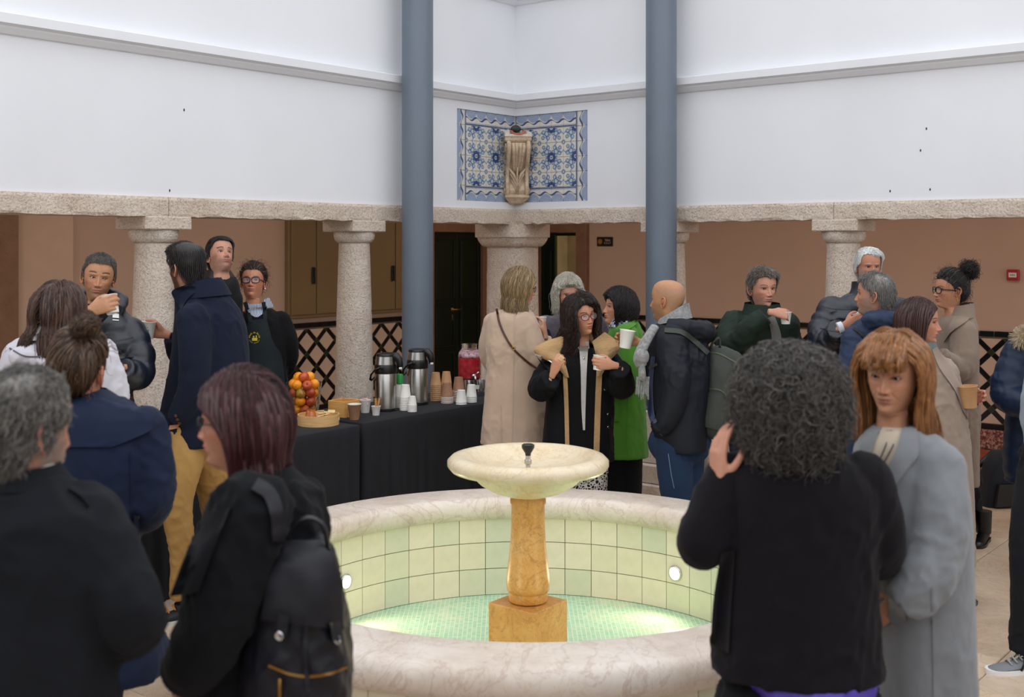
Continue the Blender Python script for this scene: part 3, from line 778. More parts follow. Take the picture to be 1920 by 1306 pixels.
# lamps
T = NT('fountain_lamp_glass'); T.set(Base_Color=(1, .9, .7)); T.bsdf.inputs['Emission Color'].default_value = (1, .86, .58, 1); T.bsdf.inputs['Emission Strength'].default_value = 9; M_fl = T.m
for a in (math.atan2(.68, -.891), math.atan2(.826, .756), math.atan2(-.75, -.8), math.atan2(-.75, .8)):
    M = Matrix.Translation((math.cos(a)*(wi-.002), math.sin(a)*(wi-.002), .225)) @ Matrix.Rotation(a, 4, 'Z') @ Matrix.Rotation(-PI/2, 4, 'Y')
    m = MB(); m.lathe([(.030, 0), (.038, .0), (.040, .006), (.036, .012), (.031, .012), (.030, .004)], n=28, cap0=False, cap1=False); rim = m.build('lamp_ring', M_chrome, ft, True, M)
    m = MB(); m.lathe([(.031, .008), (.02, .014), (.0001, .016)], n=24, cap0=False); m.build('lamp_lens', M_fl, rim, True)
    L = bpy.data.lights.new('fountain_light', 'SPOT'); L.energy = 7; L.color = (1, .84, .55); L.spot_size = math.radians(150); L.spot_blend = .8; L.shadow_soft_size = .03
    lo = bpy.data.objects.new('fountain_light', L); COL.objects.link(lo); lo.parent = ft
    lo.location = (math.cos(a)*(wi-.04), math.sin(a)*(wi-.04), .225)
    lo.rotation_euler = Vector((-math.cos(a), -math.sin(a), -.25)).to_track_quat('-Z', 'Y').to_euler()
# pedestal in the courtyard's direction
RC = Matrix.Rotation(CA, 3, 'Z')
m = MB(); m.box((0, 0, .185), (.246, .246, .31), RC, bevel=.003); m.build('pedestal_block', M_ped, ft, False)
m = MB(); m.lathe([(.070, .34), (.082, .345), (.086, .36), (.086, .385), (.092, .39), (.096, .42), (.093, .46), (.084, .53), (.077, .60), (.073, .68), (.073, .74), (.073, .765), (.078, .768), (.078, .785), (.07, .80)], n=48); m.build('pedestal_column', M_ped, ft, True, sharp=50)
m = MB(); m.lathe([(.055, .795), (.10, .805), (.16, .825), (.21, .855), (.245, .89), (.262, .905), (.30, .905), (.335, .915), (.352, .935), (.352, .955), (.335, .972), (.305, .98), (.27, .975), (.245, .955), (.20, .935), (.12, .915), (.0001, .908)], n=96, cap0=True, cap1=False); m.build('bowl', M_bowl, ft, True, sharp=60)
m = MB(); m.lathe([(.010, .90), (.010, .935), (.016, .94), (.016, .955), (.011, .96), (.011, .98)], n=20); m.build('nozzle_pipe', M_steel, ft, True, sharp=40)
m = MB(); m.lathe([(.012, .975), (.013, .985), (.024, 1.002), (.028, 1.01), (.028, 1.022), (.022, 1.025), (.018, 1.018), (.0001, 1.018)], n=24, cap1=False); m.build('nozzle_head', M_blk, ft, True, sharp=40)

# ================================================================ buffet tables and cloths
def tablecloth(a0, a1, b0, b1, z, lab, seed):
    ca_, cb_ = (a0+a1)/2, (b0+b1)/2
    root = empty('folding_table', ab(ca_, cb_), 'folding table under the '+lab[:lab.index(' under the ')], 'table', rz=CA)
    m = MB(); m.box((0, 0, z-.035), (a1-a0-.02, b1-b0-.02, .03), bevel=.004); m.build('tabletop', M_wht, root, False)
    for sx in (-1, 1):
        for sy in (-1, 1):
            m = MB(); m.tube([(sx*(a1-a0-.16)/2, sy*(b1-b0-.16)/2, 0), (sx*(a1-a0-.2)/2, sy*(b1-b0-.2)/2, z-.05)], .014, 10); m.build('leg', M_blk, root, True)
    # cloth: top grid continued by a hanging skirt with folds
    rr = np.random.default_rng(seed); hx, hy = (a1-a0)/2, (b1-b0)/2; n = 360; per = []
    L = 4*(hx+hy)
    for k in range(n):
        s = L*k/n
        for (l, f) in ((2*hx, lambda q: (-hx+q, hy, 0, 1)), (2*hy, lambda q: (hx, hy-q, 1, 0)), (2*hx, lambda q: (hx-q, -hy, 0, -1)), (2*hy, lambda q: (-hx, -hy+q, -1, 0))):
            if s <= l: per.append(f(s)); break
            s -= l
        else: per.append((-hx, hy, 0, 1))
    ph = rr.uniform(0, 6.3, 8); fr = rr.uniform(8, 60, 8); am = rr.uniform(.3, 1, 8)
    def fold(k):
        t = 2*PI*k/n; return sum(am[i]*math.sin(round(fr[i])*t+ph[i]) for i in range(8))/3.2
    R = [[(x*.0, y*.0, z) for x, y, nx, ny in per]]
    R.append([(x*.5, y*.5, z+.0005) for x, y, nx, ny in per]); R.append([(x, y, z) for x, y, nx, ny in per])
    R.append([(x+nx*.006, y+ny*.006, z-.006) for x, y, nx, ny in per])
    for q in range(1, 15):
        t = q/14; zz = (z-.006)*(1-t)+.012*t; ring = []
        for k, (x, y, nx, ny) in enumerate(per):
            d = .008+.02*t+.022*fold(k)*(t**.8)+.004*math.sin(9*t+k*.2)*t; ring.append((x+nx*d, y+ny*d, zz+.008*fold(k*3 % n)*t))
        R.append(ring)
    m = MB(); m.rings(R, False, False); o = m.build('tablecloth', M_cloth, None, True); o.matrix_world = Matrix.Translation(ab(ca_, cb_)) @ Matrix.Rotation(CA, 4, 'Z')
    tag(o, lab, 'tablecloth')
TZ = .76
tablecloth(1.05, 2.83, .36, 1.03, TZ, 'black cloth over the right buffet table under the airpots and cups', 5)
tablecloth(2.91, 4.70, .40, 1.07, TZ, 'black cloth over the left buffet table under the fruit vase and tray', 9)
def T_(u, v):
    return px(u, v, (EYE-TZ)*F_PX/(v-HV))
def cup_mesh(name, r0, r1, h, mt, inner=None, rimmat=None, sleeve=None, lines=False):
    m = MB(); m.lathe([(r0-.001, .004), (r0, 0), (r1, h-.003), (r1+.0018, h-.001), (r1+.0018, h+.0015), (r1-.001, h+.002), (r1-.0025, h-.003), (r0-.0015, .006), (.0001, .006)], n=28, cap1=False)
    mats = [mt]
    if rimmat is not None:
        k0 = 1
        mats.append(rimmat); n = 28; m.mi = [(1 if (i//n) >= 2 else 0) if i < len(m.f)-1 else 0 for i in range(len(m.f))]
    o = m.build(name, mats, None, True, sharp=50); me = o.data; bpy.data.objects.remove(o); return me
C_white = cup_mesh('paper_cup', .028, .038, .085, M_pap)
C_small = cup_mesh('paper_cup', .022, .030, .06, M_pap)
C_kraft = cup_mesh('kraft_cup', .028, .039, .09, M_kraft)
C_brown = cup_mesh('brown_cup', .030, .043, .10, M_brown, rimmat=M_pap)
def put(name, me, p, lab, cat, group=None, M=None):
    o = link(name, me); o.location = p
    if M is not None: o.matrix_world = M
    return tag(o, lab, cat, group)
def stack(me, u, v, n, step, h, name, lab, grp, flip=True):
    p = T_(u, v)
    for i in range(n):
        o = put(name, me, p+Vector((0, 0, i*step)), ('topmost ' if i == n-1 else 'lowest ' if i == 0 else '')+lab, 'cup', grp)
        if flip: o.rotation_euler = (PI, 0, random.uniform(0, 6)); o.location.z += h
        else: o.rotation_euler = (0, 0, random.uniform(0, 6))
stack(C_kraft, 817, 750, 9, .014, .09, 'kraft_cup', 'kraft paper cup nested upside down in the left tall kraft stack', 'left kraft cup stack')
stack(C_kraft, 837, 748, 9, .014, .09, 'kraft_cup', 'kraft paper cup nested upside down in the right tall kraft stack', 'right kraft cup stack')
stack(C_brown, 860, 751, 7, .012, .10, 'brown_cup', 'brown white-lined cup in the upside down stack just left of the drink dispenser', 'rear brown cup stack')
stack(C_brown, 838.5, 754.5, 5, .010, .10, 'brown_cup', 'brown white-lined cup in the front stack before the kraft stacks', 'front brown cup stack')
stack(C_white, 760, 768, 8, .0125, .085, 'paper_cup', 'white paper cup in the upside down stack between the airpots', 'white cups between airpots')
stack(C_small, 773, 771, 5, .011, .06, 'small_paper_cup', 'small white paper cup in the short stack in front of the second airpot', 'short small cup stack')
stack(C_white, 865, 757, 2, .014, .085, 'paper_cup', 'white paper cup of the upside down pair nearest the table edge', 'front pair of white cups')
stack(C_white, 884, 753, 4, .013, .085, 'paper_cup', 'white paper cup in the stack before the metal dispenser stand', 'white cups by dispenser')
stack(C_white, 749.5, 763, 7, .0125, .085, 'paper_cup', 'white paper cup in the stack under the green can behind the first airpot', 'white cups under green can')
m = MB(); m.lathe([(.02, 0), (.025, .004), (.025, .06), (.021, .068), (.0001, .066)], n=24, cap1=False); o = m.build('drink_can', mat('green_can', '#2c9a4a', .3), None, True, sharp=40)
p = T_(749.5, 763); o.location = p+Vector((0, 0, .163)); tag(o, 'green drink can standing on the cup stack behind the first airpot', 'can')
put('brown_cup', C_brown, T_(664.5, 786), 'single brown paper cup standing open beside the wooden box', 'cup')
# cup of sugar packets and cup of stirrers
put('paper_cup', C_white, T_(684.5, 773), 'white paper cup filled with pink sugar packets', 'cup')
rr = random.Random(5)
M_sug = mat('pink_white_sugar_packet', '#e6c7c2', .6, rand=.1)
sm = MB(); sm.box((0, 0, 0), (.022, .003, .05), bevel=.001); so = sm.build('sugar_packet', M_sug, None, False); sme = so.data; bpy.data.objects.remove(so)
for i in range(9):
    o = put('sugar_packet', sme, T_(684.5, 773)+Vector((rr.uniform(-.018, .018), rr.uniform(-.018, .018), .072)), 'pink and white sugar packet poking out of the white cup', 'sugar packet', 'sugar packets'); o.rotation_euler = (rr.uniform(-.5, .5), rr.uniform(-.6, .6), rr.uniform(0, 3))
put('small_paper_cup', C_small, T_(705, 778), 'small white cup holding wooden stirrers in front of the first airpot', 'cup')
sm = MB(); sm.box((0, 0, 0), (.006, .0016, .10), bevel=.0005); so = sm.build('wooden_stirrer', M_bamboo, None, False); sme = so.data; bpy.data.objects.remove(so)
for i in range(14):
    t = rr.uniform(0, 6.28); q = rr.uniform(0, .016)
    o = put('wooden_stirrer', sme, T_(705, 778)+Vector((q*math.cos(t), q*math.sin(t), .062)), 'flat wooden coffee stirrer standing in the small white cup', 'stirrer', 'wooden stirrers'); o.rotation_euler = (-q*math.sin(t)*14, q*math.cos(t)*14, rr.uniform(0, 3))
# wooden box
p = T_(645, 779); bx = empty('wooden_box', p, 'open square bamboo box behind the brown cup', 'box', rz=CA+.15)
w, h, t = .145, .105, .008
for (c, s_) in (((0, w/2, h/2), (w, t, h)), ((0, -w/2, h/2), (w, t, h)), ((w/2, 0, h/2), (t, w-t, h)), ((-w/2, 0, h/2), (t, w-t, h)), ((0, 0, t/2), (w-t, w-t, t))):
    m = MB(); m.box(c, s_, bevel=.0015); m.build('side_board' if s_[2] > t else 'bottom_board', M_bamboo, bx, False)
# round tray with crackers and jam jar
p = T_(597, 795); tr = empty('round_tray', p, 'round pale wooden tray in front of the fruit vase', 'tray')
m = MB(); m.lathe([(.0001, .004), (.120, .004), (.124, .0), (.130, .0), (.130, .066), (.124, .066), (.124, .012), (.0001, .012)], n=64, cap0=False, cap1=False); m.build('tray_wall', M_tray, tr, True, sharp=40)
for s in (-1, 1):
    m = MB(); m.box((s*.131, 0, .035), (.004, .012, .016), bevel=.0015); m.build('peg', M_wht, tr, False)
sm = MB(); sm.box((0, 0, 0), (.045, .045, .004), bevel=.001); so = sm.build('cracker', mat('pale_cracker', '#e2c48e', .7), None, False); sme = so.data; bpy.data.objects.remove(so)
for i in range(16):
    o = put('cracker', sme, p+Vector((.03+rr.uniform(-.05, .055), rr.uniform(-.07, .06), .030+.0035*i)), 'thin pale cracker lying in the round wooden tray', 'cracker', 'crackers in the tray'); o.rotation_euler = (rr.uniform(-.25, .25), rr.uniform(-.25, .25), rr.uniform(0, 3))
jp = p+Vector((-.045, -.02, .0125)); jr = empty('jam_jar', jp, 'small jar of orange jam standing in the round tray', 'jar')
T = NT('thin_clear_glass'); T.set(Base_Color=(1, 1, 1), Roughness=.02); T.bsdf.inputs['Transmission Weight'].default_value = 1; T.bsdf.inputs['IOR'].default_value = 1.2; M_glass = T.m
m = MB(); m.lathe([(.03, 0), (.034, .004), (.034, .055), (.028, .066), (.028, .082), (.030, .083), (.030, .086), (.026, .086)], n=32, cap1=False); m.build('jar_glass', mat('amber_glass_jar', '#c2703c', .12, coat=.5), jr, True, sharp=50)
m = MB(); m.lathe([(.0315, .058), (.0315, .062), (.0001, .062)], n=24, cap1=False); m.build('jam', mat('orange_jam', '#b4501c', .3), jr, True)
# glass vase full of fruit
p = T_(570, 781); vs = empty('glass_vase', p, 'tall clear glass vase heaped with apples and oranges on the left table', 'vase')
m = MB(); m.lathe([(.088, 0), (.092, .004), (.118, .225), (.120, .226), (.121, .222), (.098, .0), ][:4]+[(.1155, .225), (.088, .014), (.0001, .014)], n=48, cap1=False); m.build('vase_wall', M_glass, vs, True, sharp=40)
def mk_fruit(name, c1, c2, c3):
    T = NT(name); n = T.noise(14, 3, .6); r = T.node('ShaderNodeObjectInfo').outputs['Random']
    T.set(Base_Color=T.mix(T.maprange(T.math('ADD', n, T.math('MULTIPLY', r, .3)), .4, .8), T.mix(r, srgb(c1), srgb(c3)), srgb(c2)), Roughness=.3); return T.m
M_apple, M_orange, M_pear = mk_fruit('red_apple_skin', '#a80f18', '#cf6a2c', '#b8252a'), mk_fruit('orange_peel', '#ef8a12', '#f7a51e', '#f08008'), mk_fruit('green_pear_skin', '#a8982e', '#b8602c', '#8f8a30')
def fruit(kind, pos, r):
    lab = {'apple': 'red and yellow apple heaped in the glass vase', 'orange': 'bright orange heaped in the glass vase', 'pear': 'yellow-green pear heaped in the glass vase'}[kind]
    o = empty(kind, pos, lab, kind, kind+'s in the glass vase'); o.rotation_euler = (rr.uniform(-1, 1), rr.uniform(-1, 1), rr.uniform(0, 6))
    m = MB()
    if kind == 'apple': prof = [(.0001, -.82), (.25, -.90), (.55, -.82), (.88, -.4), (1.0, .1), (.93, .5), (.65, .82), (.35, .88), (.15, .75), (.0001, .62)]
    elif kind == 'orange': prof = [(.0001, -.93)]+[(math.sin(t)*1, -math.cos(t)*.94) for t in np.linspace(.25, PI-.25, 10)]+[(.0001, .90)]
    else: prof = [(.0001, -.95), (.5, -.9), (.9, -.4), (.95, 0), (.75, .5), (.45, .95), (.3, 1.25), (.0001, 1.35)]
    m.lathe([(a*r, b*r) for a, b in prof], n=20, cap0=False, cap1=False); m.build('flesh', {'apple': M_apple, 'orange': M_orange, 'pear': M_pear}[kind], o, True)
    m = MB(); m.tube([(0, 0, prof[-1][1]*r-.002), (.002, 0, prof[-1][1]*r+.008)], [.0015, .0018], 6); m.build('stem', M_frame, o, True)
sizes = []
layers = [(.052, 5, .048), (.108, 5, .056), (.162, 6, .064), (.214, 6, .068), (.26, 3, .042)]
kinds = ['pear', 'apple', 'pear', 'orange', 'apple', 'orange', 'apple', 'pear', 'orange', 'apple', 'apple', 'orange', 'apple', 'pear', 'apple', 'orange', 'apple', 'orange', 'orange', 'apple', 'orange', 'pear', 'orange', 'apple', 'orange']
ki = 0
for li, (z, n, rad) in enumerate(layers):
    for k in range(n):
        t = 2*PI*k/n+li*.7; fruit(kinds[ki % len(kinds)], p+Vector((rad*math.cos(t), rad*math.sin(t), z+rr.uniform(-.004, .006))), .034 if li < 4 else .035); ki += 1
# airpots
def airpot(u, v, lab):
    p = T_(u, v); r = empty('airpot', p, lab, 'thermos flask', rz=-.25)
    m = MB(); m.lathe([(.074, 0), (.078, .004), (.078, .018), (.072, .022)], n=40); m.build('base_ring', M_blk, r, True, sharp=40)
    m = MB(); m.lathe([(.073, .018), (.073, .262), (.070, .268)], n=48); m.build('steel_body', M_steel, r, True, sharp=40)
    m = MB(); m.lathe([(.0755, .255), (.077, .26), (.077, .305), (.072, .318), (.06, .32)], n=44); m.build('black_collar', M_blk, r, True, sharp=40)
    m = MB(); m.lathe([(.073, .312), (.071, .33), (.066, .37), (.062, .372)], n=44); m.build('steel_shoulder', M_steel, r, True, sharp=40)
    m = MB(); m.lathe([(.064, .368), (.065, .38), (.060, .389), (.045, .394), (.0001, .396)], n=40, cap1=False); m.build('pump_lid', M_blk, r, True, sharp=40)
    m = MB(); m.tube([(.045, 0, .375), (.075, 0, .372), (.096, 0, .35), (.105, 0, .315), (.106, 0, .29)], [.026, .028, .026, .021, .018], 14, flat=1.0); sp = m.build('spout', M_blk, r, True)
    m = MB(); m.box((.113, -.014, .292), (.02, .012, .014), bevel=.002); m.build('spout_label', M_wht, sp, False)
    m = MB(); pts = [(-.01, -.079, .30), (-.045, -.082, .285), (-.078, -.07, .25), (-.098, -.035, .215), (-.10, 0, .205), (-.098, .035, .215), (-.078, .07, .25), (-.045, .082, .285), (-.01, .079, .30)]
    m.tube(pts, [.011, .009, .008, .009, .010, .009, .008, .009, .011], 10, flat=.7); m.build('carry_handle', M_blk, r, True)
    for s in (-1, 1):
        m = MB(); m.lathe([(.012, 0), (.013, .004), (.008, .007), (.0001, .007)], (0, s*.077, .297), 16, Matrix.Rotation(-s*PI/2, 3, 'X'), cap1=False); m.build('handle_pivot', M_blk, r, True)
airpot(723, 769, 'brushed steel airpot with black pump lid, left of the two'); airpot(782.5, 757, 'brushed steel airpot with black pump lid, right one before the pole')
# drink dispenser
p = T_(880, 741); dp = empty('drink_dispenser', p, 'glass jar dispenser of red fruit drink on a metal stand', 'drink dispenser', rz=.1)
m = MB(); m.lathe([(.105, 0), (.106, .004), (.088, .125), (.082, .128)], n=44, cap1=True); m.build('metal_stand', M_chrome, dp, True, sharp=40)
m = MB(); m.box((.042, -.108, .075), (.055, .004, .03), Matrix.Rotation(.38, 3, 'Z'), bevel=.001); m.build('stand_label', mat('pale_green_label', '#c8d6cc', .5), dp, False)
m = MB(); m.lathe([(.078, .128), (.083, .134), (.083, .30), (.078, .325), (.062, .345), (.056, .352), (.056, .38), (.059, .382), (.059, .386), (.054, .386)], n=44, cap0=True, cap1=False); m.build('glass_jar', M_glass, dp, True, sharp=60)
m = MB(); m.lathe([(.076, .133), (.0808, .138), (.0808, .285), (.0001, .285)], n=44, cap1=False)
T = NT('red_fruit_drink'); n_ = T.noise(30, 4, .6); T.set(Base_Color=T.mix(T.maprange(n_, .35, .7), srgb('#b01222'), srgb('#e2404a')), Roughness=.25); m.build('red_drink', T.m, dp, True, sharp=40)
m = MB(); m.lathe([(.0806, .286), (.0806, .302), (.076, .322), (.0001, .31)], n=44, cap1=False)
T = NT('pink_ice_froth'); n_ = T.noise(38, 4, .7); T.set(Base_Color=T.ramp(n_, [(.38, srgb('#7b4556')), (.5, srgb('#d9a9b4')), (.65, srgb('#e6d4da'))]), Roughness=.3); m.build('ice_froth', T.m, dp, True)
m = MB(); m.tube([(.02, -.08, .158), (.03, -.115, .158)], [.016, .013], 14); m.tube([(.03, -.113, .158), (.034, -.14, .156), (.036, -.15, .142), (.037, -.15, .128)], [.009, .009, .008, .008], 10); m.tube([(.032, -.128, .16), (.045, -.135, .178), (.062, -.14, .190)], [.004, .004, .007], 8); m.build('tap', M_chrome, dp, True)
p = T_(916, 740); dp2 = empty('water_dispenser', p, 'second clear glass dispenser mostly hidden behind the beige coat', 'drink dispenser')
m = MB(); m.lathe([(.1, 0), (.101, .004), (.085, .125), (.08, .128)], n=40); m.build('metal_stand', M_chrome, dp2, True, sharp=40)
m = MB(); m.lathe([(.078, .128), (.083, .134), (.083, .30), (.06, .35), (.056, .38)], n=40, cap1=False); m.build('glass_jar', M_glass, dp2, True, sharp=60)
# ================================================================ figures
from mathutils.bvhtree import BVHTree
def catmull(P, n):
    """smooth resampling of a list of points (any dimension) to n samples"""
    P = np.array(P, float); m = len(P)
    if m == 2: return P[0]+(P[1]-P[0])*np.linspace(0, 1, n)[:, None]
    Q = np.vstack([2*P[0]-P[1], P, 2*P[-1]-P[-2]]); out = []
    for t in np.linspace(0, m-1-1e-9, n):
        i = int(t); f = t-i; p0, p1, p2, p3 = Q[i], Q[i+1], Q[i+2], Q[i+3]
        out.append(.5*((2*p1)+(-p0+p2)*f+(2*p0-5*p1+4*p2-p3)*f*f+(-p0+3*p1-3*p2+p3)*f**3))
    return np.array(out)
def sstep(x, a, b):
    t = np.clip((x-a)/(b-a), 0, 1); return t*t*(3-2*t)
class Wave:
    def __init__(s, seed, k, n=6, stretch=(1, 1, 1)):
        r = np.random.default_rng(seed); s.K = r.normal(size=(n, 3)); s.K /= np.linalg.norm(s.K, axis=1)[:, None]
        s.K = s.K*np.array(stretch)*(k*r.uniform(.6, 1.5, (n, 1))); s.W = r.normal(size=(n, 3))*k*.5; s.p = r.uniform(0, 6.28, (n, 2)); s.a = r.uniform(.4, 1, n)
    def __call__(s, X):
        o = 0
        for K, W, p, a in zip(s.K, s.W, s.p, s.a): o = o+a*np.sin(X@K+p[0]+1.3*np.sin(X@W+p[1]))
        return o/s.a.sum()
def voxel_union(mb, voxel, smooth=2, factor=.5, fold=None, simplify=None):
    me = bpy.data.meshes.new('tmp'); me.from_pydata(mb.v, [], mb.f); o = bpy.data.objects.new('tmp', me); COL.objects.link(o)
    md = o.modifiers.new('r', 'REMESH'); md.mode = 'VOXEL'; md.voxel_size = voxel; md.use_smooth_shade = True
    if smooth:
        sm = o.modifiers.new('s', 'SMOOTH'); sm.iterations = smooth; sm.factor = factor
    dg = bpy.context.evaluated_depsgraph_get(); out = bpy.data.meshes.new_from_object(o.evaluated_get(dg)); bpy.data.objects.remove(o); bpy.data.meshes.remove(me)
    n = len(out.vertices); co = np.empty(n*3, np.float64); tmp = np.empty(n*3, np.float32); out.vertices.foreach_get('co', tmp); co = tmp.astype(float).reshape(-1, 3)
    if fold is not None and n:
        nb = np.empty(n*3, np.float32); out.vertices.foreach_get('normal', nb); nr = nb.astype(float).reshape(-1, 3)
        co = co+nr*fold(co, nr)[:, None]; out.vertices.foreach_set('co', co.astype(np.float32).ravel())
    out.polygons.foreach_set('use_smooth', [True]*len(out.polygons)); out.update(); return out

# ---- materials for people
def cloth(name, col, rough=.85, sheen=.3, weave=500, bump=.15, var=.12, vscale=9, bdist=.0012, spec=.3):
    return mat(name, col, rough, 0, var, vscale, bump, weave, bdist, sheen*(.12 if sum(srgb(col)) < .09 else .5), spec=spec*(.6 if sum(srgb(col)) < .09 else 1))
def mk_skin():
    T = NT('skin'); a = T.node('ShaderNodeVertexColor'); a.layer_name = 'Col'
    n = T.noise(60, 4, .6); c = T.mix(T.maprange(n, .3, .7), T.mix(1.0, a.outputs[0], (.94, .90, .90), 'MULTIPLY'), T.mix(1.0, a.outputs[0], (1.05, 1.03, 1.02), 'MULTIPLY'))
    T.set(Base_Color=c, Roughness=.48); T.bsdf.inputs['Subsurface Weight'].default_value = .12; T.bsdf.inputs['Subsurface Radius'].default_value = (.012, .005, .003); T.bsdf.inputs['Subsurface Scale'].default_value = 1
    T.bsdf.inputs['Specular IOR Level'].default_value = .4
    T.bump(T.noise(420, 3, .6), .06, .001); return T.m
M_skin = mk_skin()
def mk_eye():
    T = NT('eyeball'); a = T.node('ShaderNodeVertexColor'); a.layer_name = 'Col'; T.set(Base_Color=a.outputs[0], Roughness=.12); return T.m
M_eye = mk_eye()
def hair_mats(name, c1, c2, rough=.42):
    if name in MATS: return MATS[name]
    T = NT(name); n = T.noise(5, 3, .6, T.coord('Object', (30, 30, 5))); T.set(Base_Color=T.mix(T.maprange(n, .3, .7), srgb(c1), srgb(c2)), Roughness=rough)
    T.bump(T.noise(12, 3, .6, T.coord('Object', (60, 60, 6))), .1, .001)
    S = NT(name+'_strand'); r = S.node('ShaderNodeHairInfo').outputs['Random']
    S.set(Base_Color=S.mix(r, srgb(c1), srgb(c2)), Roughness=rough-.04); S.bsdf.inputs['Specular IOR Level'].default_value = .45
    MATS[name] = (T.m, S.m); return MATS[name]

# ---- head (face toward -y, chin at z=0, crown at z=.232, eyes at z=.115)
HT = [  # zf, F, zb, B, w
 (.232, .001, .232, .001, .001), (.2305, .022, .2300, .026, .026), (.226, .042, .224, .048, .044), (.215, .064, .212, .072, .0615), (.200, .079, .195, .088, .0700), (.182, .088, .175, .098, .0745),
 (.164, .0925, .155, .1035, .0768), (.148, .0940, .138, .1045, .0770), (.134, .0945, .122, .1020, .0755), (.120, .0925, .108, .0975, .0735), (.108, .0925, .095, .0915, .0718), (.095, .0940, .083, .085, .0702),
 (.082, .0945, .072, .078, .0682), (.070, .0940, .062, .071, .0655), (.058, .0930, .052, .066, .0625), (.046, .0915, .043, .062, .0595), (.034, .0890, .035, .060, .0555), (.022, .0890, .026, .058, .0515),
 (.011, .0875, .018, .057, .0475), (.002, .0815, .010, .0565, .0445), (-.004, .0700, .002, .056, .0440), (-.008, .0550, -.008, .056, .0455), (-.013, .0430, -.02, .0565, .0480), (-.024, .0370, -.035, .058, .0500),
 (-.045, .0355, -.052, .061, .0515), (-.070, .0370, -.072, .066, .0545), (-.090, .0390, -.085, .069, .0580), (-.105, .0400, -.096, .070, .0600)]
def head_base(NR, NC, P):
    t = catmull(HT, NR); ph = np.linspace(-PI, PI, NC, endpoint=False); k = .55; a = ph-k*np.sin(ph)*.9
    jaw = P.get('jaw', 1.0); fat = P.get('fat', 0.0)
    X = []
    for zf, F, zb, B, w in t:
        low = 1-sstep(np.array([zf]), .02, .10)[0] if zf > -.01 else max(0, 1+zf*6) * 1.0
        w2 = w*(1+(jaw-1)*low+fat*.12*low) if zf < .1 else w
        if zf < -.005: F = F+fat*.02
        ca, sa = np.cos(a), np.sin(a); e = .86
        kk = np.interp(zf, [-.03, -.012, -.004, .012, .035, .065, .10, .2], [0, .25, .42, .40, .27, .14, .05, 0]); w2 = w2*(1-kk*np.clip(ca, 0, 1)**.8)
        w2 = w2*(1+(P.get('neck', 1.0)-1)*float(sstep(np.array([-zf]), -.01, .035)[0]))
        x = w2*np.sign(sa)*np.abs(sa)**e; y = np.where(ca > 0, -F*np.abs(ca)**.92, B*np.abs(ca)**.92); z = zf*(1+ca)/2+zb*(1-ca)/2
        X.append(np.stack([x, y, z], 1))
    return np.array(X), a
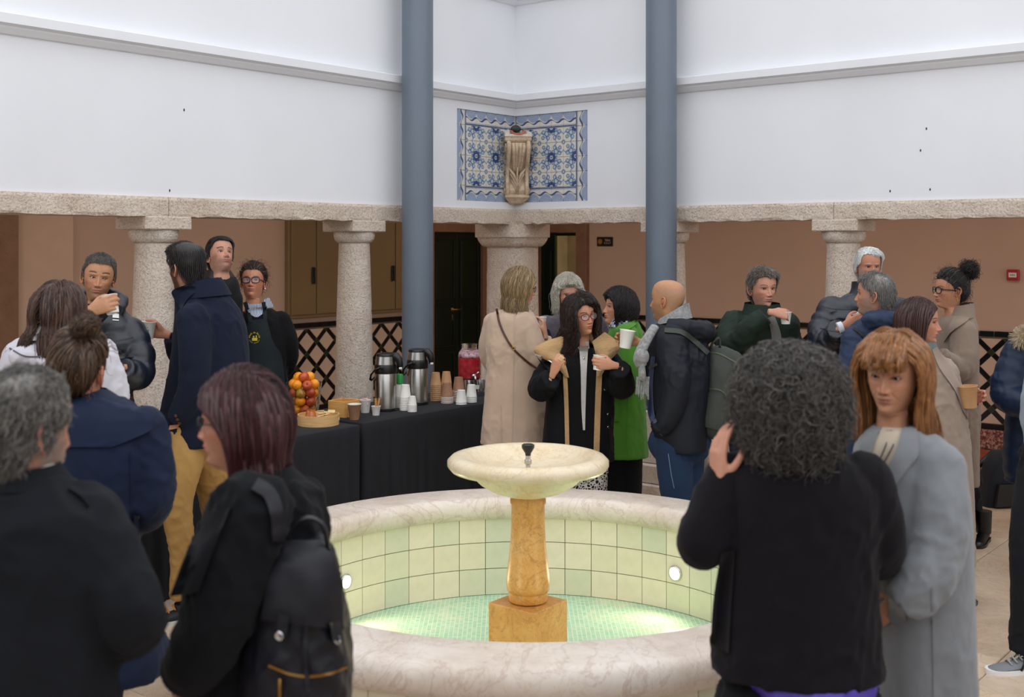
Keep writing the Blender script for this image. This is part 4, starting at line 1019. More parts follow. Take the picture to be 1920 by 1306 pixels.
def make_head(P, quality):
    NR, NC = {2: (150, 150), 1: (92, 86), 0: (70, 64)}[quality]
    X, a = head_base(NR, NC, P); sh = X.shape; V = X.reshape(-1, 3).copy(); x, y, z = V[:, 0].copy(), V[:, 1].copy(), V[:, 2].copy()
    ax = np.abs(x); front = (y < 0).astype(float)*sstep(-y, .0, .035)
    G = lambda cx, cz, sx, sz: np.exp(-((ax-cx)/sx)**2-((z-cz)/sz)**2)*front
    G1 = lambda cz, sx, sz: np.exp(-(x/sx)**2-((z-cz)/sz)**2)*front
    ns = P.get('nose', 1.0); age = P.get('age', .3); d = np.zeros(len(V))
    d += .0045*G(.028, .133, .020, .007)*P.get('brow', 1.0); d -= .0085*G(.031, .116, .015, .0105); d += .002*G1(.15, .05, .02)
    d += .0045*G(.046, .090, .018, .014)+.003*G(.035, .07, .02, .02)*P.get('fat', 0)*2
    d += .0085*G1(.050, .023, .020); d -= .002*G(.04, .045, .014, .018)
    smile = P.get('smile', 0.0); mz = .0485+smile*.1*ax*0
    zc = z-smile*(ax**2)*9
    L = lambda cz, sx, sz: np.exp(-np.abs(x/sx)**2.6-((zc-cz)/sz)**2)*front
    lp = P.get('lips', 1.0)
    d += .0040*lp*L(.0545, .0185, .0042)+.0052*lp*L(.0435, .0165, .0050)-.0050*L(.0488, .0215, .0015)
    d += .0070*G1(.014, .019, .013)*P.get('chin', 1.0); d -= .0030*G1(.0315, .018, .0055)
    d -= (.0008+.0016*age)*np.exp(-(((ax-.020)-(.075-z)*.55)/.0032)**2)*((z > .038) & (z < .076))*front
    d -= (.0006+.0016*age)*np.exp(-((z-.104)/.002)**2-((ax-.031)/.014)**2)*front
    if age > .4: 
        for q in (.150, .158, .166): d -= .0009*age*np.exp(-((z-q-.01*ax)/.0016)**2-(x/.035)**2)*front
    hz = np.interp(z, [.060, .0655, .071, .077, .085, .098, .110, .120, .130], [0, .003, .0145, .0235, .0215, .0150, .0095, .0062, .002])*ns
    sx = np.interp(z, [.065, .075, .09, .12], [.0105, .0105, .0082, .0075]); d += hz*np.exp(-(np.abs(x)/sx)**2.2)*front
    d += .0100*ns*G(.0140, .0755, .0058, .0068); d -= .0035*G(.0075, .0675, .0035, .0028)
    y2 = y-d; 
    # eyes
    ex, ez = .031, .1155; op = P.get('open', 1.0)
    i0 = np.argmin((x-ex)**2+(z-ez)**2+(y > 0)*9); surf = y2[i0]
    u = (ax-ex)/.0150; up = ez+.0052*op*(1-u**2); dn = ez-.0034*op*(1-u**2); inside = (np.abs(u) < 1) & (z < up) & (z > dn) & (front > .2)
    rim = np.exp(-(np.minimum(np.abs(z-up), np.abs(z-dn))/.0018)**2)*(np.abs(u) < 1.05)*(front > .2)*(np.abs(z-ez) < .012)
    y2 = y2-.0014*rim; y2[inside] += .0085
    V[:, 1] = y2
    # colours
    sk = np.array(srgb(P.get('skin', '#c99a7d'))); C = np.tile(sk, (len(V), 1))
    def tint(m, col, amt=1.0):
        nonlocal C; m = np.clip(m*amt, 0, 1)[:, None]; C = C*(1-m)+np.array(col)*m
    red = sk*np.array([1.02, .74, .70])
    tint(G(.042, .083, .022, .02)+G1(.078, .016, .012)*1.1+.35*G1(.015, .02, .012), red, .45)
    tint(np.exp(-((ax-.033)/.02)**2-((z-.106)/.007)**2)*front, sk*np.array([.72, .60, .60]), .45+.3*age)
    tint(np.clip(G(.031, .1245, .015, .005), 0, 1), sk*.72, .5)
    lipc = srgb(P.get('lipcol', '#a5655a')); 
    lu = (np.abs(x) < .0215)*sstep(.0052*(1-(x/.0225)**2)+.0003-np.abs(zc-.0530), -.0006, .0010); ll = (np.abs(x) < .0195)*sstep(.0060*(1-(x/.0205)**2)-np.abs(zc-.0445), -.0006, .0010)
    tint(np.maximum(lu, ll)*front, lipc, .85); tint(np.exp(-(x/.0205)**6-((zc-.0488)/.0012)**2)*front, sk*.22, .9)
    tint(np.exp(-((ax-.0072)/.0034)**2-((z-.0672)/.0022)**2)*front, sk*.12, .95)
    hc = np.array(srgb(P.get('browcol', '#2a1d16')))
    bz = .1375+.0035*(1-((ax-.034)/.02)**2)+P.get('browlift', 0)*.004; bw = .0032*P.get('browthick', 1.0)
    tint(sstep(bw-np.abs(z-bz), -.001, .0012)*sstep(ax, .011, .017)*(1-sstep(ax, .048, .056))*front, hc, P.get('browamt', .85))
    tint(rim*np.exp(-((z-up)/.0013)**2), hc*.5, .85*P.get('lash', 1.0)); C[inside] = sk*.25
    bd = P.get('beard', 0)
    if bd:
        bc = np.array(srgb(P.get('beardcol', '#2a2320'))); m = (1-sstep(z, .050, .076))*sstep(z, -.03, -.008)
        side = sstep(ax, .042, .058)*(1-sstep(z, .08, .12))*sstep(y, -.085, -.06)*sstep(z, -.02, 0); m = np.maximum(m, side); m = np.maximum(m, np.exp(-((z-.0635)/.0055)**2-(x/.028)**4)*front)
        m = m*(1-np.maximum(lu, ll))*(1-sstep(y, -.01, .02)); tint(m, bc, bd)
    # scalp shade
    hl = hairline(a, P); hlv = np.tile(hl, (NR, 1)).ravel()
    if P.get('hairtype') != 'bald': tint(sstep(z, hlv-.003, hlv+.004)*(z > -.03), np.array(srgb(P.get('haircol', '#2a1d16'))), .9)
    elif P.get('scalp'): tint(sstep(z, hlv-.003, hlv+.01)*(1-sstep(z, .17, .2)), np.array(srgb(P['scalp'])), .35)
    mb = MB(); F = []
    idx = np.arange(NR*NC).reshape(NR, NC)
    A_ = idx[:-1]; B_ = idx[1:]; An = np.roll(A_, -1, 1); Bn = np.roll(B_, -1, 1)
    F = np.stack([A_, B_, Bn, An], -1).reshape(-1, 4)
    geo = [(V, F, C)]
    # ears
    if P.get('ears', True):
        for s in (-1, 1):
            m = MB(); cx = .0735*s; pts = []
            for q in np.linspace(-.35, 4.6, 18):
                r1, r2 = .0165, .0305; pts.append(Vector((cx+s*(.006+.010*max(0, math.sin(q*.5+.3))), .014-r1*math.cos(q+PI*.9)*1.0+.004, .103+r2*math.sin(-q+PI*.9+PI)*-1)))
            pts = [Vector((cx+s*(.004+.011*sstep(np.array([py]), -.006, .016)[0]), .012+py, .101+pz)) for (py, pz) in ((-.012, .010), (-.012, .022), (-.004, .030), (.008, .031), (.016, .023), (.019, .010), (.016, -.004), (.010, -.016), (.003, -.026), (-.006, -.030), (-.012, -.024), (-.013, -.012))]
            pts = [Vector(p) for p in catmull(pts, 22)]
            m.tube(pts, [.0035+.0012*math.sin(PI*i/21) for i in range(22)], 8)
            m.sphere((cx+s*.004, .015, .100), (.0045, .0155, .0245), 12, 10)
            m.sphere((cx+s*.0015, .002, .098), (.005, .006, .007), 8, 6); m.sphere((cx+s*.006, .010, .1), (.0045, .0065, .012), 8, 8)
            v = np.array(m.v); cc = np.tile(sk*np.array([1.0, .82, .78]), (len(v), 1)); cc[-8*7-2:] = sk*np.array([.55, .40, .38])
            geo.append((v, m.f, cc))
    # eyeballs
    eg = []
    gaze = P.get('gaze', (0, 0))
    for s in (-1, 1):
        m = MB(); n = 20; angs = [.0, .18, .185, .44, .46, .6, .8, 1.1, 1.5, 2.0]; R = []; cc = []
        rot = Euler((-gaze[1], 0, gaze[0])).to_matrix(); c = Vector((s*ex, surf+.0132, ez)); r = .0120
        ir = srgb(P.get('iris', '#3a2418'))
        for k, t in enumerate(angs):
            R.append([c+rot@Vector((r*math.sin(t+1e-4)*math.cos(2*PI*j/n), -r*math.cos(t), r*math.sin(t+1e-4)*math.sin(2*PI*j/n))) for j in range(n)])
            cc += [((.005, .005, .005) if k < 2 else ir if k < 4 else (.46, .42, .40))]*n
        m.rings(R, False, False); eg.append((np.array(m.v), m.f, np.array(cc)))
    return geo, eg, X, a
def hairline(a, P):
    """height of the hair line round the head for azimuth a (0 = front)"""
    A = np.abs(np.degrees(a)); k = P.get('hairtype', 'short')
    f = P.get('front_z', .186)
    if k in ('long', 'bob', 'curlymass'): return np.interp(A, [0, 25, 50, 70, 82, 100, 125, 180], [f, f-.003, .172, .155, .130, .085, .02, .0])
    return np.interp(A, [0, 25, 45, 60, 73, 82, 89, 97, 106, 120, 142, 180], [f, f+.003, f-.006, .165, .152, .135, .098 if P.get('sideburn', True) else .13, .112, .105, .070, .038, .026])
# ---- hair
def ellipsoid_push(p, off, c=(0, .006, .128), r=(.0775, .1015, .108)):
    c = np.array(c); R = np.array(r)+off[:, None]; q = (p-c)/R; l = np.linalg.norm(q, axis=1); m = l < 1
    p[m] = c+q[m]/l[m][:, None]*R[m]; return p
def sim_hair(roots, nrm, P, rng, K=16):
    n = len(roots); L = P['len']*rng.uniform(.85, 1.1, n); ht = P['hairtype']; step = L/K
    comb = P.get('comb', (0, 0, -1)); x, y, z = roots.T; C = np.zeros((n, 3))
    part = P.get('part', None); grav = P.get('grav', .35 if ht == 'short' else .75); lift = P.get('lift', .3 if ht == 'short' else .08); curl = P.get('curl', 0.); off = P.get('vol', .01)*rng.uniform(.35, 1.2, n)
    if ht == 'short':
        C[:] = comb
        if part is not None: C[:, 0] += np.sign(x-part)*.7
        back = sstep(y, -.01, .05); C = C*(1-back[:, None])+np.array([0, .25, -1.0])*back[:, None]
        side = sstep(np.abs(x), .05, .07)*(1-sstep(z, .17, .2)); C = C*(1-side[:, None])+np.array([0, .35, -1.0])*side[:, None]
    else:
        pv = part if part is not None else 0.0
        C[:, 0] = np.sign(x-pv+rng.normal(0, .002, n))*1.0; C[:, 1] = np.where(y < -.02, P.get('front_comb', .15), .25); C[:, 2] = -.3
        top = sstep(y, .02, .07); C[:, 0] = C[:, 0]*(1-.6*top)+x*6*top; C[:, 1] += top*.6
    if P.get('bangs'):
        bm = (np.abs(x) < .056) & (y < -.020) & (z > .17); C[bm] = np.array([0, -1.0, -.25]); C[bm, 0] = x[bm]*3
    v = nrm*lift+C/np.linalg.norm(C, axis=1)[:, None]; v /= np.linalg.norm(v, axis=1)[:, None]
    p = roots.copy(); out = [p.copy()]; ph = rng.uniform(0, 6.28, n); fr = P.get('cfreq', 6)*rng.uniform(.7, 1.3, n); ca = rng.normal(size=(n, 3)); ca -= v*(ca*v).sum(1)[:, None]; ca /= np.linalg.norm(ca, axis=1)[:, None]; cb = np.cross(v, ca)
    zend = P.get('zend', None); sp = P.get('spread', 0)
    for k in range(K):
        v = v+np.array([0, 0, -1])*grav*(1 if k > 0 else .3)+rng.normal(0, P.get('mess', .05), (n, 3)); 
        if sp and k > K*.4: v[:, 0] += np.sign(p[:, 0])*sp
        if ht != 'short':
            ec = (p-np.array([0, .006, .128]))/np.array([.0775, .1015, .108]); nn = ec/np.array([.0775, .1015, .108]); nn /= np.linalg.norm(nn, axis=1)[:, None]
            vo = (v*nn).sum(1); vo = np.where((vo > 0) & (p[:, 2] > .04), vo, 0)*P.get('cling', .7); v -= nn*vo[:, None]
            low = sstep(-p[:, 2], -.09, -.0); wd = P.get('wide', .088)+off*.4; v[:, 0] -= np.sign(p[:, 0])*np.clip(np.abs(p[:, 0])-wd, -.02, .05)*low*P.get('hold', 3); v[:, 1] -= low*np.clip(np.abs(p[:, 1]-.01)-.105, 0, .05)*np.sign(p[:, 1])*3
        v /= np.linalg.norm(v, axis=1)[:, None]
        p = p+v*step[:, None]
        if P.get('bangs'):
            stop = bm & (p[:, 2] < P['bangs']); 
            p[stop] = out[-1][stop]
        p = ellipsoid_push(p, off)
        # keep off the face and neck
        if ht != 'short':
            zl = .17; w = np.interp(p[:, 2], [-.1, 0, .06, .12, .17], [.055, .062, .066, .074, .070])*P.get('facew', 1)+off*.5
            m = (p[:, 1] < -.008) & (p[:, 2] < zl) & (np.abs(p[:, 0]) < w)
            if P.get('bangs'): m &= ~bm
            p[m, 0] = np.sign(p[m, 0])*w[m]
            fb = (p[:, 2] < .19) & (p[:, 1] < .05) if not P.get('bangs') else (p[:, 2] < .19) & (p[:, 1] < .05) & ~bm
            ym = np.interp(p[:, 2], [-.2, .0, .10, .16, .19], [P.get('face_y', -.035)+.01, P.get('face_y', -.035), P.get('face_y', -.035)-.012, -.068, -.095]); mm = fb & (p[:, 1] < ym); p[mm, 1] += (ym[mm]-p[mm, 1])*.8
            # neck/back/shoulder cylinder
            neck = (p[:, 2] < .03); q = p[:, :2]-np.array([0, .02]); R_ = P.get('neckr', .058)+off*.8+np.clip(-.075-p[:, 2], 0, .2)*.55; l = np.linalg.norm(q, axis=1); mm = neck & (l < R_) & (p[:, 1] > -.02); p[mm, :2] = np.array([0, .02])+q[mm]/l[mm][:, None]*R_[mm][:, None]
        out.append(p.copy())
    S = np.array(out).transpose(1, 0, 2)
    if zend is not None:
        ze = zend+rng.normal(0, P.get('zvar', .006), n); T = np.linspace(0, 1, S.shape[1])
        for i in range(n):
            below = np.where(S[i, :, 2] < ze[i])[0]
            if len(below) and below[0] > 0:
                kf = below[0]/K; S[i] = np.stack([np.interp(T*kf, T, S[i, :, c]) for c in range(3)], 1)
    if curl:
        t = np.arange(S.shape[1])/S.shape[1]; amp = curl*np.clip(t*2.2, 0, 1); am = rng.uniform(.6, 1.2, n)
        w = fr[:, None]*t[None]*6.28+ph[:, None]
        S = S+(amp[None, :]*am[:, None]*np.cos(w))[:, :, None]*ca[:, None, :]+(amp[None, :]*am[:, None]*np.sin(w))[:, :, None]*cb[:, None, :]
    return S
def curves_obj(name, S, m, radius, parent, taper=True):
    n, K = S.shape[:2]; hc = bpy.data.hair_curves.new(name); hc.add_curves([K]*n)
    hc.position_data.foreach_set('vector', np.ascontiguousarray(S, dtype=np.float32).ravel())
    ra = hc.attributes.get('radius') or hc.attributes.new('radius', 'FLOAT', 'POINT')
    t = np.linspace(0, 1, K); r = radius*(1-.6*t**2) if taper else np.full(K, radius); ra.data.foreach_set('value', np.tile(r, n).astype(np.float32))
    hc.materials.append(m); o = bpy.data.objects.new(name, hc); COL.objects.link(o); o.parent = parent; o['kind'] = 'stuff'; return o

class Person:
    """a figure: body (skin), hair and clothes, all children of one Empty on the ground"""
    def __init__(s, label, d, seed, **P):
        s.P = P; s.d = d; s.seed = seed; s.rng = np.random.default_rng(seed); s.scale = P.get('scale', 1.0)
        u, v = P['head']; hd = P.get('hd', 0.0); s.q = P.get('quality', 1)
        hc = px(u, v, d+hd)                      # centre of the head, at eye height
        s.Rh = (Matrix.Rotation(math.radians(P.get('yaw', 0)), 3, 'Z') @ Matrix.Rotation(math.radians(-P.get('pitch', 0)), 3, 'X') @ Matrix.Rotation(math.radians(P.get('roll', 0)), 3, 'Y'))
        s.Rb = Matrix.Rotation(math.radians(P.get('body_yaw', P.get('yaw', 0))), 3, 'Z')
        s.hc = np.array(hc); s.root = empty('person', (hc.x, hc.y, 0), label, 'person'); s.M0 = Matrix.Translation((-hc.x, -hc.y, 0))
        s.garments = {}; s.body = []; s.label = label
        geo, eg, s.X, s.a = make_head(P, s.q)
        for (v_, f, c) in geo: s.body.append((s.tohead(v_), f, c, 0))
        for (v_, f, c) in eg: s.body.append((s.tohead(v_), f, c, 1))
        if P.get('hairtype', 'short') != 'none': s.make_hair()
    def tohead(s, V):
        V = np.asarray(V, float); piv = np.array([0, .012, .0]); k = s.scale
        Rh, Rb = np.array(s.Rh), np.array(s.Rb); w = sstep(V[:, 2], -.09, .015)[:, None]
        ctr = np.array([0, 0, .115])
        A_ = (V-ctr)@Rh.T; pv = (piv-ctr)@Rh.T; B_ = pv+(V-piv)@Rb.T
        return s.hc+k*(A_*w+B_*(1-w))
    def P3(s, u, v, dd=0.0): return px(u, v, s.d+dd)
    def W(s, name, mb, m, sharp=None, parent=None, smooth=True):
        if isinstance(mb, bpy.types.Mesh):
            if len(mb.materials) == 0: mb.materials.append(m)
            o = link(name, mb)
            co = np.empty(len(mb.vertices)*3, np.float32); mb.vertices.foreach_get('co', co); co = co.reshape(-1, 3)-np.array([s.hc[0], s.hc[1], 0], np.float32); mb.vertices.foreach_set('co', co.ravel()); mb.update()
        else:
            mb.v = [(p[0]-s.hc[0], p[1]-s.hc[1], p[2]) for p in mb.v]; o = mb.build(name, m, None, smooth, sharp=sharp)
        o.parent = parent or s.root; return o
    # ---------------- hair
    def cap(s, th, jitter=0):
        P = s.P; X = s.X; NR, NC = X.shape[:2]; a = s.a
        hl = hairline(a, P)[None, :]; z = X[:, :, 2]; keep = (z > hl) & (z > -.02)
        ctr = np.array([0, .005, .12]); n = X-ctr; n[:, :, 2] *= .75; n /= np.linalg.norm(n, axis=2)[:, :, None]
        edge = sstep(z-hl, 0, .03); w = Wave(s.seed, 45)(X.reshape(-1, 3)).reshape(NR, NC); top = sstep(z, .15, .2)
        off = (th*(.35+.65*edge)+P.get('topvol', 0)*top)*(1+.25*w); Y = X+n*off[:, :, None]
        m = MB(); idx = -np.ones((NR, NC), int); ii = np.argwhere(keep)
        idx[keep] = np.arange(len(ii)); vs = Y[keep]; fs = []
        for r in range(NR-1):
            for c in range(NC):
                c2 = (c+1) % NC; q = (idx[r, c], idx[r+1, c], idx[r+1, c2], idx[r, c2])
                if min(q) >= 0: fs.append(q)
        m.add(s.tohead(vs), fs); return m, X[keep], n[keep], Y[keep]
    def make_hair(s):
        P = s.P; ht = P.get('hairtype', 'short'); rng = s.rng
        if ht == 'bald': return
        M1, M2 = hair_mats(P['hairname'], P['haircol'], P.get('haircol2', P['haircol']), P.get('hairrough', .42))
        m, roots, nr, surf = s.cap(P.get('cap', .006))
        def pick(n):
            i = rng.integers(0, len(roots), n*2); wgt = np.sqrt(roots[i, 0]**2+roots[i, 1]**2)/.1; i = i[rng.uniform(size=n*2) < np.clip(wgt, .45, 1)][:n]
            return surf[i], nr[i]
        nC, nS = P.get('clumps', 0 if ht == 'short' else 170), P.get('strands', 2600)
        if ht == 'tied':
            tgt = np.array(P['bun']); 
            def gen(n, K=14):
                r0, n0 = pick(n); t = np.linspace(0, 1, K)[None, :, None]; c = np.array([0, .006, .128]); a_ = r0[:, None]-c; b_ = (tgt-c)[None, None]+rng.normal(0, .012, (n, 1, 3))
                q = a_*(1-t)+b_*t; l = np.linalg.norm(q/np.array([.0775, .1015, .108]), axis=2)[:, :, None]; off = .010+.008*np.sin(PI*t)+rng.uniform(-.004, .006, (n, 1, 1))
                l0 = np.linalg.norm(a_/np.array([.0775, .1015, .108]), axis=2)[:, :, None]; return c+q/l*(1*t+l0*(1-t)+off/.1*np.minimum(t*4, 1))
            C_, S_ = gen(P.get('clumps', 120)), gen(nS)
            br = P.get('bunr', .042); bc = tgt+(tgt-np.array([0, .006, .128]))/np.linalg.norm(tgt-np.array([0, .006, .128]))*br*.75
            B_ = []
            for i in range(30):
                ax = rng.normal(size=3); ax /= np.linalg.norm(ax); u1 = np.cross(ax, [0, 0, 1.]); u1 /= np.linalg.norm(u1); v1 = np.cross(ax, u1); ph = rng.uniform(0, 6.28); rr_ = br*rng.uniform(.62, 1.0); t = np.linspace(0, rng.uniform(3, 5.5), 14)
                B_.append(bc+ax*rng.uniform(-.3, .3)*br+rr_*(np.cos(t+ph)[:, None]*u1+np.sin(t+ph)[:, None]*v1))
            B_ = np.array(B_); cr = P.get('buncurl', 0)
            for q in B_: m.tube([Vector(p) for p in s.tohead(q)], [.006+.004*math.sin(PI*i/13) for i in range(14)], 6)
            m.sphere(Vector(s.tohead([bc])[0]), br*.8, 12, 9)
            BS = np.repeat(B_, 26, 0)+rng.normal(0, .006+cr, (30*26, 1, 3))+rng.normal(0, .0015+cr*.6, (30*26, 14, 3)); S_ = np.concatenate([S_, BS])
            if P.get('wisps'):
                r0, n0 = pick(P['wisps']); W_ = sim_hair(r0, n0, dict(hairtype='short', len=.07, comb=(0, .2, .1), lift=1.5, grav=.15, curl=.006, cfreq=2, mess=.25), rng, 13); S_ = np.concatenate([S_, W_])
        elif ht == 'curlymass':
            def gen(n, K=15):
                r0, n0 = pick(n); L = P['len']*rng.uniform(.55, 1.05, n); t = np.linspace(0, 1, K)
                dirv = n0+rng.normal(0, .35, (n, 3))+np.array([0, 0, P.get('droop', -.25)]); face = (r0[:, 1] < -.03); dirv[face, 1] *= .3; dirv /= np.linalg.norm(dirv, axis=1)[:, None]
                ca = np.cross(dirv, rng.normal(size=(n, 3))); ca /= np.linalg.norm(ca, axis=1)[:, None]; cb = np.cross(dirv, ca); ph = rng.uniform(0, 6.28, n); fr = rng.uniform(1.2, 2.4, n)
                w = ph[:, None]+fr[:, None]*6.28*t; amp = P['curl']*np.clip(t*3, 0, 1)[None]*rng.uniform(.7, 1.2, (n, 1))
                return r0[:, None]+dirv[:, None]*(L[:, None]*t)[:, :, None]+np.array([0, 0, -.35])*(L[:, None]*t**2)[:, :, None]+(amp*np.cos(w))[:, :, None]*ca[:, None]+(amp*np.sin(w))[:, :, None]*cb[:, None]
            C_, S_ = gen(P.get('clumps', 300)), gen(nS)
        else:
            r0, n0 = pick(int(nC*1.25)) if nC else (None, None); C_ = sim_hair(r0, n0, dict(P, vol=P.get('vol', .01)*.6), rng, 26 if P.get('curl') else 16) if nC else None
            # strands: around clumps when long, own simulation when short
            r1, n1 = pick(int(nS*(2.1 if ht != 'short' else 1.15))); S_ = sim_hair(r1, n1, P, rng, 12 if ht == 'short' else 26 if P.get('curl') else 16)
        s.hair_pts = S_
        if nC or ht in ('tied', 'curlymass'):
            cr = P.get('clump_r', .008)*.72; K = C_.shape[1]
            for q in C_: 
                q = q[::2] if len(q) > 15 else q; K = len(q); qq = s.tohead_hair(q); m.tube([Vector(p) for p in qq], [cr*(1.05-.75*(i/(K-1))**2) for i in range(K)], 5 if s.d < 4 else 4)
        s.hair = s.W('hair', m, M1)
        sh = S_.shape; Q = s.tohead_hair(S_.reshape(-1, 3)).reshape(sh)-np.array([s.hc[0], s.hc[1], 0])
        curves_obj('hair_strand', Q, M2, P.get('sr', .0008), s.hair)
    def tohead_hair(s, V):
        if s.P.get('hairtype') in ('long', 'bob') :
            V = np.asarray(V, float); k = s.scale; Rh = np.array(s.Rh); Ry = np.array(Matrix.Rotation(math.radians(s.P.get('yaw', 0)), 3, 'Z')); w = sstep(V[:, 2], -.12, .12)[:, None]; ctr = np.array([0, 0, .115])
            return s.hc+k*(((V-ctr)@Rh.T)*w+((V-ctr)@Ry.T)*(1-w))
        ctr = np.array([0, 0, .115]); return s.hc+s.scale*((np.asarray(V, float)-ctr)@np.array(s.Rh).T)
    # ---------------- clothes
    def rows(s, mb, rows, n=56, N=None, e=2.35, fold=.0, ff=7, puff=0, pitch=.07, hem=1.5, yaw=0, cap1=True, inner=0):
        """a closed body of cloth through rows (v, u_left, u_right, thickness, depth offset); v, u measured in the picture at the figure's distance"""
        R = []; A = []
        for r in rows:
            v, uL, uR, th = r[:4]; dd = r[4] if len(r) > 4 else 0
            A.append((*s.P3((uL+uR)/2, v, dd), (uR-uL)/2/F_PX*(s.d+dd)-inner, th/2-inner))
        A = np.array(A); hgt = abs(A[0, 2]-A[-1, 2]); N = N or max(12, int(hgt/.022)); Q = catmull(A, N); r = np.random.default_rng(s.seed+11)
        ph = r.uniform(0, 6.28, 6); fq = np.array([3, 5, 7, 9, 12, 16]); am = r.uniform(.4, 1, 6)/np.array([1, 1, 1.3, 1.6, 2.2, 3])
        for i, q in enumerate(Q):
            t = i/(N-1); ring = []
            for j in range(n):
                a = 2*PI*j/n; c, sn = math.cos(a), math.sin(a); k = (abs(c)**e+abs(sn)**e)**(-1/e)
                f = 1
                if fold: f += fold*(t**hem)*sum(am[h]*math.sin(fq[h]*a+ph[h]+t*(h-2)*.8) for h in range(6))/2.2
                if puff: f += puff*(abs(math.sin(PI*(q[2]/pitch)))**.55-.6)
                wx, wy = q[3]*c*k*f, q[4]*sn*k*f
                if yaw: wx, wy = wx, wy
                ring.append((q[0]+wx, q[1]+wy, q[2]))
            R.append(ring)
        mb.rings(R, True, cap1); return Q
    def sleeve(s, mb, pts, rad, n=20, wr=.05, puff=0, pitch=.055, N=34, cuff=True):
        """pts: world points"""
        P_ = catmull([tuple(p) for p in pts], N); Rr = np.interp(np.linspace(0, 1, N), np.linspace(0, 1, len(rad)), rad)
        L = np.concatenate([[0], np.cumsum(np.linalg.norm(np.diff(P_, axis=0), axis=1))]); r = np.random.default_rng(s.seed+int(abs(pts[0][0])*1000) % 97)
        ph = r.uniform(0, 6.28, 8); tot = L[-1]
        def mod(i, a):
            t = L[i]/tot; el = math.exp(-((t-.52)/.16)**2)+.5*math.exp(-((t-.92)/.1)**2)+.25; f = 1
            f += wr*el*(math.sin(L[i]*95+ph[0]+2.6*math.sin(a+ph[1])+1.2*math.sin(L[i]*23+ph[5]))+.7*math.sin(L[i]*160+ph[2]+3.4*math.sin(a*2+ph[3])))*.45*(.55+.45*math.sin(a+ph[4]+L[i]*7))
            if puff: f += puff*(abs(math.sin(PI*L[i]/pitch+.0))**.55-.6)
            return f
        mb.tube([Vector(p) for p in P_], list(Rr), n, mod=mod); mb.sphere(Vector(P_[0]), rad[0]*1.02, 18, 12)
    def garment(s, name, mb, m, voxel=.009, amp=.004, k=22, stretch=(1, 1, .45), smooth=2, extra=None):
        w = Wave(s.seed+5, k, 7, stretch); w2 = Wave(s.seed+6, k*4.2, 6, (1, 1, .7)); w3 = Wave(s.seed+7, 9, 4); w = Wave(s.seed+5, k*2.2, 7, stretch)
        def fold(X, N):
            a = np.clip(w(X)*2.2, -1, 1); b = np.clip(w2(X)*2.2, -1, 1); g = (w3(X)*1.6+.65).clip(.15, 1.25)
            return amp*g*((1-np.abs(a))**1.6*2-.7)*.75+amp*.4*g*((1-np.abs(b))**1.5*2-.7)
        me = voxel_union(mb, voxel, smooth, .5, fold); 
        co = np.empty(len(me.vertices)*3, np.float32); me.vertices.foreach_get('co', co); co = co.reshape(-1, 3); fs = [tuple(p.vertices) for p in me.polygons]
        s.garments[name] = BVHTree.FromPolygons([tuple(map(float, c)) for c in co], fs)
        return s.W(name, me, m)
    def hit(s, u, v, tree, lift=0.0):
        o = Vector((0, 0, EYE)); dr = (px(u, v, 1.0)-o).normalized(); h = None
        for g in ([tree] if isinstance(tree, str) else tree):
            r = s.garments[g].ray_cast(o, dr)
            if r[0] is not None and (h is None or r[3] < h[3]): h = r
        if h is None: return None, None
        n = h[1]; n = -n if n.dot(dr) > 0 else n
        return h[0]+n*lift, n
    def at(s, u, v, tree, lift=0.0):
        q, n = s.hit(u, v, tree); q = q if q is not None else px(u, v, s.d-.10)
        return q+Vector((0, -lift, 0))
    def shell(s, name, L, R, tree, m, th=.006, cols=5, N=None, parent=None, lift=0.0, sharp=45, smooth_d=1, bulge=0):
        """a piece of cloth lying on a garment between a left and a right edge (lists of picture points)"""
        N = N or max(len(L), 10); L = catmull(L, N); R = catmull(R, N); G = np.full((N, cols+1, 3), np.nan)
        for i in range(N):
            for j in range(cols+1):
                t = j/cols; u, v = L[i]*(1-t)+R[i]*t; p, n = s.hit(u, v, tree)
                if p is not None: G[i, j] = (p.x, p.y, p.z)
        D = G[:, :, 1].copy(); ok = ~np.isnan(D)
        if not ok.any(): return None
        D[~ok] = np.nanmedian(D)
        if smooth_d == 2:
            for _ in range(30):
                Dp = np.pad(D, 1, mode='edge'); D = (Dp[1:-1, 1:-1]*2+Dp[:-2, 1:-1]+Dp[2:, 1:-1]+Dp[1:-1, :-2]+Dp[1:-1, 2:])/6
        for _ in range(3 if smooth_d == 1 else 0):
            Dp = np.pad(D, 1, mode='edge'); D = np.minimum(D, (Dp[1:-1, 1:-1]*2+Dp[:-2, 1:-1]+Dp[2:, 1:-1]+Dp[1:-1, :-2]+Dp[1:-1, 2:])/6)
        A, B = [], []
        for i in range(N):
            for j in range(cols+1):
                t = j/cols; u, v = L[i]*(1-t)+R[i]*t; bl = bulge*math.sin(PI*t)*math.sin(PI*i/(N-1))
                A.append(px(u, v, D[i, j]-lift-th-bl)); B.append(px(u, v, D[i, j]+.012))
        c1 = cols+1; mb = MB(); nn = len(A); fs = []
        for i in range(N-1):
            for j in range(cols): 
                q = (i*c1+j, i*c1+j+1, (i+1)*c1+j+1, (i+1)*c1+j); fs.append(q[::-1]); fs.append(tuple(x+nn for x in q))
        bd = [i*c1 for i in range(N)]+[(N-1)*c1+j for j in range(1, c1)]+[i*c1+cols for i in range(N-2, -1, -1)]+[j for j in range(cols-1, 0, -1)]
        for k in range(len(bd)):
            p, q = bd[k], bd[(k+1) % len(bd)]; fs.append((p, q, q+nn, p+nn))
        mb.add(A+B, fs); return s.W(name, mb, m, parent=parent, sharp=sharp)
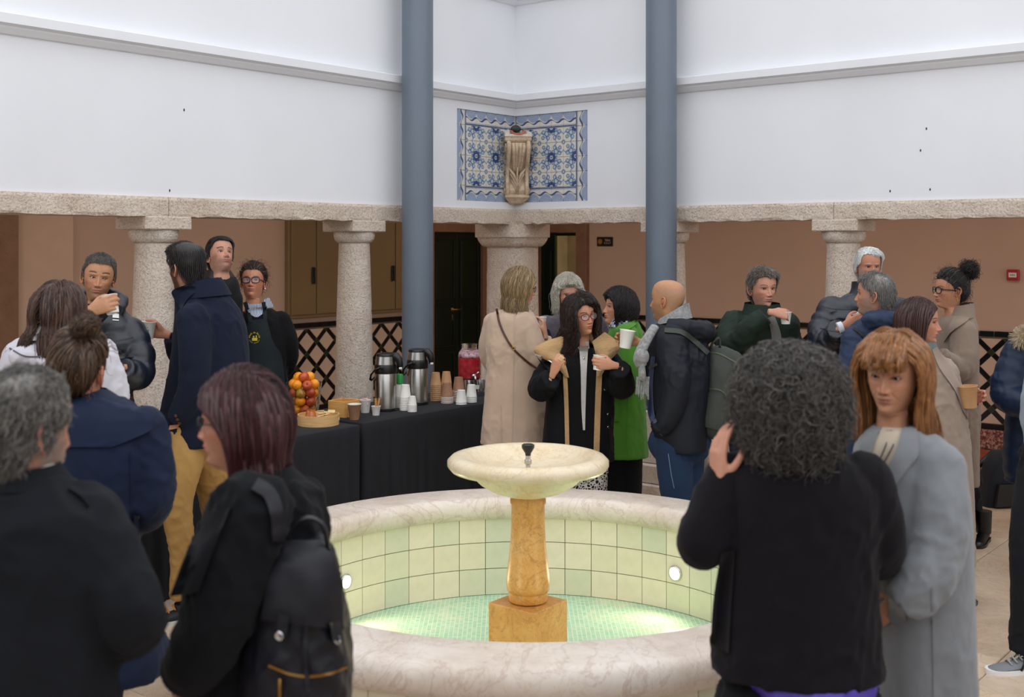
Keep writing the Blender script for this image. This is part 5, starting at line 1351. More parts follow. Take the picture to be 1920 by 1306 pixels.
    def band(s, name, C, w, tree, m, th=.006, parent=None, N=26, lift=0, cols=3):
        """a strip of width w pixels along a centre line"""
        C = catmull(C, N); T = np.gradient(C, axis=0); T /= np.linalg.norm(T, axis=1)[:, None]; Nn = np.stack([-T[:, 1], T[:, 0]], 1); W_ = (np.interp(np.linspace(0, 1, N), np.linspace(0, 1, len(w)), w) if hasattr(w, '__len__') else np.full(N, w))[:, None]
        return s.shell(name, C+Nn*W_/2, C-Nn*W_/2, tree, m, th, cols, N, parent, lift)
    def button(s, u, v, tree, m, r=.009, parent=None, name='button'):
        p, n = s.hit(u, v, tree)
        if p is None: return
        q = n.to_track_quat('Z', 'Y').to_matrix(); mb = MB(); mb.lathe([(r, -.003), (r, .003), (r*.8, .0045), (r*.3, .0035), (.0001, .0035)], p, 14, q, cap1=False); return s.W(name, mb, m, parent=parent, sharp=40)
    # ---------------- hands
    def hand(s, wrist, f, n, right, curl=(35, 50, 30), size=1.0, thumb=(.5, .6), spread=.06, nails=None, open_index=False, vox=.0038, arm=None):
        """wrist point, finger direction, palm normal"""
        f = Vector(f).normalized(); n = Vector(n); n = (n-f*n.dot(f)).normalized(); t = f.cross(n)*(1 if right else -1); k = size*.97; W = Vector(wrist)
        X = lambda a, b, c: W+(t*a+f*b+n*c)*k      # across (thumb side +), along fingers, toward the palm side
        mb = MB()
        def ell(c, ra, rc, m=10): return [c+t*(ra*k*math.cos(2*PI*j/m))+n*(rc*k*math.sin(2*PI*j/m)) for j in range(m)]
        mb.rings([ell(X(0, -.032, 0), .022, .018), ell(X(0, 0, 0), .026, .018), ell(X(.001, .025, .001), .034, .017), ell(X(.0, .06, .001), .040, .0145), ell(X(-.001, .088, 0), .041, .012), ell(X(-.001, .095, 0), .037, .008)])
        mb.tube([X(.012, .012, .006), X(.026, .035, .012), X(.032, .055, .012)], [.013*k, .016*k, .011*k], 8)
        tips = []
        for i, (a, l, r) in enumerate(((.029, (.044, .026, .021), .0088), (.0095, (.048, .030, .023), .0092), (-.0105, (.044, .028, .022), .0086), (-.029, (.035, .021, .019), .0076))):
            c = [math.radians(q*(1+.10*(i-1))) for q in curl]
            if open_index and i == 0: c = [q*.35 for q in c]
            p = X(a, .086-abs(a)*.15-(.004 if i == 3 else 0), 0); pts = [p-(f*.02)*k, p]; an = 0; rr_ = [r*.95, r*1.08]
            for j in range(3):
                an += c[j]; dr = f*math.cos(an)+n*math.sin(an)+t*(a*spread/.03*(1 if an < .8 else 0)); p = p+dr.normalized()*l[j]*k; pts.append(p); rr_.append(r*(1.02, .92, .70)[j])
            q = catmull([tuple(x) for x in pts], 14); mb.tube([Vector(x) for x in q], list(np.interp(np.linspace(0, 1, 14), np.linspace(0, 1, 5), rr_)*k), 8); mb.sphere(pts[-1], r*.72*k, 8, 6); tips.append((pts[-1], dr.normalized(), (n*math.cos(an)-f*math.sin(an)), r))
        a0, b0 = thumb; p0 = X(.020, .022, .010); p1 = X(.040+.008*a0, .050, .016+.012*b0); p2 = X(.046+.010*a0, .078, .024+.026*b0); p3 = X(.040+.012*a0, .098, .030+.038*b0)
        q = catmull([tuple(x) for x in (p0, p1, p2, p3)], 12); mb.tube([Vector(x) for x in q], list(np.interp(np.linspace(0, 1, 12), [0, .4, .75, 1], [.013, .0115, .0105, .0078])*k), 8); mb.sphere(p3, .0078*k, 8, 6)
        if arm is not None:
            mb.tube([W-f*.03*k, Vector(arm)*.3+(W-f*.05)*.7, Vector(arm)], [.024*k, .028*k, .034*k], 10)
        me = voxel_union(mb, vox*(1 if s.d < 5 else 1.25), 2, .5)
        v = np.empty(len(me.vertices)*3, np.float32); me.vertices.foreach_get('co', v); v = v.reshape(-1, 3).astype(float); fs = [tuple(p.vertices) for p in me.polygons]; bpy.data.meshes.remove(me)
        sk = np.array(srgb(s.P.get('skin', '#c99a7d'))); C = np.tile(sk, (len(v), 1)); 
        for (tp, dr, nn, r) in tips:
            dist = np.linalg.norm(v-np.array(tp), axis=1); C = C*(1-.35*np.exp(-(dist/.012)**2)[:, None])+sk*np.array([1.02, .70, .66])*.35*np.exp(-(dist/.012)**2)[:, None]
            if nails: 
                back = ((v-np.array(tp))@np.array(-nn)); m_ = (dist < .010) & (back > .002); C[m_] = srgb(nails)
        s.body.append((v, fs, C, 0)); return dict(cup=X(.0, .094, .048), t=t, f=f, n=n, tip=X(.03, .12, .05), W=W)
    def hold(s, cup, f, n, right, **k):
        """hand closed round a cup whose middle is at the point cup"""
        f = Vector(f).normalized(); n = Vector(n); n = (n-f*n.dot(f)).normalized(); sz = k.get('size', 1.0)*.97
        r = k.pop('r', .036); W = Vector(cup)-(f*k.pop('off', .092)+n*(.012+r))*sz; h = s.hand(W, f, n, right, curl=k.pop('curl', (26, 52, 36)), **k); return h
    # ---------------- legs, shoes
    def legs(s, name, m, pts, rad, voxel=.011, amp=.005):
        """pts: for each leg a list of points"""
        mb = MB()
        for P_ in pts: s.sleeve(mb, P_, rad, n=18, wr=.045, N=30)
        if len(pts) == 2:
            a, b = pts[0][0], pts[1][0]; c = (Vector(a)+Vector(b))/2; w = (Vector(a)-Vector(b)).length/2
            mb.sphere(c+Vector((0, 0, .02)), (w+rad[0]*.9, rad[0]*1.15, .15), 20, 12)
        return s.garment(name, mb, m, voxel, amp, 26, (1, 1, .8))
    def shoe(s, ankle, yaw, m, msole=None, L=.28, name='shoe', boot=False, toe_up=0, z=0.0):
        c = Vector((ankle[0], ankle[1], z)); R_ = Matrix.Rotation(math.radians(yaw), 3, 'Z') @ Matrix.Rotation(math.radians(-toe_up), 3, 'X'); mb = MB(); R = []
        # profile from heel (+y) to toe (-y)
        for (y, w, h) in ((.07, .018, .05), (.062, .030, .075), (.03, .036, .085), (-.01, .037, .078), (-.06, .040, .062), (-.11, .046, .048), (-.155, .044, .040), (-.185, .034, .032), (-.20, .014, .024)):
            y *= L/.28; R.append([c+R_@Vector((w*math.cos(a)*(1 if math.sin(a) < .2 else .86), y, .018+max(0, h-.018)*(.5+.5*math.sin(a)))) for a in np.linspace(0, 2*PI, 16, endpoint=False)])
        mb.rings(R); mb.tube([c+R_@Vector((0, .02, .06)), c+R_@Vector((0, .02, .20 if boot else .10))], [.045, .05], 14)
        o = s.W(name, mb, m, sharp=60); sm = MB(); R = []
        for (y, w) in ((.078, .016), (.068, .034), (.03, .041), (-.02, .040), (-.07, .044), (-.12, .051), (-.16, .049), (-.19, .038), (-.208, .014)):
            y *= L/.28; R.append([c+R_@Vector((sx*w, y, zz)) for sx, zz in ((-1, .002), (1, .002), (1.02, .026), (-1.02, .026))])
        sm.rings(R); s.W('sole', sm, msole or M_blk, parent=o, sharp=40); return o
    # ---------------- glasses
    def glasses(s, col, m, shape='round', r=.0235, tint=None):
        mb = MB(); y = -.104; out = []
        for sg in (-1, 1):
            pts = []
            for t in np.linspace(0, 2*PI, 25):
                cx, sx = math.cos(t), math.sin(t); e = 2.0 if shape == 'round' else 3.2; k = (abs(cx)**e+abs(sx)**e)**(-1/e)
                pts.append((sg*.032+r*cx*k*1.05, y+.012*((.032+r*cx*sg)/.06)**2, .1135+r*.82*sx*k+(.003*cx*sg if shape == 'cat' and sx > 0 else 0)))
            mb.tube([Vector(p) for p in s.tohead(pts)], .0021 if shape != 'thick' else .0032, 8, caps=False)
            arm = [(sg*.0565, y+.014, .118), (sg*.070, y+.05, .118), (sg*.0775, -.005, .114), (sg*.078, .015, .108)]; mb.tube([Vector(p) for p in s.tohead(arm)], .0019 if shape != 'thick' else .003, 6)
        br = [(-.0085, y+.001, .1165), (0, y-.002, .119), (.0085, y+.001, .1165)]; mb.tube([Vector(p) for p in s.tohead(br)], .0019, 6)
        g = s.W('glasses', mb, m); lm = MB()
        for sg in (-1, 1):
            ring = [(sg*.032+r*math.cos(t), y+.012*((.032+r*math.cos(t)*sg)/.06)**2+.001, .1135+r*.8*math.sin(t)) for t in np.linspace(0, 2*PI, 20, endpoint=False)]
            lm.add(s.tohead(ring), [tuple(range(20))])
        s.W('lens', lm, M_lens, parent=g); return g
    def earring(s, m, hoop=.012, sides=(-1, 1)):
        for sg in sides:
            mb = MB(); pts = [(sg*.084, .006+hoop*.35*math.sin(t), .066-hoop+hoop*math.cos(t)) for t in np.linspace(0, 2*PI, 17)]
            mb.tube([Vector(p) for p in s.tohead(pts)], .0018, 6, caps=False); s.W('earring', mb, m)
    # ---------------- finish
    def finish(s, torso=None, arms=()):
        """torso: rows inside the clothes; arms: point lists; joined with head and hands into one body mesh"""
        mb = MB(); cols = []; sk = np.array(srgb(s.P.get('skin', '#c99a7d')))
        nk = s.tohead([(0, .015, -.06), (0, .02, -.10)])
        if torso is not None:
            t = MB(); s.rows(t, torso, n=24, inner=.03); s.body.append((np.array(t.v), t.f, np.tile(sk, (len(t.v), 1)), 0))
        for A_ in arms:
            t = MB(); P_ = catmull([tuple(p) for p in A_], 14); t.tube([Vector(p) for p in P_], list(np.linspace(.042, .017, 14)*s.scale), 10); s.body.append((np.array(t.v), t.f, np.tile(sk, (len(t.v), 1)), 0))
        vs, fs, cc, mi, off = [], [], [], [], 0
        for (v, f, c, m_) in s.body:
            v = np.asarray(v)-np.array([s.hc[0], s.hc[1], 0]); vs.append(v); fs += [tuple(int(i)+off for i in q) for q in f]; cc.append(c); mi += [m_]*len(f); off += len(v)
        me = bpy.data.meshes.new('body'); me.from_pydata(np.vstack(vs).tolist(), [], fs); me.materials.append(M_skin); me.materials.append(M_eye)
        me.polygons.foreach_set('material_index', mi); me.polygons.foreach_set('use_smooth', [True]*len(fs))
        at = me.color_attributes.new('Col', 'FLOAT_COLOR', 'POINT'); C = np.vstack(cc); at.data.foreach_set('color', np.hstack([C, np.ones((len(C), 1))]).astype(np.float32).ravel()); me.update()
        o = link('body', me, s.root); return o
T = NT('lens_glass'); T.set(Base_Color=(1, 1, 1), Roughness=.02, Alpha=.12); T.bsdf.inputs['IOR'].default_value = 1.5; M_lens = T.m
def cup_at(me, c, axis, name, lab, h=.085):
    """stand a cup's middle on the point c with its axis along axis"""
    ax = Vector(axis).normalized(); yv = (Vector((0, 1, 0))-ax*ax.y).normalized(); xv = yv.cross(ax); o = link(name, me)
    o.matrix_world = Matrix.Translation(Vector(c)-ax*h/2) @ Matrix((xv, yv, ax)).transposed().to_4x4(); return tag(o, lab, 'cup')
# ================================================================ the people
M_gold2 = mat('polished_gold', '#d0a94a', .25, metal=1)
def std_legs(p, m, uL, uR, vhip, r=(.10, .085, .062, .055, .06), shoe_m=None, yaw=0, dd=0.0, vox=.016, boot=False, msole=None, knees=None):
    """two legs down to the ground under (uL, uR), with shoes"""
    zt = EYE-(vhip-HV)/F_PX*p.d; pts = []
    for i, u in enumerate((uL, uR)):
        h = p.P3(u, vhip, dd); a = Vector((h.x, h.y, .10)); k = Vector((h.x, h.y-.02, .48)) if knees is None else knees[i]
        pts.append([h, (h+k)/2+Vector((0, -.01, 0)), k, (k+a)/2+Vector((0, .015, 0)), a])
    o = p.legs('trousers', m, pts, r, vox)
    for i, q in enumerate(pts): p.shoe(q[-1], yaw+(-8 if i else 8), shoe_m or M_blkshoe, msole, boot=boot)
    return o
M_blkshoe = mat('black_shoe_leather', '#17171a', .45)
def coat(p, name, m, rows, sleeves, voxel=.010, amp=.004, k=20, srad=(.082, .072, .062, .053), puff=0, pitch=.07, fold=.03, extra=None, hem=1.5, wr=.06, smooth=2, e=2.35, spitch=.06):
    mb = MB(); p.rows(mb, rows, fold=fold, puff=puff, pitch=pitch, hem=hem, e=e)
    for sl in sleeves: p.sleeve(mb, sl, srad, puff=puff*1.3, pitch=spitch, wr=wr*(0.4 if puff else 1))
    if extra: extra(mb)
    p.torso_rows = rows; p.arm_pts = sleeves
    return p.garment(name, mb, m, voxel, amp, k, smooth=smooth)
def done(p): return p.finish(p.torso_rows[:max(3, len(p.torso_rows)-1)], [a for a in p.arm_pts])
def collar(p, m, rows, th=.010, tilt=0, name='collar', voxel=None, n=44, parent=None, amp=.0, lean=(0, 0)):
    """an open ring of cloth: rows (v,uL,uR,thick,dd)"""
    A = []
    for r in rows:
        v, uL, uR, t = r[:4]; dd = r[4] if len(r) > 4 else 0; A.append((*p.P3((uL+uR)/2, v, dd), (uR-uL)/2/F_PX*(p.d+dd), t/2))
    Q = catmull(A, 9); R = []
    for (seq, off) in ((range(9), 0), (range(8, -1, -1), th)):
        for i in seq:
            q = Q[i]; R.append([(q[0]+(q[3]-off)*math.cos(2*PI*j/n), q[1]+(q[4]-off)*math.sin(2*PI*j/n), q[2]+lean[0]*math.cos(2*PI*j/n)+lean[1]*math.sin(2*PI*j/n)+amp*math.sin(5*2*PI*j/n+i*.6)) for j in range(n)])
    mb = MB(); mb.rings(R, False, False); return p.W(name, mb, m, sharp=60, parent=parent)

# ---- 1 man in the black coat, near left
p = Person('grey-haired bearded man in a black coat, nearest at the left edge', 2.4, 1, head=(44, 805), yaw=150, pitch=-4, body_yaw=160, quality=1, hairtype='short', hairname='dark_grey_wavy_hair', haircol='#191614', haircol2='#7d7872', len=.042, lift=.5, comb=(.2, .5, .15), grav=.3, mess=.18, curl=.004, cfreq=1.2, cap=.008, strands=5600, sr=.0010, clumps=200, clump_r=.005, skin='#b5826a', beard=.75, beardcol='#807a74', age=.8)
M_coat1 = cloth('black_wool', '#14161b', .9, .15)
coat(p, 'coat', M_coat1, [(878, -20, 108, .15, .01), (900, -60, 128, .19), (932, -140, 172, .24), (985, -200, 208, .27), (1150, -215, 205, .29), (1320, -225, 212, .30), (1560, -240, 230, .33), (1720, -245, 235, .33)],
     [[p.P3(160, 985, .02), p.P3(212, 1075, .0), p.P3(250, 1150, -.02), p.P3(228, 1185, .10), p.P3(150, 1175, .26)], [p.P3(-165, 985, .02), p.P3(-225, 1160, .0), p.P3(-200, 1200, .2), p.P3(-120, 1180, .32)]], .010, .006, 14, fold=.02)
collar(p, M_coat1, [(868, -12, 106, .155, .005), (885, -22, 118, .175), (905, -45, 132, .2)], .012)
collar(p, cloth('white_shirt_cotton', '#cfc4ba', .8), [(856, -4, 98, .135, .01), (872, -10, 104, .145, .01), (885, -14, 108, .15)], .006, name='shirt_collar')
p.shell('shoulder_flap', [(128, 915), (150, 925)], [(165, 935), (168, 950)], 'coat', M_coat1, .010)
p.hand(p.P3(150, 1170, .26), (-.6, .8, .1), (-.6, -.5, -.6), False, curl=(30, 40, 30)); p.hand(p.P3(-120, 1175, .32), (.8, .6, .1), (.6, -.6, -.5), True, curl=(30, 40, 30))
std_legs(p, cloth('black_trouser_wool', '#101115'), -75, 65, 1400, yaw=150); done(p)

# ---- 2 woman with the bun in a navy trench coat
p = Person('woman with a messy brown bun and navy trench coat, back turned', 3.6, 2, head=(148, 697), yaw=176, pitch=-6, body_yaw=178, scale=.96, neck=.88, hairtype='tied', bun=(-.040, .062, .238), bunr=.036, buncurl=.002, wisps=60, hairname='warm_brown_hair', haircol='#22150d', haircol2='#5e422b', strands=3200, skin='#c58a72', sr=.0009, browcol='#3a2617')
M_trench = cloth('navy_cotton_twill', '#18223a', .7, .1, weave=700)
rows = [(735, 118, 190, .14, .02), (752, 70, 232, .20), (778, 30, 268, .24), (820, 14, 287, .27), (880, 10, 289, .28), (950, 22, 272, .27), (1010, 38, 258, .26), (1070, 22, 274, .29), (1160, 2, 296, .33), (1225, -12, 312, .36), (1262, -15, 312, .37)]
coat(p, 'trench_coat', M_trench, rows, [[p.P3(262, 810), p.P3(283, 880, .0), p.P3(280, 945, -.0), p.P3(262, 965, .12), p.P3(215, 960, .28)], [p.P3(42, 810), p.P3(18, 890), p.P3(25, 960, .05), p.P3(90, 960, .3)]], .0095, .005, 18, fold=.035)
p.shell('back_yoke', [(60, 770), (50, 800), (60, 838), (120, 838)], [(240, 765), (275, 790), (283, 806), (210, 838)], 'trench_coat', M_trench, .009, 8, 14)
collar(p, M_trench, [(730, 112, 198, .15, .02), (748, 95, 225, .19, .01), (768, 78, 246, .23)], .012, name='coat_collar')
p.band('belt', [(40, 1008), (150, 1022), (258, 1000)], 26, 'trench_coat', M_trench, .014, cols=4)
p.band('belt_loop', [(255, 965), (258, 1040)], 9, 'trench_coat', M_trench, .022)
for (u, v) in ((257, 968), (254, 1012)): p.button(u, v, 'trench_coat', mat('bronze_button', '#8c7442', .4, 1), .008)
for u in (90, 245): p.band('seam', [(u, 845), (u+2, 1000)], 2.5, 'trench_coat', M_trench, .003)
p.hand(p.P3(215, 955, .28), (-.6, .8, 0), (-.5, -.5, -.5), False, curl=(30, 40, 30))
std_legs(p, cloth('black_trouser_wool', '#101115'), 100, 195, 1150, yaw=178, dd=.0); done(p)

# ---- 23 blond person behind her
p = Person('person with curly light brown hair, almost hidden behind the woman with the bun', 4.25, 23, head=(146, 688), yaw=10, scale=.9, hairtype='long', len=.4, zend=-.10, wide=.10, curl=.008, cfreq=3, part=.0, vol=.016, hairname='light_brown_curly_hair', haircol='#5e4226', haircol2='#b48f5e', strands=2200, skin='#c9957a', quality=0)
coat(p, 'jacket', cloth('brown_knit', '#4a3a30'), [(745, 130, 165, .13), (765, 95, 200, .2), (810, 78, 215, .24), (900, 80, 212, .25), (1050, 80, 212, .25)], [[p.P3(95, 790), p.P3(88, 880), p.P3(120, 900, -.2)], [p.P3(200, 790), p.P3(206, 880), p.P3(180, 900, -.2)]], .015)
p.hand(p.P3(125, 900, -.2), (.6, -.4, .2), (.4, .6, 0), True); std_legs(p, cloth('black_trouser_wool', '#101115'), 125, 170, 1000); done(p)

# ---- 3 woman with the white hooded jacket
p = Person('woman with long brown hair over a white hooded jacket, back turned', 4.75, 3, head=(113, 581), yaw=158, body_yaw=165, scale=.96, neck=.88, hairtype='long', len=.46, zend=-.17, wide=.125, hold=1.5, cling=.55, part=.0, vol=.014, mess=.07, neckr=.115, hairname='long_dark_brown_hair', haircol='#1c1210', haircol2='#5a3a2a', strands=3600, clump_r=.009, skin='#c58a72', sr=.0009)
M_whj = cloth('white_padded_nylon', '#c9c6cf', .55, .1, weave=200, var=.04)
rows = [(622, 85, 142, .14, .02), (640, 50, 178, .22), (662, 26, 200, .27), (710, 14, 212, .30), (780, 10, 212, .31), (850, 14, 208, .31), (930, 16, 206, .31)]
coat(p, 'hooded_jacket', M_whj, rows, [[p.P3(42, 672), p.P3(22, 750), p.P3(30, 810, -.02), p.P3(90, 800, .25)], [p.P3(184, 672), p.P3(206, 740), p.P3(204, 790, 0), p.P3(170, 770, .22)]], .010, .006, 20, puff=.035, pitch=.085,
     extra=lambda mb: (mb.sphere(p.P3(78, 668, -.10), (.135, .06, .055), 16, 10), mb.tube([p.P3(26, 660, -.04), p.P3(60, 676, -.12), p.P3(110, 682, -.14), p.P3(160, 668, -.08)], [.03, .040, .042, .03], 12)))
collar(p, cloth('pale_grey_rib_knit', '#a7a3a4', .9, .4, weave=120, bump=.5), [(606, 62, 145, .17, .0), (620, 52, 158, .2, -.01), (634, 50, 170, .24, -.02)], .016, name='knit_collar')
p.band('hood_zip', [(17, 652), (50, 668), (100, 664), (130, 655)], 3, 'hooded_jacket', mat('grey_zip', '#4a4a52', .4), .003)
p.button(11, 655, 'hooded_jacket', M_chrome, .01); p.hand(p.P3(165, 768, .24), (-.4, .8, .2), (-.4, -.6, 0), False)
std_legs(p, cloth('dark_denim', '#1a2233'), 85, 140, 880, yaw=165); done(p)

# ---- 4 man drinking, black puffer
p = Person('man with short greying hair in a black puffer jacket, drinking from a white cup', 5.7, 4, scale=.92, head=(185, 519), yaw=20, pitch=-3, roll=8, body_yaw=15, quality=2, hairtype='short', hairname='short_greying_hair', haircol='#241f1c', haircol2='#6c645c', len=.014, lift=1.2, comb=(.2, -.1, .5), cap=.004, strands=3200, sr=.0007, front_z=.190, skin='#b88765', beard=.38, beardcol='#3a322c', age=.75, browlift=1.4, browthick=1.3, browcol='#1d1613', smile=-.25, gaze=(.35, -.2), nose=1.08)
M_puff = cloth('black_puffer_nylon', '#141a26', .38, 0, weave=150, bump=.08, spec=1.0)
rows = [(572, 152, 222, .17, .0), (590, 138, 238, .22), (612, 128, 254, .27), (650, 122, 262, .31), (700, 126, 250, .32), (750, 128, 244, .32), (805, 130, 244, .32)]
cup = p.P3(208, 571, -.26); n_ = (.35, .95, 0); f_ = (1, .05, .42)
h = p.hold(cup, f_, n_, True, nails=None)
coat(p, 'puffer_jacket', M_puff, rows, [[p.P3(142, 610), p.P3(135, 660, -.05), p.P3(148, 668, -.14), tuple(Vector(h['W'])-Vector(f_).normalized()*.035)], [p.P3(243, 625), p.P3(258, 665, -.03), p.P3(258, 700, -.08), p.P3(240, 702, -.17), p.P3(228, 692, -.22)]], .0095, .003, 24, srad=(.082, .08, .072, .058), puff=.13, pitch=.105, spitch=.085, fold=.0, smooth=1,
     extra=lambda mb: mb.tube([p.P3(150, 560, .0), p.P3(160, 556, .08), p.P3(195, 553, .1), p.P3(226, 565, .04), p.P3(222, 580, -.08)], [.035, .045, .05, .042, .03], 14))
p.shell('t_shirt', [(163, 562), (168, 585), (178, 603)], [(205, 568), (204, 588), (192, 603)], 'puffer_jacket', cloth('black_jersey', '#0b0b0d'), .004)
for k, v in enumerate((632, 668, 704, 740, 774)): p.band('quilt_seam_shade', [(128, v-2), (160, v+5), (205, v+8), (250, v)], 2.2, 'puffer_jacket', M_blk, .0025, cols=2)  # black strips along the quilt seams, painting in the groove shade
p.shell('chest_logo', [(211, 587), (211, 595)], [(223, 588), (223, 596)], 'puffer_jacket', M_wht, .003, 2, 4, lift=.002)
p.band('chest_logo', [(211, 599), (223, 600)], 2, 'puffer_jacket', M_wht, .003, cols=1, N=4)
h2 = p.hand(p.P3(226, 691, -.22), (-.9, -.35, -.05), (-.2, .75, .3), False, curl=(35, 45, 30)); mbw = MB(); w_ = Vector(h2['W']); mbw.tube([w_+Vector((.012, .005, 0)), w_+Vector((-.006, -.003, 0))], .030, 20); p.W('wristwatch', mbw, M_blk, sharp=40)
std_legs(p, cloth('dark_denim', '#1a2233'), 160, 215, 800, yaw=10); done(p)
cup_at(C_white, cup, h['t']+Vector((.12, 0, 0)), 'paper_cup', 'white paper cup at the lips of the man in the black puffer jacket')

# ---- 5 man in the navy coat
p = Person('tall man in a navy wool coat and tan chinos, back turned, hand in pocket', 5.85, 5, scale=.94, head=(348, 502), yaw=-126, pitch=-5, body_yaw=-150, quality=1, hairtype='short', hairname='black_swept_hair', haircol='#0d0b0a', haircol2='#2c2521', len=.028, lift=.7, comb=(0, .35, .35), grav=.25, cap=.009, topvol=.012, strands=4600, skin='#c08a70', beard=.85, beardcol='#1b1512', sr=.0008)
M_navy = cloth('navy_melton_wool', '#161c2e', .92, .25, weave=350)
cup = p.P3(277.5, 618.5, .02); f_ = (-1, .08, .30); n_ = (-.05, -1, .05)
h = p.hold(cup, f_, n_, True, curl=(22, 48, 34), off=.078); W_ = Vector(h['W'])
rows = [(540, 338, 412, .15, .0), (556, 330, 430, .20), (580, 330, 447, .25), (620, 328, 461, .29), (680, 322, 466, .31), (730, 312, 464, .32), (775, 302, 460, .33), (812, 292, 452, .34), (832, 288, 446, .34)]
coat(p, 'wool_coat', M_navy, rows, [[p.P3(364, 600, -.13), p.P3(366, 660, -.17), p.P3(362, 720, -.18), p.P3(348, 758, -.17), p.P3(334, 786, -.14)], [p.P3(372, 592, .12), p.P3(352, 650, .20), p.P3(338, 660, .12), tuple(W_+Vector((.045, .01, -.012)))]], .0095, .004, 18, srad=(.085, .078, .066, .055), fold=.035)
collar(p, M_navy, [(524, 352, 414, .15, -.0), (538, 338, 424, .18, .0), (556, 330, 434, .22)], .014, name='coat_collar', lean=(.012, 0))
p.shell('collar_flap', [(350, 533), (322, 546), (333, 572)], [(375, 540), (352, 560), (340, 580)], 'wool_coat', M_navy, .012, 5)
for k in range(3): p.button(330+k*3, 779+k*7, 'wool_coat', mat('dark_horn_button', '#5a3a1c', .4), .008)
p.band('side_seam', [(300, 770), (318, 765)], 2, 'wool_coat', M_navy, .003)
M_chino = cloth('tan_cotton_chino', '#b18a50', .8, .05, weave=600, var=.05)
k1, a1 = p.P3(331, 945, -.10), p.P3(338, 1122, -.06); k2, a2 = p.P3(402, 935, .15), p.P3(424, 1096, .28)
p.legs('chino_trousers', M_chino, [[p.P3(352, 800, -.05), p.P3(341, 870, -.09), k1, p.P3(341, 1030, -.07), a1], [p.P3(398, 805, .05), p.P3(400, 880, .1), k2, p.P3(412, 1020, .22), a2]], (.112, .108, .088, .072, .058, .052), .009, .0035)
M_snk = mat('black_and_orange_sneaker_mesh', '#2a2c30', .7); sh_ = p.shoe(a1, -62, M_snk, M_wht)
for k in range(4):
    q = Vector(a1); R_ = Matrix.Rotation(math.radians(-62), 3, 'Z'); mb = MB(); y = -.03-.03*k; zt = .092-.011*k
    mb.tube([Vector((q.x, q.y, 0))+R_@Vector((-.03, y, zt-.012)), Vector((q.x, q.y, 0))+R_@Vector((0, y-.008, zt+.006)), Vector((q.x, q.y, 0))+R_@Vector((.03, y, zt-.012))], .004, 6); p.W('shoelace', mb, mat('orange_lace', '#e08a30', .6), parent=sh_)
p.shoe(a2, -70, M_snk, M_wht)
p.shell('pocket_hand', [(318, 797), (316, 806)], [(338, 795), (330, 803)], ('wool_coat', 'chino_trousers'), M_skin_plain if 'M_skin_plain' in globals() else mat('plain_skin', '#c08a70', .5), .012, 3, 5)
done(p)
o = cup_at(C_white, cup, h['t']+Vector((-.22, -.05, 0)), 'paper_cup', 'white paper cup with a small coloured print held out by the man in navy')
pr = MB()
for (dx, dz, w, hh, ci) in ((-.009, -.016, .010, .016, 1), (.002, -.020, .012, .009, 0), (.004, -.008, .012, .012, 2), (-.004, .008, .005, .005, 0), (.006, .011, .004, .004, 0)):
    a = dx/.034; r = .0345+dz*.09; pr.add([(r*math.sin(a+i*w/.034), -r*math.cos(a+i*w/.034)-.0008, .045+dz+k*hh) for i in (0, .5, 1) for k in (0, 1)], [(0, 2, 3, 1), (2, 4, 5, 3)], ci)
o2 = pr.build('printed_logo', [mat('print_grey', '#3c4a5a', .5), mat('print_magenta', '#8a2c5c', .5), mat('print_cyan', '#3f9fb8', .5)], o, False)

# ---- 6 man looking up
p = Person('dark-haired man in a black jacket looking up, standing behind the man in navy', 7.65, 6, scale=1.01, head=(413, 481), yaw=38, pitch=24, roll=6, body_yaw=20, quality=2, hairtype='short', hairname='thick_black_hair', haircol='#0b0a0a', haircol2='#24211f', len=.018, lift=.7, comb=(.5, .1, .35), cap=.007, topvol=.008, front_z=.192, strands=4200, skin='#c0907a', beard=.4, beardcol='#3a3230', age=.5, browthick=1.6, fat=.7, jaw=1.06, nose=1.1, gaze=(.2, .25))
rows = [(512, 390, 434, .15, .02), (524, 372, 444, .21), (540, 356, 449, .25), (590, 350, 450, .27), (700, 350, 450, .28), (790, 352, 450, .28)]
M_bj = cloth('black_jacket_cotton', '#101114', .6)
coat(p, 'jacket', M_bj, rows, [[p.P3(372, 560), p.P3(362, 640), p.P3(366, 700)], [p.P3(432, 562), p.P3(436, 640), p.P3(436, 700)]], .013)
collar(p, mat('dark_leather_collar', '#2b2624', .4), [(506, 386, 432, .16, .02), (522, 378, 442, .2)], .012, name='leather_collar')
p.hand(p.P3(366, 706), (0, 0, -1), (1, 0, 0), True); p.hand(p.P3(436, 706), (0, 0, -1), (-1, 0, 0), False); std_legs(p, cloth('black_trouser_wool', '#101115'), 390, 430, 760); done(p)

# ---- 7 server with the apron
p = Person('serving woman in glasses and a dark apron with yellow logo, behind the buffet', 7.9, 7, head=(474.5, 528), yaw=4, pitch=10, quality=2, scale=.97, neck=.92, hairtype='tied', bun=(0, .11, .12), bunr=.03, wisps=220, hairname='dark_brown_frizzy_hair', haircol='#1d1412', haircol2='#4c362c', strands=2400, skin='#bd8468', age=.8, fat=.8, jaw=1.0, lipcol='#a0605a', smile=-.2, browcol='#2a1c18', gaze=(.2, .1), nose=1.1)
p.glasses(mat('dark_plum_frame', '#3a1a30', .3), mat('dark_plum_frame', '#3a1a30', .3), 'thick', .0245)
for sg in (-1, 1): 
    mb = MB(); mb.sphere(Vector(p.tohead([(sg*.084, .004, .066)])[0]), .0055, 10, 8); p.W('pearl_earring', mb, M_wht)
rows = [(578, 470, 510, .14, .0), (590, 450, 526, .20), (604, 441, 537, .24), (640, 440, 543, .27), (690, 446, 538, .28), (750, 446, 542, .30), (850, 446, 545, .31), (930, 446, 545, .31)]
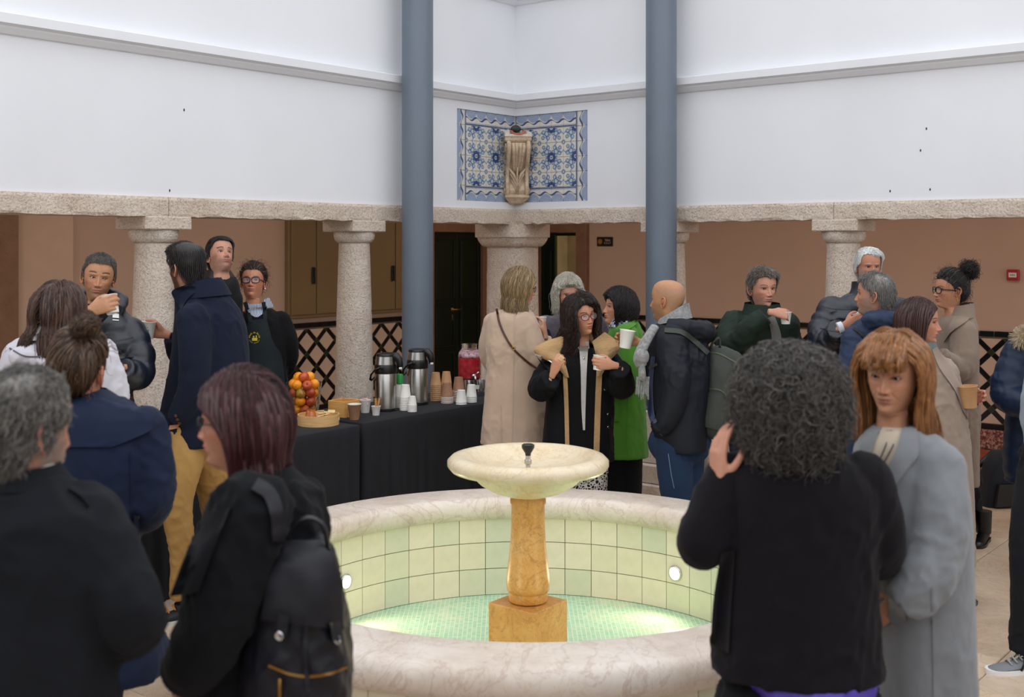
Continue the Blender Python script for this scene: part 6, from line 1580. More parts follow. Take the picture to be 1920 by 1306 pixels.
M_card = cloth('black_cardigan_knit', '#0b0b0e', .9, .3, weave=300)
coat(p, 'cardigan', M_card, rows, [[p.P3(527, 602), p.P3(541, 640, 0), p.P3(541, 680, .06), p.P3(525, 710, .2)], [p.P3(451, 602), p.P3(441, 640, 0), p.P3(442, 680, .06), p.P3(458, 710, .2)]], .0105, .004, 22, srad=(.07, .066, .058, .045))
M_stripe = None
T = NT('blue_white_striped_cotton'); wv = T.node('ShaderNodeTexWave'); wv.wave_type = 'BANDS'; wv.bands_direction = 'X'; wv.inputs['Scale'].default_value = 30; T.l.new(T.coord(), wv.inputs['Vector']); T.set(Base_Color=T.ramp(wv.outputs['Color'], [(.35, srgb('#5a6a92')), (.5, srgb('#d8dce6'))]), Roughness=.8); M_stripe = T.m
p.shell('shirt_front', [(462, 570), (466, 586), (478, 594)], [(502, 568), (499, 582), (484, 594)], 'cardigan', M_stripe, .003)
p.shell('shirt_collar', [(494, 562), (498, 578)], [(504, 557), (514, 575)], 'cardigan', M_stripe, .006, 3, 6); p.shell('shirt_collar', [(457, 566), (460, 580)], [(466, 568), (470, 586)], 'cardigan', M_stripe, .006, 3, 6)
M_apr = cloth('dark_slate_apron_canvas', '#20272b', .8, .05, weave=250, bump=.2)
ap = p.shell('apron', [(466, 600), (455, 640), (447, 680), (446, 740), (446, 800), (446, 900)], [(500, 597), (512, 640), (529, 670), (536, 740), (538, 800), (538, 900)], 'cardigan', M_apr, .006, 10, 26)
for (A_, B_) in (((497, 602), (494, 566)), ((470, 604), (459, 566))): p.band('apron_strap', [A_, ((A_[0]+B_[0])/2+1, (A_[1]+B_[1])/2), B_], 7.5, 'cardigan', M_apr, .008, parent=ap)
p.band('pocket_seam', [(448, 706), (535, 706)], 1.6, 'cardigan', M_card, .009, parent=ap)
M_yel = mat('yellow_print', '#d8c21c', .6); lc = (477.5, 632.5)
def decal_char(p, ch, u, v, ang, size, m, tree, lift, parent, name='logo_letter'):
    q, n = p.hit(u, v, tree)
    if q is None: return
    r = Vector((math.cos(ang), 0, -math.sin(ang))); up = Vector((math.sin(ang), 0, math.cos(ang)))
    o = text_obj(name, ch, size, m, face_matrix(q+Vector((0, -lift, 0)), r, up), None, .0004); 
    mw = o.matrix_world.copy(); o.parent = parent; o.matrix_parent_inverse = Matrix.Translation((p.hc[0], p.hc[1], 0)).inverted(); return o
t_ = 'snack do Barão'
for i, ch in enumerate(t_):
    if ch == ' ': continue
    a = math.radians(-88+176*i/(len(t_)-1)); decal_char(p, ch, lc[0]+9.6*math.sin(a), lc[1]-9.6*math.cos(a), a, .017, M_yel, 'cardigan', .0085, ap)
t_ = 'PARA CHEGAR'
for i, ch in enumerate(t_):
    if ch == ' ': continue
    a = math.radians(-62+124*i/(len(t_)-1)); decal_char(p, ch, lc[0]+10.2*math.sin(a), lc[1]+10.2*math.cos(a), -a, .0095, M_yel, 'cardigan', .0085, ap)
for (u0, v0, u1, v1) in ((472.5, 633, 482.5, 638.5), (474, 629.5, 477, 632.4), (479.5, 628.5, 481.5, 632.4)):
    p.shell('basket_emblem', [(u0, v0), (u0, v1)], [(u1, v0), (u1, v1)], 'cardigan', M_yel, .001, 2, 3, parent=ap, lift=.0072)
std_legs(p, cloth('black_trouser_wool', '#101115'), 470, 515, 850); done(p)

# ---- 8 woman with burgundy hair
p = Person('woman with burgundy bob in a black coat, in profile facing left', 2.8, 8, head=(452, 790), yaw=-97, pitch=-2, body_yaw=-110, quality=2, scale=.93, neck=.9, hairtype='bob', len=.34, zend=-.025, zvar=.008, wide=.105, vol=.026, cap=.012, part=.015, mess=.05, hold=2, cling=.55, hairname='burgundy_brown_hair', haircol='#1e0d0e', haircol2='#52262a', strands=5200, sr=.0008, clumps=260, clump_r=.009, skin='#b98268', age=.7, lipcol='#a35a55', browcol='#2a1816', front_comb=.1, face_y=.004)
p.glasses(M_blk, M_blk, 'round', .022)
M_coat8 = cloth('black_boucle_wool', '#0b0c10', .95, .25, weave=180, bump=.3)
rows = [(888, 452, 530, .16, .0), (905, 425, 580, .20), (935, 400, 606, .27), (1000, 372, 612, .31), (1080, 350, 610, .33), (1180, 345, 605, .35), (1306, 338, 600, .37), (1500, 335, 600, .38), (1580, 335, 600, .38)]
coat(p, 'coat', M_coat8, rows, [[p.P3(470, 965, -.17), p.P3(432, 1070, -.21), p.P3(402, 1170, -.22), p.P3(372, 1230, -.2), p.P3(350, 1262, -.16)], [p.P3(520, 960, .16), p.P3(470, 1100, .2), p.P3(400, 1200, .15)]], .0085, .006, 16, srad=(.095, .088, .076, .062), fold=.03, wr=.09)
collar(p, M_coat8, [(872, 448, 545, .17, .0), (890, 432, 560, .2), (908, 418, 582, .24)], .014, name='coat_collar')
p.shell('lapel', [(398, 958), (352, 1030), (318, 1118)], [(432, 950), (400, 1030), (372, 1110)], 'coat', M_coat8, .016, 5)
p.hand(p.P3(345, 1275, -.15), (-.3, -.1, -1), (1, .2, 0), False, curl=(40, 50, 30))
std_legs(p, cloth('black_trouser_wool', '#101115'), 430, 520, 1480, yaw=-110); done(p)
P8 = p

# ---- 9 woman in the beige coat
p = Person('blond woman in a long beige coat with a crossbody strap, before the corner column', 7.4, 9, head=(974, 537), yaw=112, pitch=-10, body_yaw=150, quality=1, scale=.97, neck=.88, hairtype='long', len=.36, zend=-.085, wide=.10, vol=.018, curl=.006, cfreq=2, hairname='dark_blond_hair', haircol='#54442f', haircol2='#ab9068', strands=3600, part=.0, mess=.09, hold=2, skin='#c9967c', clump_r=.008)
p.glasses(M_blk, mat('black_frame', '#16120f', .3), 'round', .023)
M_beige = cloth('beige_camel_wool', '#bda48f', .92, .35, weave=350, var=.05)
rows = [(577, 945, 985, .14, .02), (586, 924, 1000, .20), (600, 914, 1003, .25), (640, 910, 1008, .28), (690, 912, 1012, .28), (740, 908, 1020, .30), (790, 903, 1025, .33), (830, 900, 1028, .35)]
W_ = p.P3(1022, 627, -.04)
coat(p, 'beige_coat', M_beige, rows, [[p.P3(989, 606, -.04), p.P3(1004, 650, -.07), p.P3(1011, 682, -.05), p.P3(1018, 658, .03), tuple(W_+Vector((0, .0, -.03)))], [p.P3(925, 605, .05), p.P3(916, 660, .1), p.P3(940, 690, .2), p.P3(990, 660, .26)]], .0095, .004, 18, srad=(.066, .066, .060, .045), fold=.05, hem=1.0)
p.band('back_seam', [(965, 590), (962, 700), (960, 828)], 1.6, 'beige_coat', M_beige, .003)
p.band('pocket_seam', [(938, 758), (939, 800), (940, 830)], 1.8, 'beige_coat', M_beige, .004)
p.hand(W_, (-.1, .2, 1), (-.9, .2, .0), True, curl=(45, 50, 30))
M_strap = mat('brown_leather', '#4c2c1c', .4)
std_legs(p, cloth('black_trouser_wool', '#101115'), 945, 985, 780, yaw=140); done(p)
st = p.band('shoulder_strap', [(931, 578), (938, 610), (958, 648), (985, 675), (1008, 692)], 4.2, 'beige_coat', M_strap, .006, N=40, cols=2)
st.parent = None; st.location = (p.hc[0], p.hc[1], 0); st.name = 'crossbody_bag_strap'; tag(st, 'thin brown leather crossbody bag strap over the beige coat', 'bag strap')
q_ = p.at(963, 652, 'beige_coat'); mb = MB(); mb.tube([q_+Vector((.01*math.cos(t), -.012, .012*math.sin(t))) for t in np.linspace(0, 2*PI, 12)], .002, 6, caps=False); ob = p.W('buckle', mb, M_gold2); ob.parent = st
o = put('small_paper_cup', C_small, W_+Vector((-.02, .03, .05)), 'small white cup held by the blond woman in the beige coat', 'cup')

# ---- 10 grey haired woman
p = Person('woman with fluffy silver hair and a purple-grey knit, behind the curly-haired woman', 8.35, 10, head=(1065, 551), yaw=8, pitch=-3, quality=2, scale=1.01, neck=.9, hairtype='bob', len=.2, zend=.0, zvar=.015, wide=.11, vol=.03, cap=.016, part=.03, mess=.30, hold=1.2, cling=.35, curl=.009, cfreq=1.5, hairname='fluffy_silver_hair', haircol='#98907f', haircol2='#dcd8cc', strands=4200, clumps=180, clump_r=.010, skin='#c29078', age=.95, browamt=.5, browcol='#8a8078', gaze=(.1, -.05))
rows = [(588, 1048, 1086, .14), (598, 1018, 1120, .22), (612, 1007, 1134, .25), (660, 1004, 1138, .27), (740, 1008, 1134, .28), (820, 1008, 1134, .28)]
coat(p, 'knit_sweater', cloth('purple_grey_knit', '#4a424c', .95, .4, weave=110, bump=.8, bdist=.004), rows, [[p.P3(1022, 612), p.P3(1010, 650), p.P3(1022, 660, -.2)], [p.P3(1120, 612), p.P3(1134, 650), p.P3(1130, 700, -.05)]], .0105, .004)
p.shell('navy_vest', [(1012, 612), (1010, 640), (1012, 700)], [(1030, 618), (1036, 640), (1040, 700)], 'knit_sweater', M_navy, .01)
p.hand(p.P3(1026, 652, -.25), (-.3, -.5, .5), (-.6, 0, -.2), True); std_legs(p, cloth('black_trouser_wool', '#101115'), 1045, 1095, 800); done(p)

# ---- 11 curly haired woman with glasses
p = Person('woman with long dark curls and red glasses in a black fleece-lined parka, eating', 7.1, 11, head=(1089, 591), yaw=30, pitch=0, roll=-7, body_yaw=4, quality=2, scale=.97, neck=.85, hairtype='long', len=.50, zend=-.30, zvar=.03, wide=.20, vol=.032, cap=.014, curl=.017, cfreq=4, part=-.02, mess=.12, hold=1.0, cling=.45, spread=.05, neckr=.10, face_y=-.105, facew=1.0, hairname='long_black_curls', haircol='#0f0b0a', haircol2='#3a2822', strands=4600, clumps=260, clump_r=.007, skin='#c48e72', age=.25, lipcol='#a85a58', browcol='#17100e', smile=-.35, gaze=(.5, 0), browthick=1.2)
p.glasses(M_blk, mat('dark_red_frame', '#5c1428', .3), 'round', .0245); p.earring(M_chrome, .010, (-1,))
M_parka = cloth('black_parka_canvas', '#0e1014', .75, .05, weave=300)
rows = [(652, 1072, 1110, .14, .02), (664, 1042, 1138, .22), (684, 1026, 1153, .27), (720, 1026, 1152, .29), (770, 1022, 1150, .30), (820, 1018, 1149, .32), (862, 1016, 1150, .33)]
c1 = p.P3(1123, 680, -.28); f1 = (-1, -.1, .15); n1 = (-.25, .95, 0)
h = p.hold(c1, f1, n1, False, size=.93, nails='#8a1420', curl=(26, 50, 36), r=.03)
W2 = p.P3(1037, 700, -.26)
coat(p, 'parka', M_parka, rows, [[p.P3(1040, 684), p.P3(1022, 712, -.05), p.P3(1014, 728, -.14), tuple(W2+Vector((-.01, 0, -.03)))], [p.P3(1140, 682), p.P3(1160, 708, -.04), p.P3(1166, 724, -.14), tuple(Vector(h['W'])+Vector((.04, 0, -.02)))]], .0095, .005, 20, srad=(.085, .085, .078, .060), fold=.03)
M_fleece = cloth('tan_sherpa_fleece', '#b08e62', .98, .5, weave=60, bump=.9, bdist=.008)
p.hand(W2, (.35, -.2, .9), (.5, .8, 0), True, size=.93, nails='#8a1420', curl=(38, 60, 35), thumb=(.2, .9))
p.shell('cardigan', [(1068, 655), (1062, 720), (1060, 800), (1062, 862)], [(1114, 652), (1124, 720), (1122, 800), (1120, 862)], 'parka', M_card, .006, 6, 16)
M_lace = cloth('grey_white_lace', '#b9b6b4', .9, .2, weave=45, bump=1.0, bdist=.006)
p.shell('lace_top', [(1086, 648), (1089, 700), (1090, 760), (1093, 806)], [(1103, 648), (1100, 700), (1098, 760), (1097, 806)], 'parka', M_lace, .013, 3, 16)
mb = MB(); mb.tube([Vector(x) for x in catmull([p.P3(1040, 652, -.03), p.P3(1060, 640, .05), p.P3(1089, 634, .09), p.P3(1115, 634, .05), p.P3(1134, 640, -.03)], 20)], .040, 14)
p.garment('fleece_collar', mb, M_fleece, .009, .002, 20)
p.shell('fleece_lapel', [(1052, 630), (1022, 640), (1001, 654), (1012, 668), (1040, 684), (1060, 706)], [(1074, 640), (1064, 650), (1052, 660), (1056, 672), (1062, 688), (1067, 708)], ('parka', 'fleece_collar'), M_fleece, .036, 8, 24, bulge=.03, smooth_d=2, sharp=80)
p.shell('fleece_lapel', [(1110, 640), (1114, 652), (1117, 668), (1118, 684), (1119, 706)], [(1134, 622), (1158, 640), (1163, 654), (1144, 676), (1128, 704)], ('parka', 'fleece_collar'), M_fleece, .036, 8, 24, bulge=.03, smooth_d=2, sharp=80)
p.shell('collar_flap', [(1000, 656), (1010, 672), (1030, 688), (1052, 702)], [(1006, 668), (1016, 682), (1034, 698), (1052, 712)], 'parka', M_parka, .024, 3, 12)
p.shell('sweater_neck', [(1080, 640), (1084, 655)], [(1104, 640), (1104, 655)], 'parka', M_lace, .012, 4, 6)
p.band('fleece_trim', [(1059, 690), (1062, 760), (1064, 858)], 8, 'parka', M_fleece, .016); p.band('fleece_trim', [(1124, 690), (1121, 760), (1118, 858)], 11, 'parka', M_fleece, .016)
p.band('zip', [(1003, 664), (1024, 672), (1044, 686)], 1.6, 'parka', M_chrome, .056, N=12, cols=1)
for (u, v) in ((1145, 652), (1134, 730), (1139, 776), (1140, 800)): p.button(u, v, 'parka', M_chrome, .007, name='snap_button')
mb = MB(); q_ = [p.tohead([(s_*.05*math.cos(t), -.055-.07*abs(math.sin(t))*.3-.02, -.09-.06*math.sin(t))])[0] for s_, t in [(1, x) for x in np.linspace(0, PI, 9)]]
mbn = MB(); pts_n = [p.at(u, v, 'parka', .022) for u, v in ((1084, 650), (1088, 662), (1094, 668), (1100, 662), (1104, 650))]; mbn.tube([Vector(x) for x in catmull(pts_n, 14)], .0012, 5); mbn.sphere(pts_n[2]+Vector((0, 0, -.008)), .008, 8, 6); p.W('necklace', mbn, M_chrome)
T = NT('black_white_swirl_print'); vn = T.node('ShaderNodeTexVoronoi'); vn.feature = 'DISTANCE_TO_EDGE'; vn.inputs['Scale'].default_value = 55; T.l.new(T.coord(), vn.inputs['Vector']); T.set(Base_Color=T.ramp(vn.outputs['Distance'], [(.10, srgb('#d5d0c8')), (.16, srgb('#15130f'))]), Roughness=.85)
std_legs(p, T.m, 1068, 1112, 830, (.10, .095, .09, .085, .085)); done(p)
cup_at(C_white, c1, h['t'], 'paper_cup', 'small white paper cup in the hand of the curly-haired woman in the parka')
o = link('biscuit', sme); mbb = MB(); mbb.box((0, 0, 0), (.03, .012, .03), bevel=.004); bb = mbb.build('biscuit', mat('cream_biscuit', '#dcb98a', .8), None, False); bpy.data.objects.remove(o); bb.location = p.P3(1052, 672, -.30); bb.rotation_euler = (.3, .6, .2); tag(bb, 'half eaten biscuit between the fingers of the curly-haired woman', 'biscuit')

# ---- 12 woman in the green coat
p = Person('dark-haired woman in a bright green coat, in profile facing left', 7.9, 12, head=(1161, 577), yaw=-78, pitch=6, body_yaw=-70, quality=2, scale=.96, neck=.88, hairtype='bob', len=.26, zend=.01, zvar=.015, wide=.105, vol=.034, cap=.018, curl=.009, cfreq=1.8, part=.02, mess=.12, hold=2, cling=.55, hairname='wavy_black_hair', haircol='#0d0b0c', haircol2='#302728', strands=3800, clumps=200, clump_r=.008, skin='#c48f74', age=.6, lipcol='#a05050')
M_green = cloth('bright_green_wool', '#4a8522', .92, .3, weave=350, var=.05)
rows = [(598, 1152, 1192, .14, .02), (610, 1146, 1200, .20), (630, 1140, 1206, .25), (680, 1134, 1209, .28), (740, 1130, 1209, .29), (800, 1126, 1212, .31), (854, 1120, 1216, .33)]
coat(p, 'green_coat', M_green, rows, [[p.P3(1176, 628, -.14), p.P3(1180, 680, -.18), p.P3(1176, 716, -.18), p.P3(1140, 716, -.26)], [p.P3(1180, 628, .14), p.P3(1170, 700, .2), p.P3(1140, 710, .1)]], .0105, .004, 18, srad=(.075, .07, .062, .05), fold=.03)
p.shell('coat_collar', [(1172, 600), (1152, 618), (1145, 640)], [(1196, 600), (1190, 610), (1160, 628)], 'green_coat', M_green, .014, 5)
p.shell('pocket_flap', [(1149, 728), (1149, 790)], [(1162, 730), (1161, 790)], 'green_coat', M_green, .006, 3)
p.band('coat_seam', [(1176, 640), (1178, 740), (1172, 850)], 1.6, 'green_coat', M_green, .003)
T = NT('blue_white_checked_scarf'); ck = T.node('ShaderNodeTexChecker'); ck.inputs['Scale'].default_value = 60; T.l.new(T.coord(), ck.inputs['Vector']); ck.inputs['Color1'].default_value = (*srgb('#27385c'), 1); ck.inputs['Color2'].default_value = (*srgb('#d8dce4'), 1); T.set(Base_Color=ck.outputs['Color'], Roughness=.8)
collar(p, T.m, [(596, 1148, 1188, .15, -.01), (604, 1144, 1190, .18, -.01), (612, 1142, 1192, .2)], .012, name='scarf')
p.hand(p.P3(1136, 716, -.27), (-1, -.2, .1), (0, .5, .5), True); std_legs(p, cloth('black_trouser_wool', '#101115'), 1150, 1180, 800, (.1, .1, .09, .09, .085), yaw=-70); done(p)

# ---- 13 bald man
p = Person('bald man with a grey fringed scarf, dark jacket and jeans, facing left with a cup', 6.8, 13, head=(1252, 562), yaw=-126, pitch=0, body_yaw=-120, quality=2, hairtype='bald', scalp='#8a7468', skin='#b98a66', beard=.35, beardcol='#5a4a40', fat=.8, age=.5)
M_dj = cloth('dark_blue_black_shell', '#171b24', .55, 0, weave=260, bump=.12, spec=.45)
c1 = p.P3(1174, 638.5, -.02); f1 = (-1, .1, .16); n1 = (-.1, -1, 0)
h = p.hold(c1, f1, n1, True, curl=(24, 50, 36), r=.042, off=.072); W_ = Vector(h['W'])
rows = [(600, 1240, 1296, .16, .0), (614, 1226, 1312, .22), (640, 1218, 1324, .28), (690, 1214, 1330, .33), (750, 1216, 1326, .35), (800, 1222, 1324, .36), (842, 1236, 1322, .36)]
coat(p, 'jacket', M_dj, rows, [[p.P3(1258, 640, -.15), p.P3(1266, 700, -.20), p.P3(1264, 745, -.20), p.P3(1250, 785, -.18), p.P3(1234, 806, -.16)], [p.P3(1250, 640, .15), p.P3(1232, 690, .18), p.P3(1222, 680, .10), tuple(W_+Vector((.05, 0, -.01)))]], .0095, .006, 18, srad=(.09, .084, .072, .056), fold=.03, wr=.09,
     extra=lambda mb: (mb.sphere(p.P3(1316, 622, .02), (.085, .12, .07), 16, 10), mb.tube([p.P3(1250, 606, -.12), p.P3(1285, 612, -.14), p.P3(1320, 620, -.10), p.P3(1335, 628, .0)], [.03, .045, .05, .04], 12)))
p.shell('blue_lining', [(1221, 668), (1214, 720), (1214, 770), (1222, 798)], [(1228, 668), (1224, 720), (1226, 770), (1232, 790)], 'jacket', cloth('navy_lining', '#1b2c52', .6), .006)
p.band('sleeve_cuff', [(1222, 796), (1238, 808), (1252, 806)], 9, 'jacket', M_dj, .008)
M_scarf = cloth('grey_knit_scarf', '#8a8a8a', .95, .5, weave=90, bump=.9, bdist=.005, var=.3, vscale=60)
collar(p, M_scarf, [(574, 1262, 1292, .15, .0), (586, 1240, 1294, .18, .0), (602, 1232, 1298, .22, .0)], .02, name='scarf', lean=(.02, -.01))
mb = MB(); pts = [p.P3(1228, 612, -.10), p.P3(1214, 634, -.14), p.P3(1203, 655, -.16), p.P3(1198, 672, -.16), p.P3(1202, 684, -.15)]; mb.tube([Vector(x) for x in catmull(pts, 16)], list(np.linspace(.030, .042, 16)), 14, flat=.7); mb.sphere(p.P3(1203, 668, -.17), (.044, .04, .05), 14, 10); mb.tube([p.P3(1203, 680, -.16), p.P3(1204, 700, -.16), p.P3(1205, 712, -.16)], [.03, .036, .036], 14, flat=.6); p.W('scarf_knot', mb, M_scarf)
for k in range(15):
    u = 1193+k*1.6; mb = MB(); rr_ = random.Random(k); pts = [p.P3(u+1.5, 706, -.16+rr_.uniform(-.02, .02)), p.P3(u+rr_.uniform(-1, 1), 726, -.165), p.P3(u+rr_.uniform(-2, 2), 740+rr_.uniform(-4, 10), -.16)]; mb.tube([Vector(x) for x in catmull(pts, 8)], .0036, 6); p.W('scarf_fringe', mb, M_scarf)
M_jean = cloth('blue_denim', '#1d3350', .85, .05, weave=600, var=.2, vscale=4)
p.legs('jeans', M_jean, [[p.P3(1262, 838, -.06), p.P3(1267, 900, -.06), p.P3(1272, 960, -.05), p.P3(1276, 1030, -.03)], [p.P3(1288, 835, .09), p.P3(1286, 900, .1), p.P3(1286, 960, .12), p.P3(1290, 1020, .12)]], (.108, .105, .095, .08, .075), .011)
p.shell('jean_pocket', [(1277, 843), (1280, 862)], [(1304, 845), (1306, 862)], 'jeans', M_jean, .004, 4); p.band('jean_seam', [(1253, 850), (1258, 885), (1264, 915)], 1.4, 'jeans', mat('pale_stitching', '#6a7c96', .8), .002, cols=1)
p.shoe(p.P3(1276, 1040, -.03), -120, M_blkshoe); p.shoe(p.P3(1290, 1030, .12), -118, M_blkshoe)
p.hand(p.P3(1238, 806, -.13), (.6, .8, -.5), (1, .3, 0), False, curl=(20, 20, 10)); done(p)
cup_at(C_white, c1, h['t'], 'paper_cup', 'white paper cup held up by the bald man in front of the green coat').scale = (1.18, 1.18, 1.22)
P13 = p

# ---- 14 man in the dark green jacket
p = Person('man with tousled greying hair in a dark green jacket, holding a small cup', 7.3, 14, head=(1430, 540), yaw=14, pitch=-2, body_yaw=8, quality=2, hairtype='short', hairname='tousled_greying_hair', haircol='#3b322c', haircol2='#8b8178', len=.03, lift=.7, comb=(.6, .1, .35), grav=.25, front_z=.188, mess=.16, cap=.008, topvol=.006, part=-.02, strands=4600, clumps=110, clump_r=.005, skin='#c39078', age=.7, beard=.12, beardcol='#6a5a50', browcol='#3a2c24', jaw=.97, gaze=(-.1, 0))
M_gj = cloth('dark_green_waxed_jacket', '#1d2a22', .6, .05, weave=240, bump=.15)
rows = [(580, 1408, 1456, .15, .0), (592, 1385, 1474, .21), (608, 1368, 1482, .25), (650, 1362, 1483, .27), (710, 1364, 1480, .28), (770, 1362, 1478, .29), (830, 1362, 1478, .30)]
c1 = p.P3(1471, 594, -.24); f1 = (1, .15, -.12); n1 = (.1, .8, -.55)
h = p.hold(c1, f1, n1, True, curl=(34, 52, 30), r=.026); W_ = Vector(h['W'])
coat(p, 'jacket', M_gj, rows, [[p.P3(1378, 606), p.P3(1366, 635, -.10), p.P3(1376, 650, -.18), p.P3(1410, 612, -.26), tuple(W_-Vector((.045, 0, .02)))], [p.P3(1474, 610), p.P3(1482, 660), p.P3(1480, 700, -.05)]], .010, .005, 20, srad=(.085, .082, .072, .055), fold=.03, wr=.09)
collar(p, M_gj, [(568, 1396, 1462, .17, .0), (578, 1394, 1464, .19), (592, 1388, 1468, .22)], .014, name='stand_collar', lean=(0, .008))
p.shell('grey_shirt', [(1439, 596), (1446, 625), (1448, 660)], [(1452, 590), (1464, 625), (1466, 660)], 'jacket', cloth('grey_flannel_shirt', '#6e6d6a', .9, .2), .006, 4, 12)
p.hand(p.P3(1480, 708, -.06), (0, -.3, -1), (-1, 0, 0), False); std_legs(p, M_jean, 1392, 1436, 800, yaw=5, vox=.012); done(p)
cup_at(C_small, c1+Vector((.006, -.004, -.012)), (0, 0, 1), 'small_paper_cup', 'small white cup held by the man in the dark green jacket', h=.06).scale = (1.15, 1.15, 1.2)

# ---- 15 white haired man in puffer
p = Person('white-haired man in a dark quilted puffer jacket, half hidden behind a grey-haired man', 7.0, 15, scale=.88, head=(1628, 499), yaw=3, pitch=-3, body_yaw=-8, quality=2, hairtype='short', hairname='straight_white_hair', haircol='#9fa1a0', haircol2='#ecebe8', len=.035, lift=.5, comb=(.8, .35, .2), grav=.25, cap=.008, topvol=.004, front_z=.198, part=-.02, strands=5200, clumps=90, clump_r=.005, skin='#b67f66', age=.8, browamt=.5, browcol='#a09a94', beard=.5, beardcol='#b0aaa4')
M_pf2 = cloth('blue_black_quilted_nylon', '#161c28', .36, 0, weave=150, bump=.06, spec=1.0)
rows = [(546, 1604, 1652, .16, .0), (556, 1580, 1672, .21), (570, 1556, 1690, .25), (600, 1540, 1700, .29), (650, 1545, 1698, .30), (710, 1562, 1694, .30), (770, 1572, 1690, .30), (820, 1574, 1690, .30)]
c1 = p.P3(1609, 600, -.26); f1 = (1, .0, .35); n1 = (.2, .95, 0)
h = p.hold(c1, f1, n1, True, size=1.05); W_ = Vector(h['W'])
coat(p, 'puffer_jacket', M_pf2, rows, [[p.P3(1560, 582), p.P3(1542, 620, -.04), p.P3(1548, 642, -.12), p.P3(1570, 630, -.22), tuple(W_-Vector((.045, 0, .02)))], [p.P3(1686, 585), p.P3(1700, 640), p.P3(1690, 690, -.1)]], .0095, .002, 24, srad=(.088, .086, .076, .058), puff=.10, pitch=.068, spitch=.055, fold=.0, smooth=1)
collar(p, M_pf2, [(528, 1598, 1652, .18, .0), (544, 1596, 1656, .2), (560, 1586, 1664, .23)], .02, name='puffer_collar')
for v in range(574, 800, 21): p.band('quilt_seam_shade', [(1538, v-2), (1560, v+4), (1600, v+6), (1650, v+5), (1697, v-1)], 2.0, 'puffer_jacket', M_blk, .0025, cols=2, N=34)  # seams drawn as dark strips; the shade of the grooves is in their colour
mb = MB(); w0 = W_-Vector((.03, 0, .012)); mb.tube([w0-Vector((.012, 0, .004)), w0+Vector((.014, 0, .005))], .034, 18); p.W('shirt_cuff', mb, cloth('white_cotton', '#d5d6e0', .8), sharp=50)
p.hand(p.P3(1690, 698, -.1), (-.2, 0, -1), (-1, 0, 0), False); std_legs(p, cloth('black_trouser_wool', '#101115'), 1600, 1650, 800); done(p)
cup_at(C_white, c1, h['t'], 'paper_cup', 'white paper cup held by the white-haired man in the quilted puffer')

# ---- 16 grey haired man in blue jacket
p = Person('man with short grey hair and beard in a blue hooded jacket, back turned', 6.5, 16, scale=.98, head=(1641, 552), yaw=-122, pitch=2, body_yaw=-155, quality=1, hairtype='short', hairname='short_dark_grey_hair', haircol='#4a4745', haircol2='#8f8b86', len=.022, lift=.6, comb=(.1, -.1, .3), grav=.28, mess=.12, cap=.005, strands=4600, skin='#bb8870', beard=.5, beardcol='#7d766f', age=.7)
M_bl = cloth('blue_softshell', '#22304c', .65, .05, weave=260, bump=.12)
rows = [(594, 1628, 1684, .16, .0), (606, 1606, 1700, .22), (628, 1588, 1715, .27), (680, 1580, 1722, .30), (740, 1578, 1720, .31), (795, 1580, 1716, .31)]
coat(p, 'blue_jacket', M_bl, rows, [[p.P3(1606, 640, -.05), p.P3(1592, 710, -.08), p.P3(1592, 750, -.03), p.P3(1600, 745, .15)], [p.P3(1700, 640), p.P3(1716, 710), p.P3(1700, 750, .1)]], .0095, .005, 20, fold=.03,
     extra=lambda mb: (mb.sphere(p.P3(1652, 598, -.10), (.11, .08, .05), 16, 10), mb.tube([p.P3(1622, 608, -.08), p.P3(1640, 600, -.14), p.P3(1668, 594, -.14), p.P3(1690, 596, -.05)], [.025, .035, .038, .028], 12)))
p.hand(p.P3(1603, 742, .2), (0, 1, .1), (1, 0, -.3), False); std_legs(p, M_jean, 1620, 1672, 790, (.115, .1, .085, .075, .07), yaw=-150, vox=.012); done(p)
P16 = p

# ---- 17 woman with dark red hair and beige coat
p = Person('woman with dark auburn hair and a long taupe coat, in profile facing right', 6.0, 17, head=(1722, 603), yaw=68, pitch=-2, body_yaw=40, quality=2, scale=.96, neck=.88, hairtype='bob', len=.34, zend=-.08, zvar=.01, wide=.10, vol=.016, part=.02, mess=.04, hairname='dark_auburn_hair', haircol='#1f1110', haircol2='#4b2924', strands=4200, clumps=200, clump_r=.009, skin='#c48c74', age=.5, lipcol='#a44a48', browcol='#2a1a16', fat=.3)
M_taupe = cloth('taupe_wool', '#9b8a7c', .92, .35, weave=350, var=.05)
rows = [(656, 1700, 1752, .16, .0), (670, 1684, 1770, .22), (700, 1674, 1786, .27), (750, 1670, 1802, .30), (830, 1668, 1814, .32), (930, 1672, 1820, .34), (1055, 1676, 1821, .35)]
c1 = p.P3(1817, 748, -.12); f1 = (1, -.30, .10); n1 = (.1, -1, 0)
h = p.hold(c1, f1, n1, False, size=1.0, nails='#7a2030', curl=(30, 62, 45), r=.046, off=.045); W_ = Vector(h['W'])
coat(p, 'taupe_coat', M_taupe, rows, [[p.P3(1692, 700, -.05), p.P3(1690, 790, -.08), p.P3(1720, 800, -.2)], [p.P3(1768, 700, .03), p.P3(1780, 760, .06), p.P3(1782, 790, .03), tuple(W_-Vector((.045, 0, .02)))]], .010, .004, 18, fold=.035)
p.shell('coat_lapel', [(1748, 655), (1762, 690), (1790, 730), (1806, 770)], [(1756, 650), (1790, 700), (1812, 745), (1816, 785)], 'taupe_coat', M_taupe, .012, 4)
collar(p, cloth('grey_green_knit', '#5f6b68', .95, .3, weave=100, bump=.6), [(640, 1706, 1752, .15, .0), (652, 1702, 1758, .17), (664, 1698, 1764, .19)], .014, name='turtleneck')
k1, k2 = p.P3(1715, 1000), p.P3(1780, 1000)
std_legs(p, cloth('black_trouser_wool', '#101115'), 1715, 1778, 900, yaw=130); done(p)
